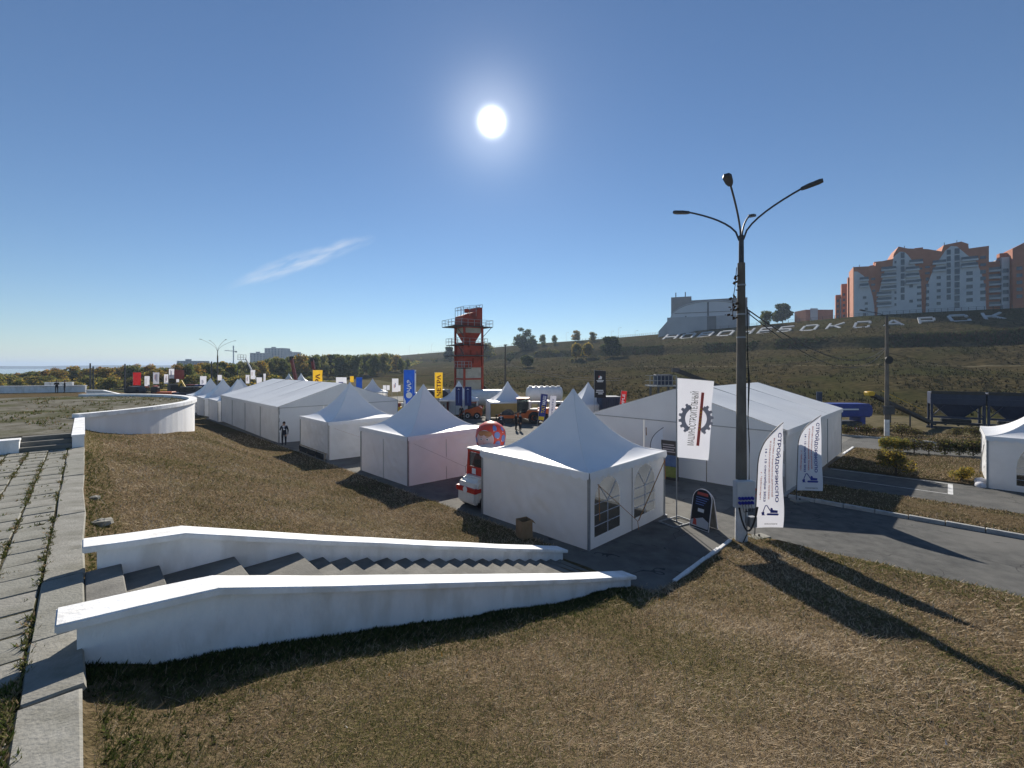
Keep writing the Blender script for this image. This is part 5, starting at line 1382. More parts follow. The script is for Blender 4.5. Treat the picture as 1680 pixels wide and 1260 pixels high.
# far city blocks and construction crane
def block(label, px0, px1, top, D, steps=(), bands=True):
    p = far(px0, D, -3); w = (px1 - px0) / F_PX * D; h = zat(top, D) + 3
    t = thing('city_block', label, 'building', p, 0, 'far city blocks'); MB().box(0, w, 0, w * .5 + 8, 0, h).build('wall', MAT['far_block'], t)
    nw = max(2, int((px1 - px0) / 5)); wm = MB().box(0, w / nw * .45, -.15, .1, 0, 1.8).mesh('window', MAT['window_glass'])
    for k in range(nw):
        for f in range(6):
            z = h - 4 - f * 3.6
            if z > 8: link('window', wm, t, (w * (k + .25) / nw, 0, z))
    MB().box(w * .3, w * .5, 4, 8, h, h + 2.5).build('roof_hut', MAT['far_block'], t)
    return t
block('tall grey city block in the middle of the far group', 434, 465, 571, 900)
block('lower grey city block on the near side of the far group', 410, 436, 579, 860)
block('grey city block on the far side of the far group', 466, 486, 577.5, 980)
block('wide grey building rising out of the trees by itself', 290, 325, 592, 620)
p = far(383, 800, 0); t = thing('tower_crane', 'slender white tower crane far behind the pagoda tents', 'crane', p)
h = zat(567, 800); mb = MB(); mb.bar((0, 0, 0), (0, 0, h), 1.4, 1.4); mb.build('mast', MAT['hangar_metal'], t)
MB().bar((-16, 0, zat(575, 800)), (6, 0, zat(576.5, 800)), 1.0, 1.2).build('jib', MAT['hangar_metal'], t); MB().cbox((4.5, 0, zat(577, 800)), (3, 2, 2.5)).build('counterweight', MAT['concrete_grey'], t)

# ================================================================== TREES AND BUSHES
def leaf_cloud(blobs, n, size, mats, probs, flat=.35):
    """leaf cards spread through overlapping ellipsoid clumps"""
    w = np.array([b_[3] * b_[4] * b_[5] for b_ in blobs]) ** .7; w /= w.sum()
    idx = RNG.choice(len(blobs), n, p=w); B_ = np.array(blobs)[idx]
    d = RNG.normal(size=(n, 3)); d /= np.linalg.norm(d, axis=1)[:, None]
    r = RNG.uniform(.35, 1.0, n) ** .55
    c = B_[:, :3] + d * r[:, None] * B_[:, 3:6]
    nn = d * .7 + RNG.normal(0, .6, (n, 3)); nn[:, 2] += flat; nn /= np.linalg.norm(nn, axis=1)[:, None]
    a = np.cross(nn, RNG.normal(size=(n, 3))); a /= np.linalg.norm(a, axis=1)[:, None]; bb = np.cross(nn, a)
    s = size * RNG.uniform(.55, 1.35, n)[:, None]
    V = np.stack([c - a * s, c - bb * s * .55, c + a * s, c + bb * s * .55], 1).reshape(-1, 3)
    return V, np.arange(n * 4).reshape(-1, 4), RNG.choice(len(mats), n, p=probs)
def tree_meshes(h, wd, kind, n, size, mats, probs, seed):
    rr = random.Random(seed); blobs = []
    if kind == 'poplar':
        for k in range(22):
            q = (k + .5) / 22; z = h * (.06 + .88 * q); rad = wd * (.55 + .45 * math.sin(math.pi * min(1, q * 1.15 + .12))) * (1 - .45 * q) * .72
            blobs.append((rr.uniform(-.36, .36) * wd * (1 - .5 * q), rr.uniform(-.36, .36) * wd, z, rad, rad, h * .085))
    elif kind == 'bush':
        for k in range(12):
            a = rr.uniform(0, 6.28); r0 = rr.uniform(0, .32) * wd; blobs.append((r0 * math.cos(a), r0 * math.sin(a), h * rr.uniform(.28, .72), wd * rr.uniform(.15, .26), wd * rr.uniform(.15, .26), h * rr.uniform(.18, .3)))
    else:
        for k in range(26):
            a = rr.uniform(0, 6.28); q = rr.uniform(.1, 1); r0 = wd * .36 * math.sqrt(rr.random()) * math.sin(math.pi * (.25 + .6 * q)); blobs.append((r0 * math.cos(a), r0 * math.sin(a), h * (.10 + .80 * q), wd * rr.uniform(.15, .25), wd * rr.uniform(.15, .25), h * rr.uniform(.10, .16)))
    V, F, mi = leaf_cloud(blobs, n, size, mats, probs)
    crown = np_mesh('crown', V, F, mats, mi)
    mb = MB(); tr = h * .022 + .03
    mb.tube([(0, 0, -.2), (.02 * h, 0, h * .3), (0, .01 * h, h * .6), (.01 * h, 0, h * .85)], [tr, tr * .8, tr * .5, tr * .15], 7)
    for k in range(7):
        bx = blobs[k * len(blobs) // 7]; zz = h * rr.uniform(.2, .5); mb.tube([(0, 0, zz), (bx[0] * .5, bx[1] * .5, zz + (bx[2] - zz) * .6), (bx[0], bx[1], bx[2])], [tr * .45, tr * .3, tr * .1], 5)
    return crown, mb.mesh('trunk', MAT['bark'])
def tree(label, loc, meshes, group, scale=1.0, rz=0, name='tree', cat='tree', sx=1.0):
    t = thing(name, label, cat, loc, rz, group); t.scale = (scale * sx, scale * sx, scale)
    link('crown', meshes[0], t); link('trunk' if name == 'tree' else 'stems', meshes[1], t)
    return t
LG, LO, LY, LR, LD, LB = [MAT[k] for k in ('leaf_green', 'leaf_olive', 'leaf_yellow', 'leaf_rust', 'leaf_dark', 'leaf_brown')]
PROTO = {
 'green': tree_meshes(10, 9, 'round', 2200, .44, [LG, LO], [.7, .3], 1), 'olive': tree_meshes(10, 10, 'round', 2200, .46, [LO, LG], [.7, .3], 2),
 'autumn': tree_meshes(9, 9, 'round', 2000, .44, [LO, LY, LR], [.5, .35, .15], 3), 'rust': tree_meshes(9, 8, 'round', 1900, .44, [LR, LY, LO], [.4, .3, .3], 4),
 'poplar': tree_meshes(18, 9, 'poplar', 5200, .52, [LD, LG], [.65, .35], 5), 'dark': tree_meshes(10, 10, 'round', 4200, .48, [LD, LG], [.75, .25], 6),
 'scrub': tree_meshes(5, 7, 'bush', 1500, .32, [LO, LG, LY], [.55, .3, .15], 7), 'scrub2': tree_meshes(5, 8, 'bush', 1500, .33, [LY, LO, LG], [.35, .45, .2], 8),
 'dscrub': tree_meshes(6, 8, 'bush', 3200, .36, [LD, LG], [.7, .3], 9), 'yel': tree_meshes(9, 9, 'bush', 4000, .42, [LY, LO, LG], [.55, .35, .1], 10)}
ORD = 'first second third fourth fifth sixth seventh eighth ninth tenth eleventh twelfth thirteenth fourteenth fifteenth sixteenth seventeenth eighteenth nineteenth twentieth'.split()
def ordw(n):
    if n < 20: return ORD[n]
    t_ = ['twenty', 'thirty', 'forty', 'fifty', 'sixty', 'seventy', 'eighty', 'ninety'][(n + 1) // 10 - 2]
    return (t_ + '-' + ORD[(n + 1) % 10 - 1]) if (n + 1) % 10 else t_[:-1] + 'ieth'
COUNT = {}
def nth(key):
    COUNT[key] = COUNT.get(key, -1) + 1; return ordw(COUNT[key])
# wooded belt along the far side: tree line profile seen from the promenade
belt = [(0, 612), (40, 610), (90, 606), (130, 601), (160, 604), (200, 600), (235, 599), (262, 602), (300, 597), (330, 597), (380, 594), (410, 592), (440, 588), (470, 586), (520, 580), (548, 577), (580, 576), (610, 574), (640, 578), (668, 588)]
px = -20.0; k = 0
while px < 672:
    D = 150 + random.uniform(-22, 40) + max(0, (px - 330)) * .42
    top = interp(px, belt) + random.uniform(-2.5, 3.5)
    p = far(px, D); zb = p.z
    if px > 470: zb = max(zb, hill_z(p.x, p.y) - .5)
    h = clampf(zat(top, D) - zb, 3.2, 14)
    kind = random.choice(['olive', 'autumn', 'green', 'autumn', 'rust', 'scrub2'] if px < 340 else ['green', 'olive', 'dark', 'green', 'olive', 'autumn'])
    base_h = {'scrub2': 5, 'scrub': 5}.get(kind, 10 if kind in ('green', 'olive', 'dark') else 9)
    lab = {'olive': 'olive green tree in the wooded belt behind the show ground', 'autumn': 'yellowing tree in the wooded belt behind the show ground', 'green': 'green tree in the wooded belt behind the show ground', 'rust': 'rust coloured autumn tree in the wooded belt', 'scrub2': 'low yellowish shrub at the edge of the wooded belt', 'dark': 'dark green tree in the wooded belt behind the show ground'}[kind]
    lab = nth(kind) + {'olive': ' olive green tree', 'autumn': ' yellowing tree', 'green': ' mid-green tree', 'rust': ' rust coloured tree', 'scrub2': ' low yellowish tree', 'dark': ' dark green tree'}[kind] + ' of the wooded belt counting from the river side'
    tree(lab, (p.x, p.y, zb), PROTO[kind], 'trees of the wooded belt', h / base_h, random.random() * 6.28, sx=clampf(7.5 / max(h, 1) * .9, .75, 1.5))
    px += random.uniform(7, 12); k += 1
px = -20.0
while px < 560:      # shrubs in front of the belt
    D = random.uniform(112, 140); p = far(px, D)
    tree(nth('shrub') + ' low shrub before the wooded belt counting from the river side', p, PROTO[random.choice(['scrub', 'scrub2', 'scrub'])], 'shrubs before the wooded belt', random.uniform(.55, 1.05), random.random() * 6, sx=random.uniform(.9, 1.5), name='shrub', cat='shrub')
    px += random.uniform(13, 24)
pts = []
for i in range(900):
    px = random.uniform(-60, 690); D = random.uniform(200, 330) + max(0, px - 330) * .5; p = far(px, D); zb = p.z if px < 470 else max(p.z, hill_z(p.x, p.y))
    hmax = clampf(zat(interp(px, belt) + 5, D) - zb, 2, 11)
    pts.append((p.x, p.y, zb + hmax * .45, 3.5, 3.5, hmax * .5))
V, F, mi = leaf_cloud(pts, 26000, .8, [LG, LO, LY, LD], [.35, .35, .12, .18])
struct(link('far_woodland', np_mesh('far_woodland', V, F, [LG, LO, LY, LD], mi)), 'stuff')
def hill_tree(label, px, ybase, ytop, kind, sx=1.0, group='trees on the hillside', name='tree', cat='tree'):
    p, _ = on_hill(px, ybase)
    if p is None: p = far(px, 330); p.z = zat(ybase, 330)
    h = zat(ytop, p.y) - p.z; bh = {'poplar': 18, 'scrub': 5, 'scrub2': 5, 'dscrub': 6, 'yel': 9, 'autumn': 9, 'rust': 9}.get(kind, 10)
    return tree(label, tuple(p - Vector((0, 0, .3))), PROTO[kind], group, h / bh, random.random() * 6, name, cat, sx)
hill_tree('tall dark poplar clump standing on the hill edge', 859, 575, 536, 'poplar', 1.15)
hill_tree('shorter poplar close beside the tall dark clump', 874, 571, 549, 'poplar', 1.1)
hill_tree('airy tree on the hill skyline, first after the poplar', 891, 566.5, 548, 'green', .8)
hill_tree('airy tree on the hill skyline, second after the poplar', 910, 565, 549, 'green', .8)
hill_tree('small yellowing tree above the big yellow bush', 945, 560, 541, 'autumn', 1.0)
hill_tree('light green tree between yellow bush and dark round tree', 972, 560, 544, 'olive', 1.0)
hill_tree('big yellow bush on the upper hillside', 945, 590, 557, 'yel', 1.0)
hill_tree('orange yellow bush joined to the big yellow one', 965, 587, 557, 'yel', 1.0)
hill_tree('large dark round tree on the upper hillside', 1003, 585, 551, 'dark', 1.15)
hill_tree('dark bush low on the slope below the poplar', 866, 603, 577, 'dscrub', 1.1, name='shrub', cat='shrub')
hill_tree('dark round tree on the hilltop beside the light pole', 1284, 529, 497, 'dark', 1.0)
hill_tree('leafy green tree on the hilltop half behind the light pole', 1256, 534, 508, 'green', 1.0)
hill_tree('green tree on the hilltop partly behind the tower platform', 798, 590, 562, 'olive', .9)
hill_tree('dark tree behind the near side of the red tower', 737, 590, 568, 'dark', .9)
for px in sorted(random.uniform(640, 1000) for q in range(40)):
    p, _ = on_hill(px, random.uniform(574, 596))
    if p is not None: tree(nth('hs') + ' small hillside shrub counting from the wooded belt towards the flats', tuple(p), PROTO[random.choice(['scrub', 'dscrub', 'scrub'])], 'scattered hillside shrubs', random.uniform(.3, .75), random.random() * 6, 'shrub', 'shrub')
# roadside bushes
BM = {}
for nm, mats, pr, sd, nl, hh, ww in (('olivebush', [LO, LY, LB], [.55, .25, .2], 21, 2600, 1.5, 1.9), ('brownbush', [LB, LO, LD], [.55, .25, .2], 22, 1300, 1.3, 2.0), ('darkbush', [LD, LB, LO], [.5, .35, .15], 23, 1700, 1.3, 2.2), ('yellowbush', [LO, LY], [.6, .4], 24, 1500, 1.0, 1.4), ('greenbush', [LG, LO, LY], [.4, .4, .2], 25, 2400, 1.3, 2.0)):
    BM[nm] = tree_meshes(hh, ww, 'bush', nl, .055, mats, pr, sd)
bushes = [(1471, 780, 'olivebush', 1.05, 'round yellow-olive bush in the shade edge of the grass verge'), (1578, 790, 'yellowbush', .85, 'small yellowish bush close to the cut-off tent'), (1452, 741, 'greenbush', 1.0, 'yellow-green bush hugging the far-road light pole'), (1473, 742, 'greenbush', .95, 'second yellow-green bush at the far-road light pole'),
          (1500, 743, 'brownbush', .95, 'brown bush, first in the dark row after the pole'), (1524, 744, 'brownbush', .75, 'brown bush, second in the dark row after the pole'), (1550, 745, 'darkbush', 1.0, 'dark bush in the middle of the row by the far road'), (1574, 746, 'darkbush', .85, 'dark bush, fourth in the row by the far road'), (1597, 747, 'darkbush', .95, 'dark bush at the row end by the cut-off tent'), (1612, 748, 'brownbush', 1.1, 'brown bush partly behind the cut-off tent'),
          (1388, 714, 'brownbush', .9, 'brown bush beside the far corner of the broad hall'), (1422, 715, 'brownbush', 1.0, 'dark red-brown bush below the blue drum'), (1448, 713, 'brownbush', .7, 'small brown bush just left of the far-road pole'), (1480, 716, 'brownbush', 1.1, 'wide brown bush under the conveyor belt'), (1502, 716, 'brownbush', .7, 'little brown bush under the conveyor foot'), (1569, 717, 'brownbush', .8, 'brown bush below the dark bins'), (1600, 717, 'brownbush', .9, 'brown bush below the second dark bin')]
for px, py, kd, sc, lab in bushes:
    tree(lab, at(px, py, .05), BM[kd], 'roadside bushes', sc, random.random() * 6, 'bush', 'bush')

# ================================================================== PEOPLE
def person(label, loc, rz, h=1.76, jacket='suit_navy', legs='suit_navy', shirt=True, pose='stand', name='person'):
    """one continuous body grown round a skeleton; local -y is forward"""
    s = h / 1.76
    J = {'pel': (0, 0, .95, .14), 'spn': (0, .01, 1.15, .135), 'chs': (0, .01, 1.36, .155), 'nck': (0, 0, 1.50, .062), 'hd1': (0, -.01, 1.60, .080), 'hd2': (0, -.01, 1.68, .085), 'hd3': (0, 0, 1.735, .055)}
    E_ = [('pel', 'spn'), ('spn', 'chs'), ('chs', 'nck'), ('nck', 'hd1'), ('hd1', 'hd2'), ('hd2', 'hd3')]
    for sd, nm in ((-1, 'l'), (1, 'r')):
        sp = .0 if pose != 'walk' else sd * .16
        J['hip' + nm] = (sd * .10, 0, .88, .105); J['kne' + nm] = (sd * .11, -.02 + sp * .5, .50, .072); J['ank' + nm] = (sd * .115, .02 + sp, .10, .05); J['toe' + nm] = (sd * .13, -.15 + sp, .04, .042)
        J['sho' + nm] = (sd * .19, .01, 1.42, .075)
        if pose == 'phone' and nm == 'l':
            J['elb' + nm] = (sd * .27, -.06, 1.16, .052); J['wri' + nm] = (sd * .12, -.20, 1.42, .036); J['hnd' + nm] = (sd * .10, -.15, 1.56, .038)
        elif pose == 'fold':
            J['elb' + nm] = (sd * .26, -.03, 1.16, .052); J['wri' + nm] = (sd * .06, -.20, 1.14, .038); J['hnd' + nm] = (-sd * .05, -.21, 1.15, .04)
        else:
            J['elb' + nm] = (sd * .27, .03 - sp * .6, 1.13, .052); J['wri' + nm] = (sd * .27, -.06 - sp, .90, .036); J['hnd' + nm] = (sd * .26, -.09 - sp, .80, .038)
        E_ += [('pel', 'hip' + nm), ('hip' + nm, 'kne' + nm), ('kne' + nm, 'ank' + nm), ('ank' + nm, 'toe' + nm), ('chs', 'sho' + nm), ('sho' + nm, 'elb' + nm), ('elb' + nm, 'wri' + nm), ('wri' + nm, 'hnd' + nm)]
    keys = list(J); me = bpy.data.meshes.new('body')
    me.from_pydata([(J[k][0] * s, J[k][1] * s, J[k][2] * s) for k in keys], [(keys.index(a), keys.index(c)) for a, c in E_], [])
    o = bpy.data.objects.new('body', me); COL.objects.link(o)
    sk = o.modifiers.new('skin', 'SKIN'); sk.use_smooth_shade = True
    for i, k in enumerate(keys):
        sv = me.skin_vertices[0].data[i]; r = J[k][3] * s; sv.radius = (r * 1.12, r * .8) if k in ('pel', 'spn', 'chs') else (r, r); sv.use_root = (k == 'pel')
    sb_ = o.modifiers.new('sub', 'SUBSURF'); sb_.levels = 1; sb_.render_levels = 1
    dg = bpy.context.evaluated_depsgraph_get(); dg.update()
    m2 = bpy.data.meshes.new_from_object(o.evaluated_get(dg), depsgraph=dg); bpy.data.objects.remove(o); bpy.data.meshes.remove(me)
    m2.name = 'body'; m2.materials.clear()
    for k in ('skin', jacket, legs, 'leather', 'shirt'): m2.materials.append(MAT[k])
    for p in m2.polygons:
        c = p.center / s; best = min(keys, key=lambda k: (Vector(J[k][:3]) - c).length)
        mi = 1
        if best in ('hd1', 'hd2', 'hd3') or best.startswith('hnd'): mi = 0
        elif best == 'nck': mi = 0 if c.z > 1.49 else 4
        elif best[:3] in ('hip', 'kne') or (best == 'pel' and c.z < .93): mi = 2
        elif best[:3] in ('ank',): mi = 2 if c.z > .09 else 3
        elif best[:3] == 'toe': mi = 3
        elif shirt and best in ('chs', 'spn') and c.y < -.06 and abs(c.x) < .032 and c.z > 1.2: mi = 4
        p.material_index = mi; p.use_smooth = True
    t = thing(name, label, 'person', loc, rz, 'visitors')
    link('body', m2, t)
    mb = MB(); mb.lathe([(.0, .125), (.05, .118), (.085, .085), (.098, .03), (.094, -.03), (.085, -.06)], 14, c=(0, 0, 0), M=Matrix.Translation((0, .015 * s, 1.69 * s)) @ Matrix.Scale(s, 4) @ Matrix.Rotation(math.radians(18), 4, 'X'), cap=False)
    mb.build('hair', MAT['hair'], t, smooth=True)
    mb = MB(); mb.cbox((0, -.098 * s, 1.645 * s), (.025 * s, .03 * s, .045 * s)); mb.build('nose', MAT['skin'], t)
    mb = MB()
    for sx in (-1, 1): mb.cbox((sx * .034 * s, -.088 * s, 1.672 * s), (.022 * s, .01 * s, .010 * s))
    mb.cbox((0, -.088 * s, 1.60 * s), (.04 * s, .01 * s, .008 * s)); mb.build('eyes_and_mouth', MAT['hair'], t)
    for sx in (-1, 1): MB().cbox((sx * .088 * s, 0, 1.65 * s), (.015 * s, .035 * s, .06 * s)).build('ear', MAT['skin'], t)
    for sx, nm in ((-1, 'l'), (1, 'r')):            # fingers closing from the palm
        hx, hy, hz = [q * s for q in J['hnd' + nm][:3]]
        wx, wy, wz = [q * s for q in J['wri' + nm][:3]]
        d = (Vector((hx, hy, hz)) - Vector((wx, wy, wz))).normalized(); side = d.cross(Vector((1, 0, 0))).normalized()
        mb = MB()
        for q in range(4):
            b0 = Vector((hx, hy, hz)) + side * (q - 1.5) * .018 * s; mb.tube([b0, b0 + d * .05 * s, b0 + d * (.07 + .006 * (q % 3)) * s + Vector((0, -.018 * s, 0))], [.009 * s, .008 * s, .006 * s], 5)
        b0 = Vector((hx, hy, hz)) - d * .02 * s + side * .03 * s; mb.tube([b0, b0 + side * .03 * s + d * .03 * s], [.010 * s, .007 * s], 5)
        mb.build('fingers', MAT['skin'], t)
    return t
su = at(466, 730.5)
person('man in a dark suit holding a phone at the corner of the long hall', su, math.radians(20), 1.78, pose='phone')
mp = at(846.5, 706.5); person('man in dark clothes with folded arms facing another man on the lot', mp, math.radians(70), 1.82, 'suit_black', 'suit_black', False, 'fold')
mp = at(853.5, 707); person('man in a dark jacket standing opposite the folded-arms man', mp, math.radians(-60), 1.80, 'suit_black', 'suit_navy', True, 'stand')
mp = at(822, 709); person('man in navy suit walking across the lot alone', mp, math.radians(15), 1.80, 'suit_navy', 'suit_navy', True, 'walk')
mp = at(758, 690); person('person in black standing before the navy banners', far(757, 55), math.radians(200), 1.75, 'suit_black', 'suit_black', False, 'stand')
mp = far(728, 56); person('person in black standing at the open side of the tent with navy banners', mp, math.radians(40), 1.75, 'suit_black', 'suit_black', False, 'stand')
for px, rz, lab in ((93, 30, 'person in dark clothes leaning by the far white wall'), (106, -40, 'second person in dark clothes at the far white wall')):
    x = (px - 840) / F_PX * 65; person(lab, (x, 65, 1.80), math.radians(rz), 1.8, 'suit_black', 'suit_black', False, 'fold')
# far white walls of the promenade
def poly_wall(label, pts, h, th=.3, z0=1.0):
    t = thing('far_white_wall', label, 'wall', (0, 0, 0), 0, 'far white promenade walls')
    for (a, c) in zip(pts, pts[1:]):
        a, c = Vector(a), Vector(c); d = (c - a).normalized(); n_ = Vector((-d.y, d.x, 0)) * th / 2
        for nm, zz0, zz1, e in (('wall_body', -.8, h - .14, 1), ('coping_stone', h - .138, h, 1.7)):
            mb = MB(); P_ = [a - n_ * e, c - n_ * e, c + n_ * e, a + n_ * e]
            mb._add([(p.x, p.y, p.z + zz0) for p in P_] + [(p.x, p.y, p.z + zz1) for p in P_], [(3, 2, 1, 0), (4, 5, 6, 7), (0, 1, 5, 4), (1, 2, 6, 5), (2, 3, 7, 6), (3, 0, 4, 7)]); mb.build(nm, MAT['white_paint'], t)
X = lambda px, D: (px - 840) / F_PX * D
poly_wall('long low white wall at the far end of the terrace', [(X(-60, 63), 63, 1.78), (X(30, 64.5), 64.5, 1.78), (X(108, 66.5), 66.5, 1.78), (X(141, 67), 67, 1.78)], 1.05)
poly_wall('short white wall behind the two people', [(X(74, 71), 71, 1.78), (X(120, 72), 72, 1.78)], 1.35)
poly_wall('low white ramp wall behind the curved terrace wall', [(X(143, 52), 52, 2.35), (X(170, 52.5), 52.5, 2.3), (X(200, 53), 53, 1.75)], .55)

# ================================================================== FORKLIFT AND DOLL
fk = thing('forklift', 'red and white forklift parked with its rear towards the grass', 'forklift', (*uv(13.8, 12.25), G(*uv(13.8, 12.25))), ROT_V)
# local x = forward (v), local y = u ; rear at x=-1.25
def bev(mb, name, mat, parent, off=.05, seg=3, smooth=40):
    me = mb.mesh(name, mat if not isinstance(mat, str) else MAT[mat]); bm = bmesh.new(); bm.from_mesh(me); bmesh.ops.remove_doubles(bm, verts=bm.verts, dist=1e-5)
    bmesh.ops.bevel(bm, geom=bm.edges[:], offset=off, segments=seg, affect='EDGES', clamp_overlap=True); bm.to_mesh(me); bm.free()
    me.polygons.foreach_set('use_smooth', [True] * len(me.polygons)); me.set_sharp_from_angle(angle=math.radians(smooth)); return link(name, me, parent)
bev(MB().prism([(-1.25, .22), (-1.22, .95), (-1.1, 1.18), (-.55, 1.2), (-.5, .75), (-.62, .55), (-.75, .22)], -.60, .60, 'XZ'), 'counterweight', 'loader_white', fk, .11)
bev(MB().box(-1.268, -.50, -.612, .612, .70, .90), 'red_band', 'loader_red', fk, .02, 2)
bev(MB().box(-.62, 1.0, -.55, .55, .35, .95), 'chassis', 'loader_white', fk, .04)
bev(MB().box(-.95, -.1, -.50, .50, 1.0, 1.28), 'engine_hood', 'loader_white', fk, .06)
mb = MB()
for y in (-.52, .52):
    mb.bar((-.72, y, 1.1), (-.62, y, 2.25), .09, .09); mb.bar((.75, y, .95), (.55, y, 2.25), .08, .08); mb.bar((-.66, y, 2.26), (.6, y, 2.26), .09, .09)
for x in (-.64, .58): mb.bar((x, -.56, 2.26), (x, .56, 2.26), .09, .09)
mb.build('cab_frame', MAT['loader_red'], fk)
bev(MB().box(-.75, .65, -.6, .6, 2.30, 2.37), 'cab_roof', 'loader_white', fk, .03)
mb = MB(); mb.box(-.72, -.67, -.5, .5, 1.25, 1.62); mb.box(-.72, -.67, -.5, -.42, 1.62, 2.2); mb.box(-.72, -.67, .42, .5, 1.62, 2.2); mb.build('rear_panel', MAT['loader_red'], fk)
MB().box(-.70, -.69, -.42, .42, 1.62, 2.2).build('rear_window', MAT['cab_glass'], fk)
bev(MB().box(-.55, -.05, -.25, .25, 1.29, 1.4), 'seat', 'steel_black', fk, .03); bev(MB().box(-.6, -.48, -.25, .25, 1.4, 1.9), 'backrest', 'steel_black', fk, .03)
MB().box(-.735, -.722, -.02, .22, 1.32, 1.55).build('notice_plate', MAT['ink_white'], fk)
mb = MB(); mb.lathe([(.09, 0), (.13, 0), (.13, .012), (.09, .012)], 16, M=Matrix.Translation((-1.272, 0, .80)) @ Matrix.Rotation(-math.pi / 2, 4, 'Y')); mb.cbox((-1.275, 0, .80), (.008, .05, .16)); mb.build('round_emblem', MAT['ink_white'], fk)
for (x, y, r) in ((-.72, -.5, .30), (-.72, .5, .30), (.72, -.52, .36), (.72, .52, .36)):
    w = MB().wheel((x, y, r), r, .24).build('wheel', MAT['rubber'], fk, smooth=40)
    MB().wheel((x, y, r), r * .56, .20, 14).build('rim', MAT['loader_white'], w, smooth=40)
mb = MB()
for y in (-.3, .3): mb.bar((1.12, y, .1), (1.12, y, 2.1), .12, .1)
for z in (.4, 1.2, 2.05): mb.bar((1.12, -.34, z), (1.12, .34, z), .06, .08)
mb.build('mast', MAT['steel_dark'], fk)
for y in (-.28, .28): MB().prism([(1.2, .04), (2.15, .03), (2.15, .05), (1.26, .09), (1.26, .5), (1.2, .5)], y - .06, y + .06, 'XZ').build('fork', MAT['steel_dark'], fk)

dl = thing('painted_doll', 'giant red painted nesting doll with a round face and blue spots', 'doll', (-.98, 19.9, G(-.98, 19.9)), math.radians(4))
prof = [(.55, 0), (.74, .25), (.86, .8), (.86, 1.3), (.74, 1.72), (.62, 1.95), (.60, 2.1), (.66, 2.35), (.70, 2.62), (.66, 2.9), (.52, 3.12), (.28, 3.27), (.04, 3.32)]
MB().lathe(prof, 32).build('body', MAT['doll_red'], dl, smooth=True)
def on_doll(az, z, r, mat, nm, dx=.012, sq=1.0, prof=prof):
    """disc of paint wrapped on the doll's surface"""
    mb = MB(); vs = []; n = 22
    def S(az_, z_, d):
        rr_ = interp(z_, [(q[1], q[0]) for q in prof]) + d
        return (rr_ * math.sin(az_), -rr_ * math.cos(az_), z_)
    for ring in (0, .5, 1.0):
        for k in range(n):
            a = 2 * math.pi * k / n; vs.append(S(az + ring * r * sq * math.cos(a) / .66, z + ring * r * math.sin(a), dx))
    fs = [(i * n + k, i * n + (k + 1) % n, (i + 1) * n + (k + 1) % n, (i + 1) * n + k) for i in range(2) for k in range(n)]
    mb._add(vs, fs); return mb.build(nm, MAT[mat], dl, smooth=True)
on_doll(-.45, 2.56, .42, 'flag_white', 'face_border', .012); fc = on_doll(-.45, 2.56, .385, 'doll_face', 'face', .018)
on_doll(-.70, 2.83, .11, 'doll_hair', 'hair_lock', .024, 1.5); on_doll(-.20, 2.82, .12, 'doll_hair', 'hair_lock', .024, 1.5); on_doll(-.45, 2.90, .055, 'doll_hair', 'hair_lock', .026, 3.5)
for a in (-.66, -.24): on_doll(a, 2.58, .05, 'ink_white', 'eye', .026, 1.3); on_doll(a, 2.58, .034, 'ink_black', 'iris', .03); on_doll(a, 2.67, .014, 'doll_hair', 'eyebrow', .026, 4.5)
on_doll(-.46, 2.35, .035, 'ink_red', 'mouth', .026, 1.4)
for a, z, r in ((.48, 2.36, .15), (.95, 2.58, .16), (.42, 2.76, .15), (.3, 3.06, .12), (1.25, 2.3, .12), (1.0, 3.0, .10), (.3, 2.15, .10), (-.3, 1.5, .16), (.4, 1.2, .17), (.9, 1.6, .15), (-1.0, 1.2, .16), (-1.2, 2.5, .13), (1.5, 2.8, .12)):
    on_doll(a, z, r, 'doll_blue', 'blue_spot', .012, .9)
for a, z in ((.75, 2.48), (.45, 2.62), (.8, 2.2), (.9, 2.85), (.2, 2.95), (1.15, 2.45)): on_doll(a, z, .022, 'ink_white', 'white_dot', .016)

bx = thing('cardboard_box', 'open brown cardboard box on the grass beside the nearest tent', 'box', (.40, 14.25, bank_z(*to_uv(.40, 14.25)) + .02), math.radians(30))
mb = MB()
for a in ((-.2, -.19, -.2, .2), (.19, .2, -.2, .2), (-.19, .19, -.2, -.19), (-.19, .19, .19, .2)): mb.box(a[0], a[1], a[2], a[3], 0, .58)
mb.box(-.19, .19, -.19, .19, 0, .01); mb.build('carton', MAT['cardboard'], bx)
MB().prism([(0, .58), (.012, .58), (.13, .44), (.118, .44)], -.19, .19, 'XZ', M=Matrix.Translation((.2, 0, 0))).build('flap', MAT['cardboard'], bx)

# ================================================================== MACHINES
def machine(name, label, cat, loc, rz, group='construction machines'): return thing(name, label, cat, loc, rz, group)
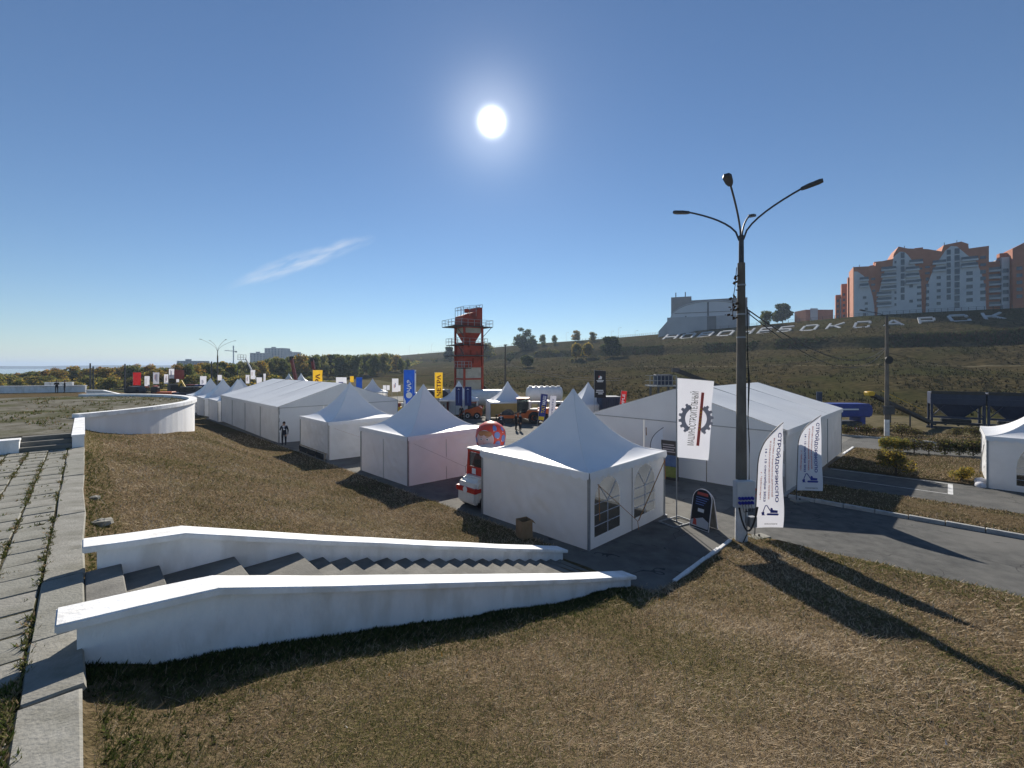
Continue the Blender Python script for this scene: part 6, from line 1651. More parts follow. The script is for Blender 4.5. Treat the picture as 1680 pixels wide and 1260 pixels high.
# road roller: local x forward (drum end)
rp = far(856, 51.5); ro = machine('road_roller', 'orange single-drum road roller with open cab on the lot', 'road roller', rp, math.radians(172))
MB().lathe([(.70, -1.0), (.75, -1.0), (.75, 1.0), (.70, 1.0)], 28, M=Matrix.Translation((1.75, 0, .75)) @ Matrix.Rotation(math.pi / 2, 4, 'X')).build('drum', MAT['steel_dark'], ro, smooth=40)
mb = MB()
for y in (-1.08, 1.08): mb.bar((2.45, y, .8), (.6, y, .8), .12, .35)
mb.bar((2.5, -1.12, .85), (2.5, 1.12, .85), .25, .4); mb.bar((.65, -1.12, .85), (.65, 1.12, .85), .35, .4); mb.build('drum_frame', MAT['orange_paint'], ro)
bev(MB().prism([(-2.6, .55), (-2.7, 1.25), (-2.5, 1.5), (-.75, 1.6), (-.6, 1.2), (-.6, .6)], -.95, .95, 'XZ'), 'engine_hood', 'orange_paint', ro, .06)
bev(MB().box(-1.9, -1.0, -.8, .8, 1.58, 1.72), 'hood_grille', 'plant_cream', ro, .04)
bev(MB().box(-.75, .5, -.95, .95, .65, 1.2), 'platform', 'orange_paint', ro, .03)
mb = MB()
for x in (-.7, .42):
    for y in (-.82, .82): mb.bar((x, y, 1.2), (x, y, 2.85), .08, .08)
mb.build('cab_frame', MAT['steel_black'], ro); bev(MB().box(-.9, .6, -1.0, 1.0, 2.85, 2.98), 'cab_roof', 'orange_paint', ro, .04)
MB().box(-.66, .38, .815, .825, 1.3, 2.8).build('cab_glass', MAT['cab_glass'], ro); MB().box(-.66, .38, -.825, -.815, 1.3, 2.8).build('cab_glass', MAT['cab_glass'], ro)
bev(MB().box(-.5, 0, -.3, .3, 1.2, 1.7), 'seat', 'steel_black', ro, .04)
for y in (-.85, .85):
    w = MB().wheel((-1.6, y, .72), .72, .5, 24).build('wheel', MAT['rubber'], ro, smooth=40); MB().wheel((-1.6, y, .72), .38, .42, 14).build('rim', MAT['orange_paint'], w, smooth=40)
# second orange machine behind the banners
pv = far(904, 56); pa = machine('paver', 'orange machine half hidden behind the two feather banners', 'paver', pv, .2)
bev(MB().box(-1.6, 1.2, -1, 1, .5, 1.5), 'body', 'orange_paint', pa, .06); bev(MB().prism([(1.2, .5), (2.4, .7), (2.4, 1.6), (1.2, 1.2)], -1.1, 1.1, 'XZ'), 'hopper', 'orange_paint', pa, .03); bev(MB().box(-1.2, -.2, -.9, .9, 2.4, 2.5), 'canopy', 'steel_dark', pa, .02)
for x in (-1.1, -.3): MB().bar((x, .7, 1.5), (x, .7, 2.4), .07, .07).build('canopy_post', MAT['steel_dark'], pa)
for x in (-1.0, .4): MB().wheel((x, -.9, .45), .45, .35).build('wheel', MAT['rubber'], pa)
# skid-steer loader
sp_ = far(774, 56.5); sk = machine('skid_steer_loader', 'small orange skid-steer loader beside the navy banners', 'loader', sp_, math.radians(180))
bev(MB().prism([(-1.35, .35), (-1.35, 1.35), (-1.0, 1.55), (-.3, 1.5), (.5, .9), (.9, .8), (.9, .35)], -.7, .7, 'XZ'), 'body', 'orange_paint', sk, .06)
mb = MB()
for x, z1 in ((-.55, 2.05), (.45, 1.95)):
    for y in (-.55, .55): mb.bar((x, y, 1.0), (x * .9, y, z1), .07, .07)
mb.build('cab_frame', MAT['steel_black'], sk); bev(MB().box(-.65, .55, -.62, .62, 2.03, 2.12), 'cab_roof', 'orange_paint', sk, .03); MB().box(-.5, .4, .56, .57, 1.2, 2.0).build('cab_glass', MAT['cab_glass'], sk)
for y in (-.82, .82): MB().prism([(-1.2, 1.45), (-1.0, 1.65), (1.1, 1.0), (1.55, .45), (1.4, .4), (.95, .85)], y - .06, y + .06, 'XZ').build('lift_arm', MAT['orange_paint'], sk)
MB().prism([(1.4, .1), (2.1, .05), (2.15, .12), (1.6, .25), (1.55, .75), (1.42, .75)], -.85, .85, 'XZ').build('bucket', MAT['steel_dark'], sk)
for x in (-.75, .45):
    for y in (-.85, .85):
        w = MB().wheel((x, y, .42), .42, .3, 18).build('wheel', MAT['rubber'], sk, smooth=40); MB().wheel((x, y, .42), .24, .26, 12).build('rim', MAT['silo_white'], w)
# silo trailer
sl_p = far(893, 62); st = machine('silo_trailer', 'white cylindrical silo trailer behind the road roller', 'trailer', sl_p, .03)
M_ = Matrix.Translation((0, 0, 3.1)) @ Matrix.Rotation(math.pi / 2, 4, 'Y')
MB().lathe([(.3, -2.65), (.85, -2.5), (1.05, -2.2), (1.05, 2.2), (.85, 2.5), (.3, 2.65)], 28, M=M_).build('tank', MAT['silo_white'], st, smooth=50)
for k in range(6): MB().lathe([(.24, 0), (.26, .12), (.0, .13)], 10, c=(-2 + k * .8, -.15, 4.12)).build('hatch', MAT['silo_white'], st)
mb = MB(); mb.box(-2.6, 2.8, -1.0, 1.0, 1.75, 1.95)
for x in (-2.4, -.8, 1.0): mb.bar((x, -.9, 0), (x, -.9, 1.8), .14, .14); mb.bar((x, .9, 0), (x, .9, 1.8), .14, .14)
mb.build('chassis', MAT['steel_grey'], st)
w = MB().wheel((2.3, -.95, 1.05), .62, .4, 20).build('wheel', MAT['rubber'], st, smooth=40); w = MB().wheel((2.3, .95, 1.05), .62, .4, 20).build('wheel', MAT['rubber'], st, smooth=40)
# pair of white cylinders behind the tower
for px, D, lab, ln in ((786, 68, 'white horizontal tank behind the legs of the red tower', 3.4), (815, 70, 'grey-white tank between the tower steps and the open tent', 3.0)):
    p = far(px, D); t = machine('horizontal_tank', lab, 'tank', p, .05); M_ = Matrix.Translation((0, 0, 2.2)) @ Matrix.Rotation(math.pi / 2, 4, 'Y')
    MB().lathe([(.4, -ln), (1.1, -ln + .3), (1.25, -ln + .7), (1.25, ln - .7), (1.1, ln - .3), (.4, ln)], 24, M=M_).build('shell', MAT['silo_white'], t, smooth=50)
    for x in (-ln * .6, ln * .6): MB().box(x - .2, x + .2, -1, 1, 0, 1.15).build('saddle', MAT['steel_dark'], t)
# fan trailer and grey truck behind the pinkish tent tip
p = far(716, 60); t = machine('fan_unit', 'grey framed unit with two big round fans behind the yellow banner', 'fan unit', p, 0)
bev(MB().box(-1.75, 1.75, 0, 1.2, 1.9, 3.6), 'casing', 'steel_grey', t, .04)
for x in (-.9, .95): MB().lathe([(.0, -.02), (.66, -.02), (.74, -.05), (.74, .05)], 22, M=Matrix.Translation((x, -.03, 2.75)) @ Matrix.Rotation(math.pi / 2, 4, 'X')).build('fan', MAT['steel_black'], t)
for x in (-1.5, 1.5): MB().box(x - .1, x + .1, .1, 1.1, 0, 1.9).build('leg', MAT['dark_red'], t)
p = far(684, 62); t = machine('lorry', 'grey lorry cab showing beside the pinkish tent tip', 'lorry', p, math.radians(8))
bev(MB().prism([(-1.4, .7), (-1.4, 2.7), (-1.2, 3.0), (.6, 3.05), (.9, 2.1), (1.0, 1.8), (1.0, .7)], -.0, 2.2, 'XZ'), 'cab', 'steel_grey', t, .05); MB().box(-1.0, .4, -.03, -.01, 2.1, 2.8).build('window', MAT['window_glass'], t)
for x in (-.9, .5): MB().wheel((x, .2, .5), .5, .3).build('wheel', MAT['rubber'], t)
# dark attachment behind tent C
p = far(640, 33); t = machine('loader_bucket', 'black loader head sticking up between the two pagoda tents', 'loader', p, math.radians(15))
mb = MB(); mb.prism([(-.75, 1.75), (-.2, 1.15), (.75, 1.2), (.85, 1.9), (.3, 2.2)], -.5, .5, 'XZ'); mb.build('cab_head', MAT['steel_black'], t); MB().tube([(-.5, 0, 2.0), (-.95, 0, 2.35), (-1.2, 0, 2.05)], .05, 6).build('hose_arm', MAT['steel_black'], t)
bev(MB().box(-.9, .9, -.6, .6, .4, 1.2), 'body', 'steel_dark', t, .05)
for x in (-.6, .6): MB().wheel((x, -.55, .4), .4, .25).build('wheel', MAT['rubber'], t)
# farm implements behind the hall
for k, (px, D, lab) in enumerate(((610, 62, 'dark red implement under the small far pagoda tent'), (632, 60, 'dark red seed drill with pale bins beside the far hall gable'), (650, 58, 'ochre and red implement close to the tall blue banner'))):
    p = far(px, D); t = machine('farm_implement', lab, 'implement', p, .1 * k)
    bev(MB().box(-1.4, 1.4, -.5, .5, .7, 1.3), 'frame', 'dark_red' if k < 2 else 'yellow_paint', t, .03)
    for q in range(4): bev(MB().prism([(-1.2 + q * .65, 1.3), (-.75 + q * .65, 1.3), (-.65 + q * .65, 1.85), (-1.3 + q * .65, 1.85)], -.3, .3, 'XZ'), 'seed_bin', ('silo_white' if (q + k) % 2 else 'dark_red'), t, .02)
    for x in (-1.0, 1.0): MB().wheel((x, -.6, .4), .4, .25).build('wheel', MAT['rubber'], t)
    for q in range(5): MB().bar((-1.1 + q * .55, 0, .7), (-1.0 + q * .55, -.2, .1), .06, .06).build('tine', MAT['steel_dark'], t)

# ---- asphalt plant tower
tp = far(769, 76); tw = machine('asphalt_plant_tower', 'tall red asphalt plant tower with railings and cream panels', 'tower', tp, math.radians(33))
TH_ = zat(505, 76) - tp.z
a = 1.75
zl = [0, TH_ * .17, TH_ * .29, TH_ * .41, TH_ * .52, TH_ * .64, TH_ * .80]
for sx in (-1, 1):
    for sy in (-1, 1): MB().box(sx * a - .16, sx * a + .16, sy * a - .16, sy * a + .16, 0, TH_ * .82).build('leg', MAT['plant_red'], tw)
for z in zl[1:]:
    for k in range(4):
        M_ = Matrix.Rotation(k * math.pi / 2, 4, 'Z'); MB().box(-a + .16, a - .16, -a - .1, -a + .1, z - .12, z + .12, 0, M_).build('cross_beam', MAT['plant_red'], tw)
def panel(z0, z1, m, inset=.12, faces=(0, 1, 2, 3), nm='panel'):
    for k in faces:
        M_ = Matrix.Rotation(k * math.pi / 2, 4, 'Z'); MB().box(-a + .17, a - .17, -a + inset, -a + inset + .06, z0 + .13, z1 - .13, 0, M_).build(nm, MAT[m], tw)
panel(zl[1], zl[2], 'plant_cream', nm='cream_panel'); panel(zl[2], zl[3], 'plant_cream', nm='cream_panel'); panel(zl[3], zl[4], 'plant_red'); panel(zl[4], zl[5], 'plant_red', faces=(0, 3))
mb = MB(); zz = zl[5]; mb._add([(-.6, -.6, zl[5] - .3), (.6, -.6, zl[5] - .3), (.6, .6, zl[5] - .3), (-.6, .6, zl[5] - .3), (-1.55, -1.55, zl[6] - 1.0), (1.55, -1.55, zl[6] - 1.0), (1.55, 1.55, zl[6] - 1.0), (-1.55, 1.55, zl[6] - 1.0)], [(3, 2, 1, 0), (4, 5, 6, 7), (0, 1, 5, 4), (1, 2, 6, 5), (2, 3, 7, 6), (3, 0, 4, 7)]); mb.build('hopper', MAT['plant_red'], tw)
MB().box(-1.6, 1.6, -1.6, 1.6, zl[6] - .99, zl[6] - .13).build('cream_bin', MAT['plant_cream'], tw)
MB().prism([(-1.85, zl[6] + .2), (-1.85, TH_ * .91), (.9, TH_ * .965), (.9, TH_), (1.85, TH_), (1.85, zl[6] + .2)], -1.6, 1.6, 'XZ').build('screen_house', MAT['plant_red'], tw)
for k in range(9): MB().bar((-1.7 + k * .31, -1.64, zl[6] + .25), (-1.7 + k * .31, -1.64, TH_ * (.905 + .005 * k)), .05, .06).build('rib', MAT['plant_red'], tw)
for k in range(2): MB().box(1.852, 1.90, -1.2 + k * 1.25, -.1 + k * 1.25, TH_ * .88, TH_ * .965).build('cream_door', MAT['plant_cream'], tw)
MB().tube([(-.4, 0, TH_ * .95), (-.4, 0, TH_ * .985)], .45, 10).build('roof_vent', MAT['plant_red'], tw)
def deck(z, x0, x1, y0, y1, rail=1.1, nm='deck', brace=True):
    d = MB().box(x0, x1, y0, y1, z - .12, z).build(nm, MAT['steel_black'], tw)
    mb = MB(); cs = [(x0, y0), (x1, y0), (x1, y1), (x0, y1)]
    for (p_, q_) in zip(cs, cs[1:] + cs[:1]):
        n_ = max(1, int(math.hypot(q_[0] - p_[0], q_[1] - p_[1]) / 1.1))
        for k in range(n_): mb.bar((lerp(p_[0], q_[0], k / n_), lerp(p_[1], q_[1], k / n_), z), (lerp(p_[0], q_[0], k / n_), lerp(p_[1], q_[1], k / n_), z + rail), .06, .06)
        for hh in (.5, 1.0): mb.bar((*p_, z + rail * hh), (*q_, z + rail * hh), .05, .05)
    mb.build('guard_rail', MAT['steel_grey'], d)
    if brace:
        mb = MB()
        for (x, y) in ((x0, y0), (x1, y0), (x1, y1)): mb.bar((x * .95, y * .95, z - .1), (clampf(x, -a, a), clampf(y, -a, a), z - 1.9), .1, .1)
        mb.build('brace', MAT['steel_dark'], d)
deck(zl[6] + .12, -3.9, 3.4, -2.6, 2.6); deck(zl[5] - .25, -3.3, 2.5, -2.3, 2.3); deck(zl[4] + .0, -3.6, 3.0, -2.5, 2.3, brace=False, rail=.0); deck(zl[3] - .2, -3.6, -1.0, -2.9, -1.92, brace=False)
mb = MB()
for (p_, q_) in (((-1.85, -1.6), (-1.85, 1.6)), ((-1.85, -1.6), (1.85, -1.6)), ((1.85, -1.6), (1.85, 1.6)), ((1.85, 1.6), (-1.85, 1.6))):
    for k in range(4):
        x, y = lerp(p_[0], q_[0], k / 3), lerp(p_[1], q_[1], k / 3); zt = TH_ * .91 if x < .8 else TH_; mb.bar((x, y, zt), (x, y, TH_ * (.97 + .03 * (x + 1.85) / 3.7) + .5), .06, .06)
    z0_, z1_ = [TH_ * (.97 + .03 * (q[0] + 1.85) / 3.7) + .5 for q in (p_, q_)]; mb.bar((*p_, z0_), (*q_, z1_), .05, .05); mb.bar((*p_, z0_ - .5), (*q_, z1_ - .5), .05, .05)
mb.build('roof_rail', MAT['steel_grey'], tw)
mb = MB()
for lv in range(3):
    z0_ = zl[2 + lv]; mb.bar((1.0, -1.2, z0_), (-1.0, 1.0, zl[3 + lv]), .12, .5)
mb.build('inner_stair', MAT['steel_dark'], tw)
mb = MB(); mb.bar((2.0, -1.0, zl[1] + .8), (4.6, -3.2, 1.4), .12, .7); mb.bar((2.0, -1.6, zl[1] + 1.9), (4.6, -3.8, 2.5), .06, .06); mb.bar((1.9, -1.0, zl[1] + .85), (.8, -1.0, zl[1] + .85), .1, .8)
mb.build('access_stair', MAT['steel_black'], tw)
for k in range(3):
    M_ = Matrix.Translation((0, 0, zl[3] + .4 + k * 1.2)); MB().cbox((.3 - .4 * k, -1.9, zl[3] + 1 + k * 1.4), (.9, .35, .8)).build('motor', MAT['plant_red'], tw)

# ---- aggregate bins
hb = thing('aggregate_bins', 'pair of dark navy aggregate feed bins on legs under the slope', 'feed bins', (46.7, 48.2, G(45, 48)), math.radians(-36)); hb.scale = (.8, .8, 1)
HH = 4.15
for m_ in range(2):
    x0 = m_ * 5.45
    bev(MB().box(x0, x0 + 5.3, 0, 2.6, HH - 1.35, HH - .02), 'bin_top', 'navy_paint', hb, .03)
    MB().box(x0 - .06, x0 + 5.36, -.08, -.003, HH - .75, HH - .68).build('rib', MAT['navy_paint'], hb); MB().box(x0 + .05, x0 + 5.2, -.16, -.003, HH - .2, HH + .12).build('rim', MAT['steel_black'], hb)
    mb = MB(); zt, zb_ = HH - 1.36, HH - 2.75
    mb._add([(x0 + .3, .2, zt), (x0 + 5.0, .2, zt), (x0 + 5.0, 2.4, zt), (x0 + .3, 2.4, zt), (x0 + 1.9, .8, zb_), (x0 + 3.4, .8, zb_), (x0 + 3.4, 1.8, zb_), (x0 + 1.9, 1.8, zb_)], [(0, 1, 2, 3), (7, 6, 5, 4), (0, 4, 5, 1), (1, 5, 6, 2), (2, 6, 7, 3), (3, 7, 4, 0)]); mb.build('hopper', MAT['navy_paint'], hb)
    bev(MB().box(x0 + 1.2, x0 + 4.1, .6, 1.9, zb_ - .55, zb_ - .2), 'feeder_belt', 'steel_black', hb, .05)
    for x in (x0 + .12, x0 + 5.18):
        for y in (.12, 2.45): MB().box(x - .12, x + .12, y - .12, y + .12, 0, HH - 1.36).build('leg', MAT['navy_paint'], hb)
    for y in (.06,):
        MB().bar((x0 + .2, y, 1.55), (x0 + 1.4, y, HH - 1.45), .1, .1).build('brace', MAT['navy_paint'], hb); MB().bar((x0 + 5.1, y, 1.55), (x0 + 3.9, y, HH - 1.45), .1, .1).build('brace', MAT['navy_paint'], hb)
    MB().box(x0 + .25, x0 + 5.05, .02, .2, 1.3, 1.5).build('tie_beam', MAT['navy_paint'], hb)
MB().box(-.2, 10.8, .9, 1.7, .55, .8).build('collecting_belt', MAT['steel_black'], hb)
for k in range(9): MB().tube([(.4 + k * 1.25, .85, .5), (.4 + k * 1.25, 1.75, .5)], .09, 8).build('roller', MAT['steel_dark'], hb)
MB().box(-.3, 10.9, 1.1, 1.3, 0, .28).build('skid_beam', MAT['steel_dark'], hb)
cv = thing('belt_conveyor', 'dark inclined belt conveyor with a yellow head end', 'conveyor', (40.2, 48.5, G(40, 48)), 0)
for y in (-.4, .4): MB().bar((.2, y, 3.75), (7.0, y, .5), .08, .28).build('side_girder', MAT['steel_dark'], cv)
MB().bar((.1, 0, 3.9), (7.1, 0, .62), .7, .05).build('belt', MAT['rubber'], cv); bev(MB().cbox((-.1, 0, 3.9), (.7, .9, .5)), 'head_drum', 'yellow_paint', cv, .1)
for x in (2.0, 4.2): MB().bar((x, -.3, 0), (x, -.3, 3.75 - (x - .2) * .478 - .2), .1, .1).build('leg', MAT['steel_dark'], cv)
MB().bar((1.0, -.45, 4.2), (5.5, -.45, 2.1), .04, .04).build('hand_rail', MAT['yellow_paint'], cv)
dr = thing('drying_drum', 'blue drying drum unit on legs behind the broad hall', 'drum', (37.6, 49.5, G(37, 49)), .03)
bev(MB().prism([(-3.1, 1.25), (-3.3, 1.9), (-3.0, 2.75), (2.9, 2.7), (3.1, 1.9), (2.9, 1.2)], -1.0, 1.0, 'XZ'), 'casing', 'blue_paint', dr, .15)
for x in (-2.2, -.9, 2.0): bev(MB().box(x - .3, x + .3, -.8, .8, 0, 1.3), 'support', 'blue_paint', dr, .03)
MB().box(-1.0, 1.2, -1.16, -1.004, 2.05, 2.2).build('white_lettering_plate', MAT['ink_white'], dr); MB().box(-2.1, -1.7, -1.16, -1.004, 1.95, 2.15).build('white_plate', MAT['ink_white'], dr)
MB().tube([(-3.2, 0, 2.3), (-3.9, 0, 2.35)], .4, 12).build('burner', MAT['navy_paint'], dr); MB().box(-1.4, 1.8, -.9, .9, .15, .7).build('skid', MAT['steel_dark'], dr)
p = far(1344, 47); t = thing('exhaust_stack', 'short dark stack behind the broad hall corner', 'stack', p); MB().tube([(0, 0, 0), (0, 0, zat(643, 47) - p.z)], .28, 10).build('pipe', MAT['navy_paint'], t); MB().box(-.5, .5, -.4, .4, 0, .5).build('base', MAT['navy_paint'], t)
# control platform and dark boom behind the hall ridge
p = far(1084, 60); t = thing('control_platform', 'grey caged control platform on dark legs above the hall roof', 'platform', p, .05)
zp = zat(632, 60) - p.z
MB().box(-1.9, 1.8, -.9, .9, zp - .15, zp).build('deck', MAT['steel_grey'], t)
mb = MB()
for k in range(8): mb.bar((-1.85 + k * .52, -.88, zp), (-1.85 + k * .52, -.88, zp + 1.35), .06, .06)
for z in (.05, .65, 1.35): mb.bar((-1.88, -.88, zp + z), (1.8, -.88, zp + z), .06, .06); mb.bar((-1.88, .88, zp + z), (1.8, .88, zp + z), .06, .06)
mb.build('cage', MAT['steel_grey'], t); bev(MB().box(-.8, 1.5, -.6, .7, zp + .02, zp + 1.5), 'cabin', 'navy_paint', t, .04)
for x in (-1.7, -.6, .8, 1.7):
    MB().box(x - .12, x + .12, -.8, -.56, 0, zp - .15).build('leg', MAT['steel_dark'], t)
bo = thing('dark_boom', 'dark boom sloping down behind the gear flag', 'boom', far(1112, 56), 0); p = bo.location
MB().bar((-.3, 0, zat(607, 56) - p.z), (7.2, 0, zat(644, 56) - p.z), .5, .55).build('girder', MAT['steel_black'], bo); MB().cbox((-.3, 0, zat(607, 56) - p.z), (.9, .6, .5)).build('head', MAT['steel_dark'], bo); MB().box(3.2, 3.5, -.2, .2, 0, zat(626, 56) - p.z).build('prop', MAT['steel_dark'], bo)
p = far(1002, 47); t = thing('blue_container', 'dark blue container behind the black and red banners', 'container', p, .05); bev(MB().box(-1.0, 1.2, 0, 2.2, .2, 3.35), 'body', 'navy_paint', t, .03)
for k in range(8): MB().box(-.9 + k * .26, -.8 + k * .26, -.06, -.003, .3, 3.2).build('rib', MAT['navy_paint'], t)
# barrier tape
tp0, tp1 = at(1378, 711), at(1452, 713)
t = thing('barrier_tape', 'red and white barrier tape strung beside the far road', 'tape')
for k in range(28):
    a_, c_ = tp0.lerp(tp1, k / 28), tp0.lerp(tp1, (k + 1) / 28); MB().bar(a_ + Vector((0, 0, .55)), c_ + Vector((0, 0, .55)), .012, .10).build('tape_segment', MAT['ink_red' if k % 2 else 'ink_white'], t)
for q in (tp0, tp1): MB().tube([q, q + Vector((0, 0, .7))], .025, 6).build('stake', MAT['steel_grey'], t)

# ---- far machines on the left
def excavator(label, px, D, rz, cab, body, arm=True, sc=1.0, name='excavator'):
    p = far(px, D); t = machine(name, label, 'excavator', p, rz); t.scale = (sc,) * 3
    for y in (-1.05, 1.05): bev(MB().prism([(-1.7, .25), (-1.4, .0), (1.4, 0), (1.7, .25), (1.6, .75), (-1.6, .75)], y - .28, y + .28, 'XZ'), 'track', 'rubber', t, .08)
    bev(MB().box(-1.9, 1.0, -1.2, 1.2, .85, 1.9), 'house', body, t, .08); bev(MB().box(.2, 1.3, .2, 1.2, 1.0, 2.9), 'cab', cab, t, .08); MB().box(.35, 1.15, .16, .19, 1.7, 2.7).build('cab_glass', MAT['cab_glass'], t)
    if arm:
        MB().prism([(.9, 1.3), (1.3, 1.2), (3.0, 3.9), (2.7, 4.1)], -.55, -.15, 'XZ').build('boom', MAT[body], t); MB().prism([(2.6, 4.1), (2.95, 4.15), (4.1, 1.9), (3.85, 1.8)], -.5, -.2, 'XZ').build('stick', MAT[body], t)
        MB().prism([(3.7, 1.9), (4.3, 1.9), (4.4, 1.2), (3.6, 1.0)], -.8, .1, 'XZ').build('bucket', MAT['steel_dark'], t)
    return t
excavator('orange excavator with dark cab beyond the terrace wall', 266, 84, math.radians(185), 'steel_black', 'orange_paint', False, 1.0)
p = far(254, 84); t = machine('orange_attachment', 'upright orange attachment beside the orange excavator', 'attachment', p, 0); MB().prism([(-.9, .2), (.9, .1), (1.2, .6), (.5, 1.2), (.45, 3.0), (.0, 3.1), (-.15, 1.3), (-1.3, 1.2)], -.5, .5, 'XZ').build('arm', MAT['plant_red'], t); bev(MB().box(-1.2, 1.3, -.7, .7, 0, .2), 'base', 'steel_dark', t, .02)
excavator('yellow excavator with raised arm beyond the flags', 278, 97, math.radians(10), 'steel_black', 'yellow_paint', True, .9)
p = far(222, 86); t = machine('crusher', 'black tracked crusher beyond the terrace wall', 'crusher', p, 0)
bev(MB().prism([(-1.2, 1.0), (-1.35, 2.3), (-.8, 2.9), (1.1, 2.8), (1.5, 2.0), (1.3, 1.0)], -1, 1, 'XZ'), 'body', 'steel_black', t, .08); bev(MB().box(-2.0, 2.1, -1.2, 1.2, .1, .95), 'track', 'rubber', t, .12); MB().bar((1.3, 0, 1.2), (2.7, 0, 1.7), .6, .15).build('belt', MAT['rubber'], t)
p = far(302, 80); t = machine('dark_container', 'dark blue-black site container next to the pagoda row', 'container', p, .05); bev(MB().box(-2.2, 3.6, 0, 2.4, 0, 1.95), 'body', 'navy_paint', t, .04); bev(MB().box(-1.2, 2.0, .3, 2.0, 1.96, 3.0), 'cabin', 'steel_black', t, .05); MB().box(-.9, 1.7, .27, .295, 2.3, 2.85).build('window', MAT['cab_glass'], t)
for q in range(5): MB().box(-2.0 + q * 1.2, -1.9 + q * 1.2, -.05, -.003, .1, 1.85).build('rib', MAT['navy_paint'], t)
for k, (px, D, col, lab) in enumerate(((320, 90, 'dark_red', 'dark red tractor partly behind the last pagoda of the row'), (336, 88, 'blue_paint', 'blue tractor roof behind the last pagoda of the row'), (398, 78, 'yellow_paint', 'yellow machine peeking over the pagoda row'), (290, 92, 'steel_black', 'black wheel loader beside the site container'))):
    p = far(px, D); t = machine('tractor', lab, 'tractor', p, math.radians(20 * k)); bev(MB().box(-.2, 2.0, -.5, .5, .9, 1.7), 'bonnet', col, t, .08); bev(MB().prism([(-1.5, 1.0), (-1.4, 2.9), (.0, 2.95), (.25, 1.7), (.25, 1.0)], -.75, .75, 'XZ'), 'cab', 'steel_black' if k != 2 else col, t, .06); MB().box(-1.2, -.1, -.78, -.755, 1.8, 2.75).build('cab_glass', MAT['cab_glass'], t); bev(MB().box(-1.5, .1, -.8, .8, 2.95, 3.08), 'cab_roof', col, t, .03)
    for (x, r) in ((-.9, .85), (1.5, .55)):
        for y in (-.8, .8): MB().wheel((x, y, r), r, .4).build('wheel', MAT['rubber'], t, smooth=40)
# telescopic lift and crane booms
p = far(428, 96); t = machine('boom_lift', 'white telescopic boom lift with a raised work basket', 'boom lift', p, 0)
zt = zat(588, 96) - p.z; MB().bar((.3, 0, 1.4), (-3.4, 0, zt), .22, .26).build('boom', MAT['silo_white'], t); bev(MB().box(-1.2, 1.6, -.9, .9, .5, 1.4), 'chassis', 'silo_white', t, .06)
mb = MB(); bx0 = -4.2
for x in (-.6, .6):
    for y in (-.5, .5): mb.bar((bx0 + x, y, zt - .3), (bx0 + x, y, zt + .8), .06, .06)
mb.box(bx0 - .65, bx0 + .65, -.55, .55, zt - .35, zt - .25)
for z in (.25, .8): mb.bar((bx0 - .6, -.5, zt + z), (bx0 + .6, -.5, zt + z), .06, .06); mb.bar((bx0 - .6, .5, zt + z), (bx0 + .6, .5, zt + z), .06, .06)
mb.build('basket', MAT['steel_grey'], t)
for x in (-.9, 1.2): MB().wheel((x, -.85, .45), .45, .35).build('wheel', MAT['rubber'], t)
for px, D, x1, top, lab in ((489, 100, 478, 588, 'dark red crane boom rising over the hall roof, the taller one'), (521, 104, 512, 590, 'dark red crane boom rising behind the yellow banner')):
    p = far(px, D); t = machine('truck_crane', lab, 'crane', p, 0); dx = (x1 - px) / F_PX * D
    MB().bar((0, 0, 1.6), (dx, 0, zat(top, D) - p.z), .55, .6).build('boom', MAT['dark_red'], t); MB().cbox((dx, 0, zat(top, D) - p.z), (.6, .7, .9)).build('boom_head', MAT['steel_black'], t); bev(MB().box(-1.5, 2.8, -1.1, 1.1, .7, 1.6), 'carrier', 'dark_red', t, .06)
    for x in (-1.0, .6, 2.0): MB().wheel((x, -1.0, .5), .5, .35).build('wheel', MAT['rubber'], t)
# tables and goods inside the open tent
tb = thing('display_table', 'display table with yellow back cloth inside the open tent', 'table', (-.55, 54.9, G(-.5, 54.9)), math.radians(10))
MB().box(-2.0, 2.0, 2.2, 2.25, .1, 2.3).build('back_cloth', MAT['cream_cloth'], tb); MB().box(-1.6, 1.6, -.6, .1, .70, .75).build('table_top', MAT['timber'], tb)
for x in (-1.5, 1.5):
    for y in (-.5, .0): MB().box(x - .03, x + .03, y - .03, y + .03, 0, .70).build('leg', MAT['steel_dark'], tb)

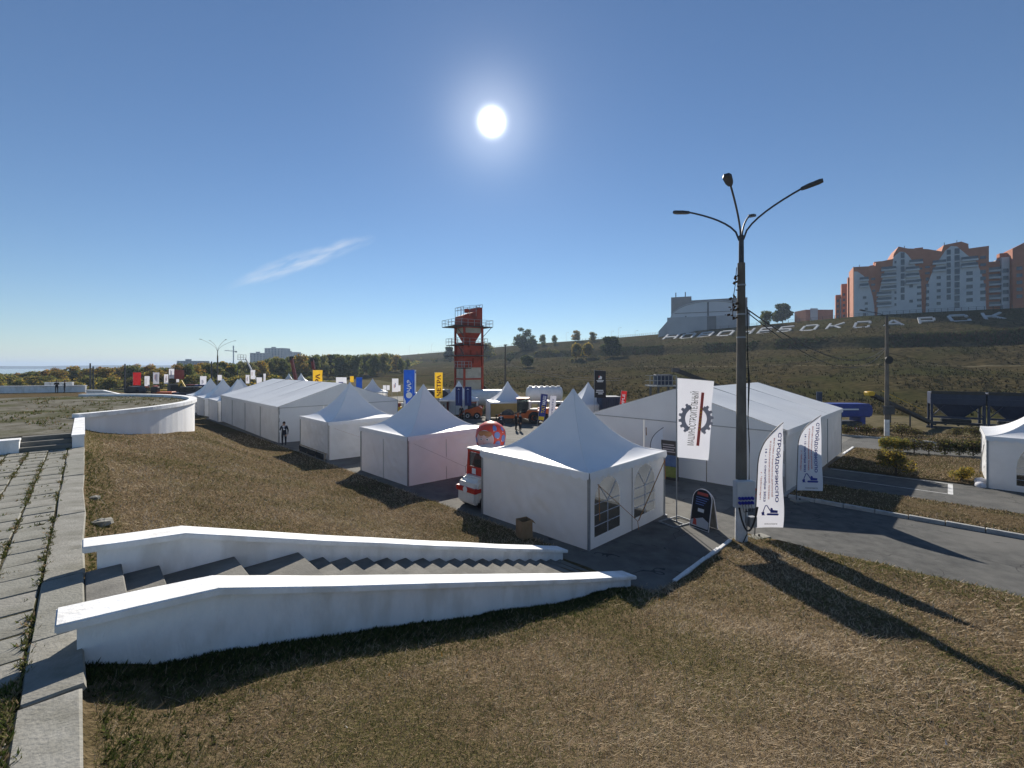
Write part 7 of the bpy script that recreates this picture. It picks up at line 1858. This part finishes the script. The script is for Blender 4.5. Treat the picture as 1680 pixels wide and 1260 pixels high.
# ================================================================== GRASS ON THE NEAR LAWN
def blades(name, n, rmin, rmax, hgt, wid, probs, seed, keep, falloff=1.0):
    rg = np.random.default_rng(seed); out = []
    az = np.radians(rg.uniform(-52, 52, n)); r = rmin * (rmax / rmin) ** rg.uniform(0, 1, n)
    x, y = r * np.sin(az), r * np.cos(az); u = UX * x + UY * y; v = VX * x + VY * y
    ok = keep(u, v); x, y, u, v, r = x[ok], y[ok], u[ok], v[ok], r[ok]
    # height from a regular table of the bank
    gu = np.arange(-16, 58, .25); gv = np.arange(0, 17.5, .25)
    if 'tab' not in blades.__dict__: blades.tab = np.array([[bank_z(a_, c_) for c_ in gv] for a_ in gu])
    iu = np.clip((u - gu[0]) / .25, 0, len(gu) - 1.001); iv = np.clip((v - gv[0]) / .25, 0, len(gv) - 1.001); i0, j0 = iu.astype(int), iv.astype(int); fu, fv = iu - i0, iv - j0
    T = blades.tab; z = (T[i0, j0] * (1 - fu) + T[i0 + 1, j0] * fu) * (1 - fv) + (T[i0, j0 + 1] * (1 - fu) + T[i0 + 1, j0 + 1] * fu) * fv
    k = len(x); base = np.stack([x, y, z - .006], 1)
    sc = np.clip(r / 5.0, .8, 5.5)
    ang = rg.uniform(0, 2 * np.pi, k); hh = hgt * rg.uniform(.2, 1.1, k) * np.clip(sc ** .45, .9, 1.7); ln = hh * rg.uniform(.5, 2.6, k); ww = wid * sc * rg.uniform(.6, 1.4, k)
    d = np.stack([np.cos(ang), np.sin(ang), np.zeros(k)], 1); p = np.stack([-np.sin(ang), np.cos(ang), np.zeros(k)], 1)
    tip = base + d * ln[:, None]; tip[:, 2] += hh
    V = np.stack([base - p * ww[:, None], base + p * ww[:, None], tip], 1).reshape(-1, 3)
    patch = np.array([mnoise.noise((a_ * .35, c_ * .35, 9)) for a_, c_ in zip(x, y)])
    pr = rg.uniform(0, 1, k) + patch * .55
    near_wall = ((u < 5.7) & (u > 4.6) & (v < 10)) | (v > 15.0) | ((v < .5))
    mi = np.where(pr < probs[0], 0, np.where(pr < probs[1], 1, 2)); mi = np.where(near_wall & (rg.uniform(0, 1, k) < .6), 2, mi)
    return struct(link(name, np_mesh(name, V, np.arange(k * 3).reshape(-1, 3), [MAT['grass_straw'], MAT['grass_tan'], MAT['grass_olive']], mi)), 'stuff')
def on_lawn(u, v):
    right = (u < 5.6) & (v > .05) & (v < 16.4) & ((v < 10.8) | (u < 4.9))
    left = (u > 8.15) & (u < 56) & (v > .05) & (v < 10.65) & (((u - RC) ** 2 + (v - RV) ** 2) > (RR + .3) ** 2)
    return right | left
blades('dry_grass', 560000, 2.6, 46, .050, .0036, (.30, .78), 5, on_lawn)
# taller weeds along the foot of the parapet
pts = []
for i in range(3200):
    v = random.uniform(.0, 9.8); u = 5.66 - abs(random.gauss(0, .16)); pts.append((*uv(u, v), bank_z(u, v)))
for i in range(500):
    u = random.uniform(8.2, 20); v = abs(random.gauss(.05, .12)); pts.append((*uv(u, v), bank_z(u, max(v, .03))))
for i in range(240):
    u = 4.5 + random.gauss(0, .4); v = .10 + abs(random.gauss(.05, .35)); pts.append((*uv(u, v), bank_z(u, v)))
dk = []  # weeds added at the wall foot, coloured dark to deepen the parapet's shadow
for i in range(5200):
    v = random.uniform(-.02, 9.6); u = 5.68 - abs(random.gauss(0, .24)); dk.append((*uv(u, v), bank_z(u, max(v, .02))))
tufts('shadow_tint_weeds', np.array(dk), RNG.uniform(.02, .055, len(dk)), [MAT['leaf_dark'], MAT['weed_green']], [.8, .2], 5)
tufts('wall_foot_weeds', np.array(pts), RNG.uniform(.018, .05, len(pts)), [MAT['weed_green'], MAT['grass_olive'], MAT['leaf_dark']], [.45, .4, .15], 5)
# fallen leaves and scraps
scr = []
for i in range(420):
    u, v = random.uniform(-6, 5.4), random.uniform(.6, 15); scr.append((*uv(u, v), bank_z(u, v) + .03))
for i in range(90):
    u, v = random.uniform(8.6, 30), random.uniform(.6, 9); scr.append((*uv(u, v), bank_z(u, v) + .03))
tufts('leaf_litter', np.array(scr), RNG.uniform(.02, .05, len(scr)), [MAT['kerb_white'], MAT['leaf_rust'], MAT['grass_straw']], [.2, .4, .4], 1)
# rubble by the walkway edge
for k, (u, v, r, lab) in enumerate(((10.9, .22, .16, 'pale lump of concrete lying in the grass beside the walkway border'), (13.0, .16, .10, 'small pale stone in the grass beside the walkway border'), (9.2, .30, .2, 'flat broken concrete piece in the grass near the parapet'))):
    mb = MB(); rr = random.Random(k); mb.lathe([(r * .3, -r * .3), (r, -.02), (r * .9, r * .35), (r * .3, r * .5)], 9); me = mb.mesh('stone', MAT['slab_pale'])
    for vv in me.vertices: vv.co += Vector((rr.uniform(-1, 1), rr.uniform(-1, 1), rr.uniform(-.5, .5))) * r * .18
    o = link('loose_stone', me, None, (*uv(u, v), bank_z(u, v) + .02), k); tag(o, lab, 'stone', 'loose stones')
# grass on the road verges
def verge(name, u0, u1, v0, v1, n, h, dz):
    u = RNG.uniform(u0, u1, n); v = RNG.uniform(v0, v1, n); x = UX * u + VX * v; y = UY * u + VY * v
    z = np.array([G(a_, c_) for a_, c_ in zip(x, y)]) + dz; return tufts(name, np.stack([x, y, z], 1), RNG.uniform(h * .5, h * 1.3, n), [MAT['grass_straw'], MAT['grass_tan'], MAT['grass_olive'], MAT['lawn']], [.18, .3, .27, .25], 2)
verge('verge_grass', -6, 5.1, 22.8, 26.35, 9000, .075, .12)
verge('verge_grass', -6, 5.1, 32.4, 42.9, 16000, .10, .10)
verge('verge_grass', -14, 9, 52.2, 61, 9000, .16, .08)

# ================================================================== HAZE
b = MB(); b.box(-9500, 9500, -400, 9500, -11.0, 75.0)
hz_m = bpy.data.materials.new('haze'); hz_m.use_nodes = True; N, L = hz_m.node_tree.nodes, hz_m.node_tree.links; N.clear()
ho = N.new('ShaderNodeOutputMaterial'); hv = N.new('ShaderNodeVolumePrincipled')
hv.inputs['Color'].default_value = (.62, .78, 1.0, 1); hv.inputs['Density'].default_value = .00022; hv.inputs['Anisotropy'].default_value = .2
L.new(hv.outputs[0], ho.inputs['Volume'])
MAT['haze'] = hz_m
o = b.build('haze', hz_m); o['kind'] = 'stuff'
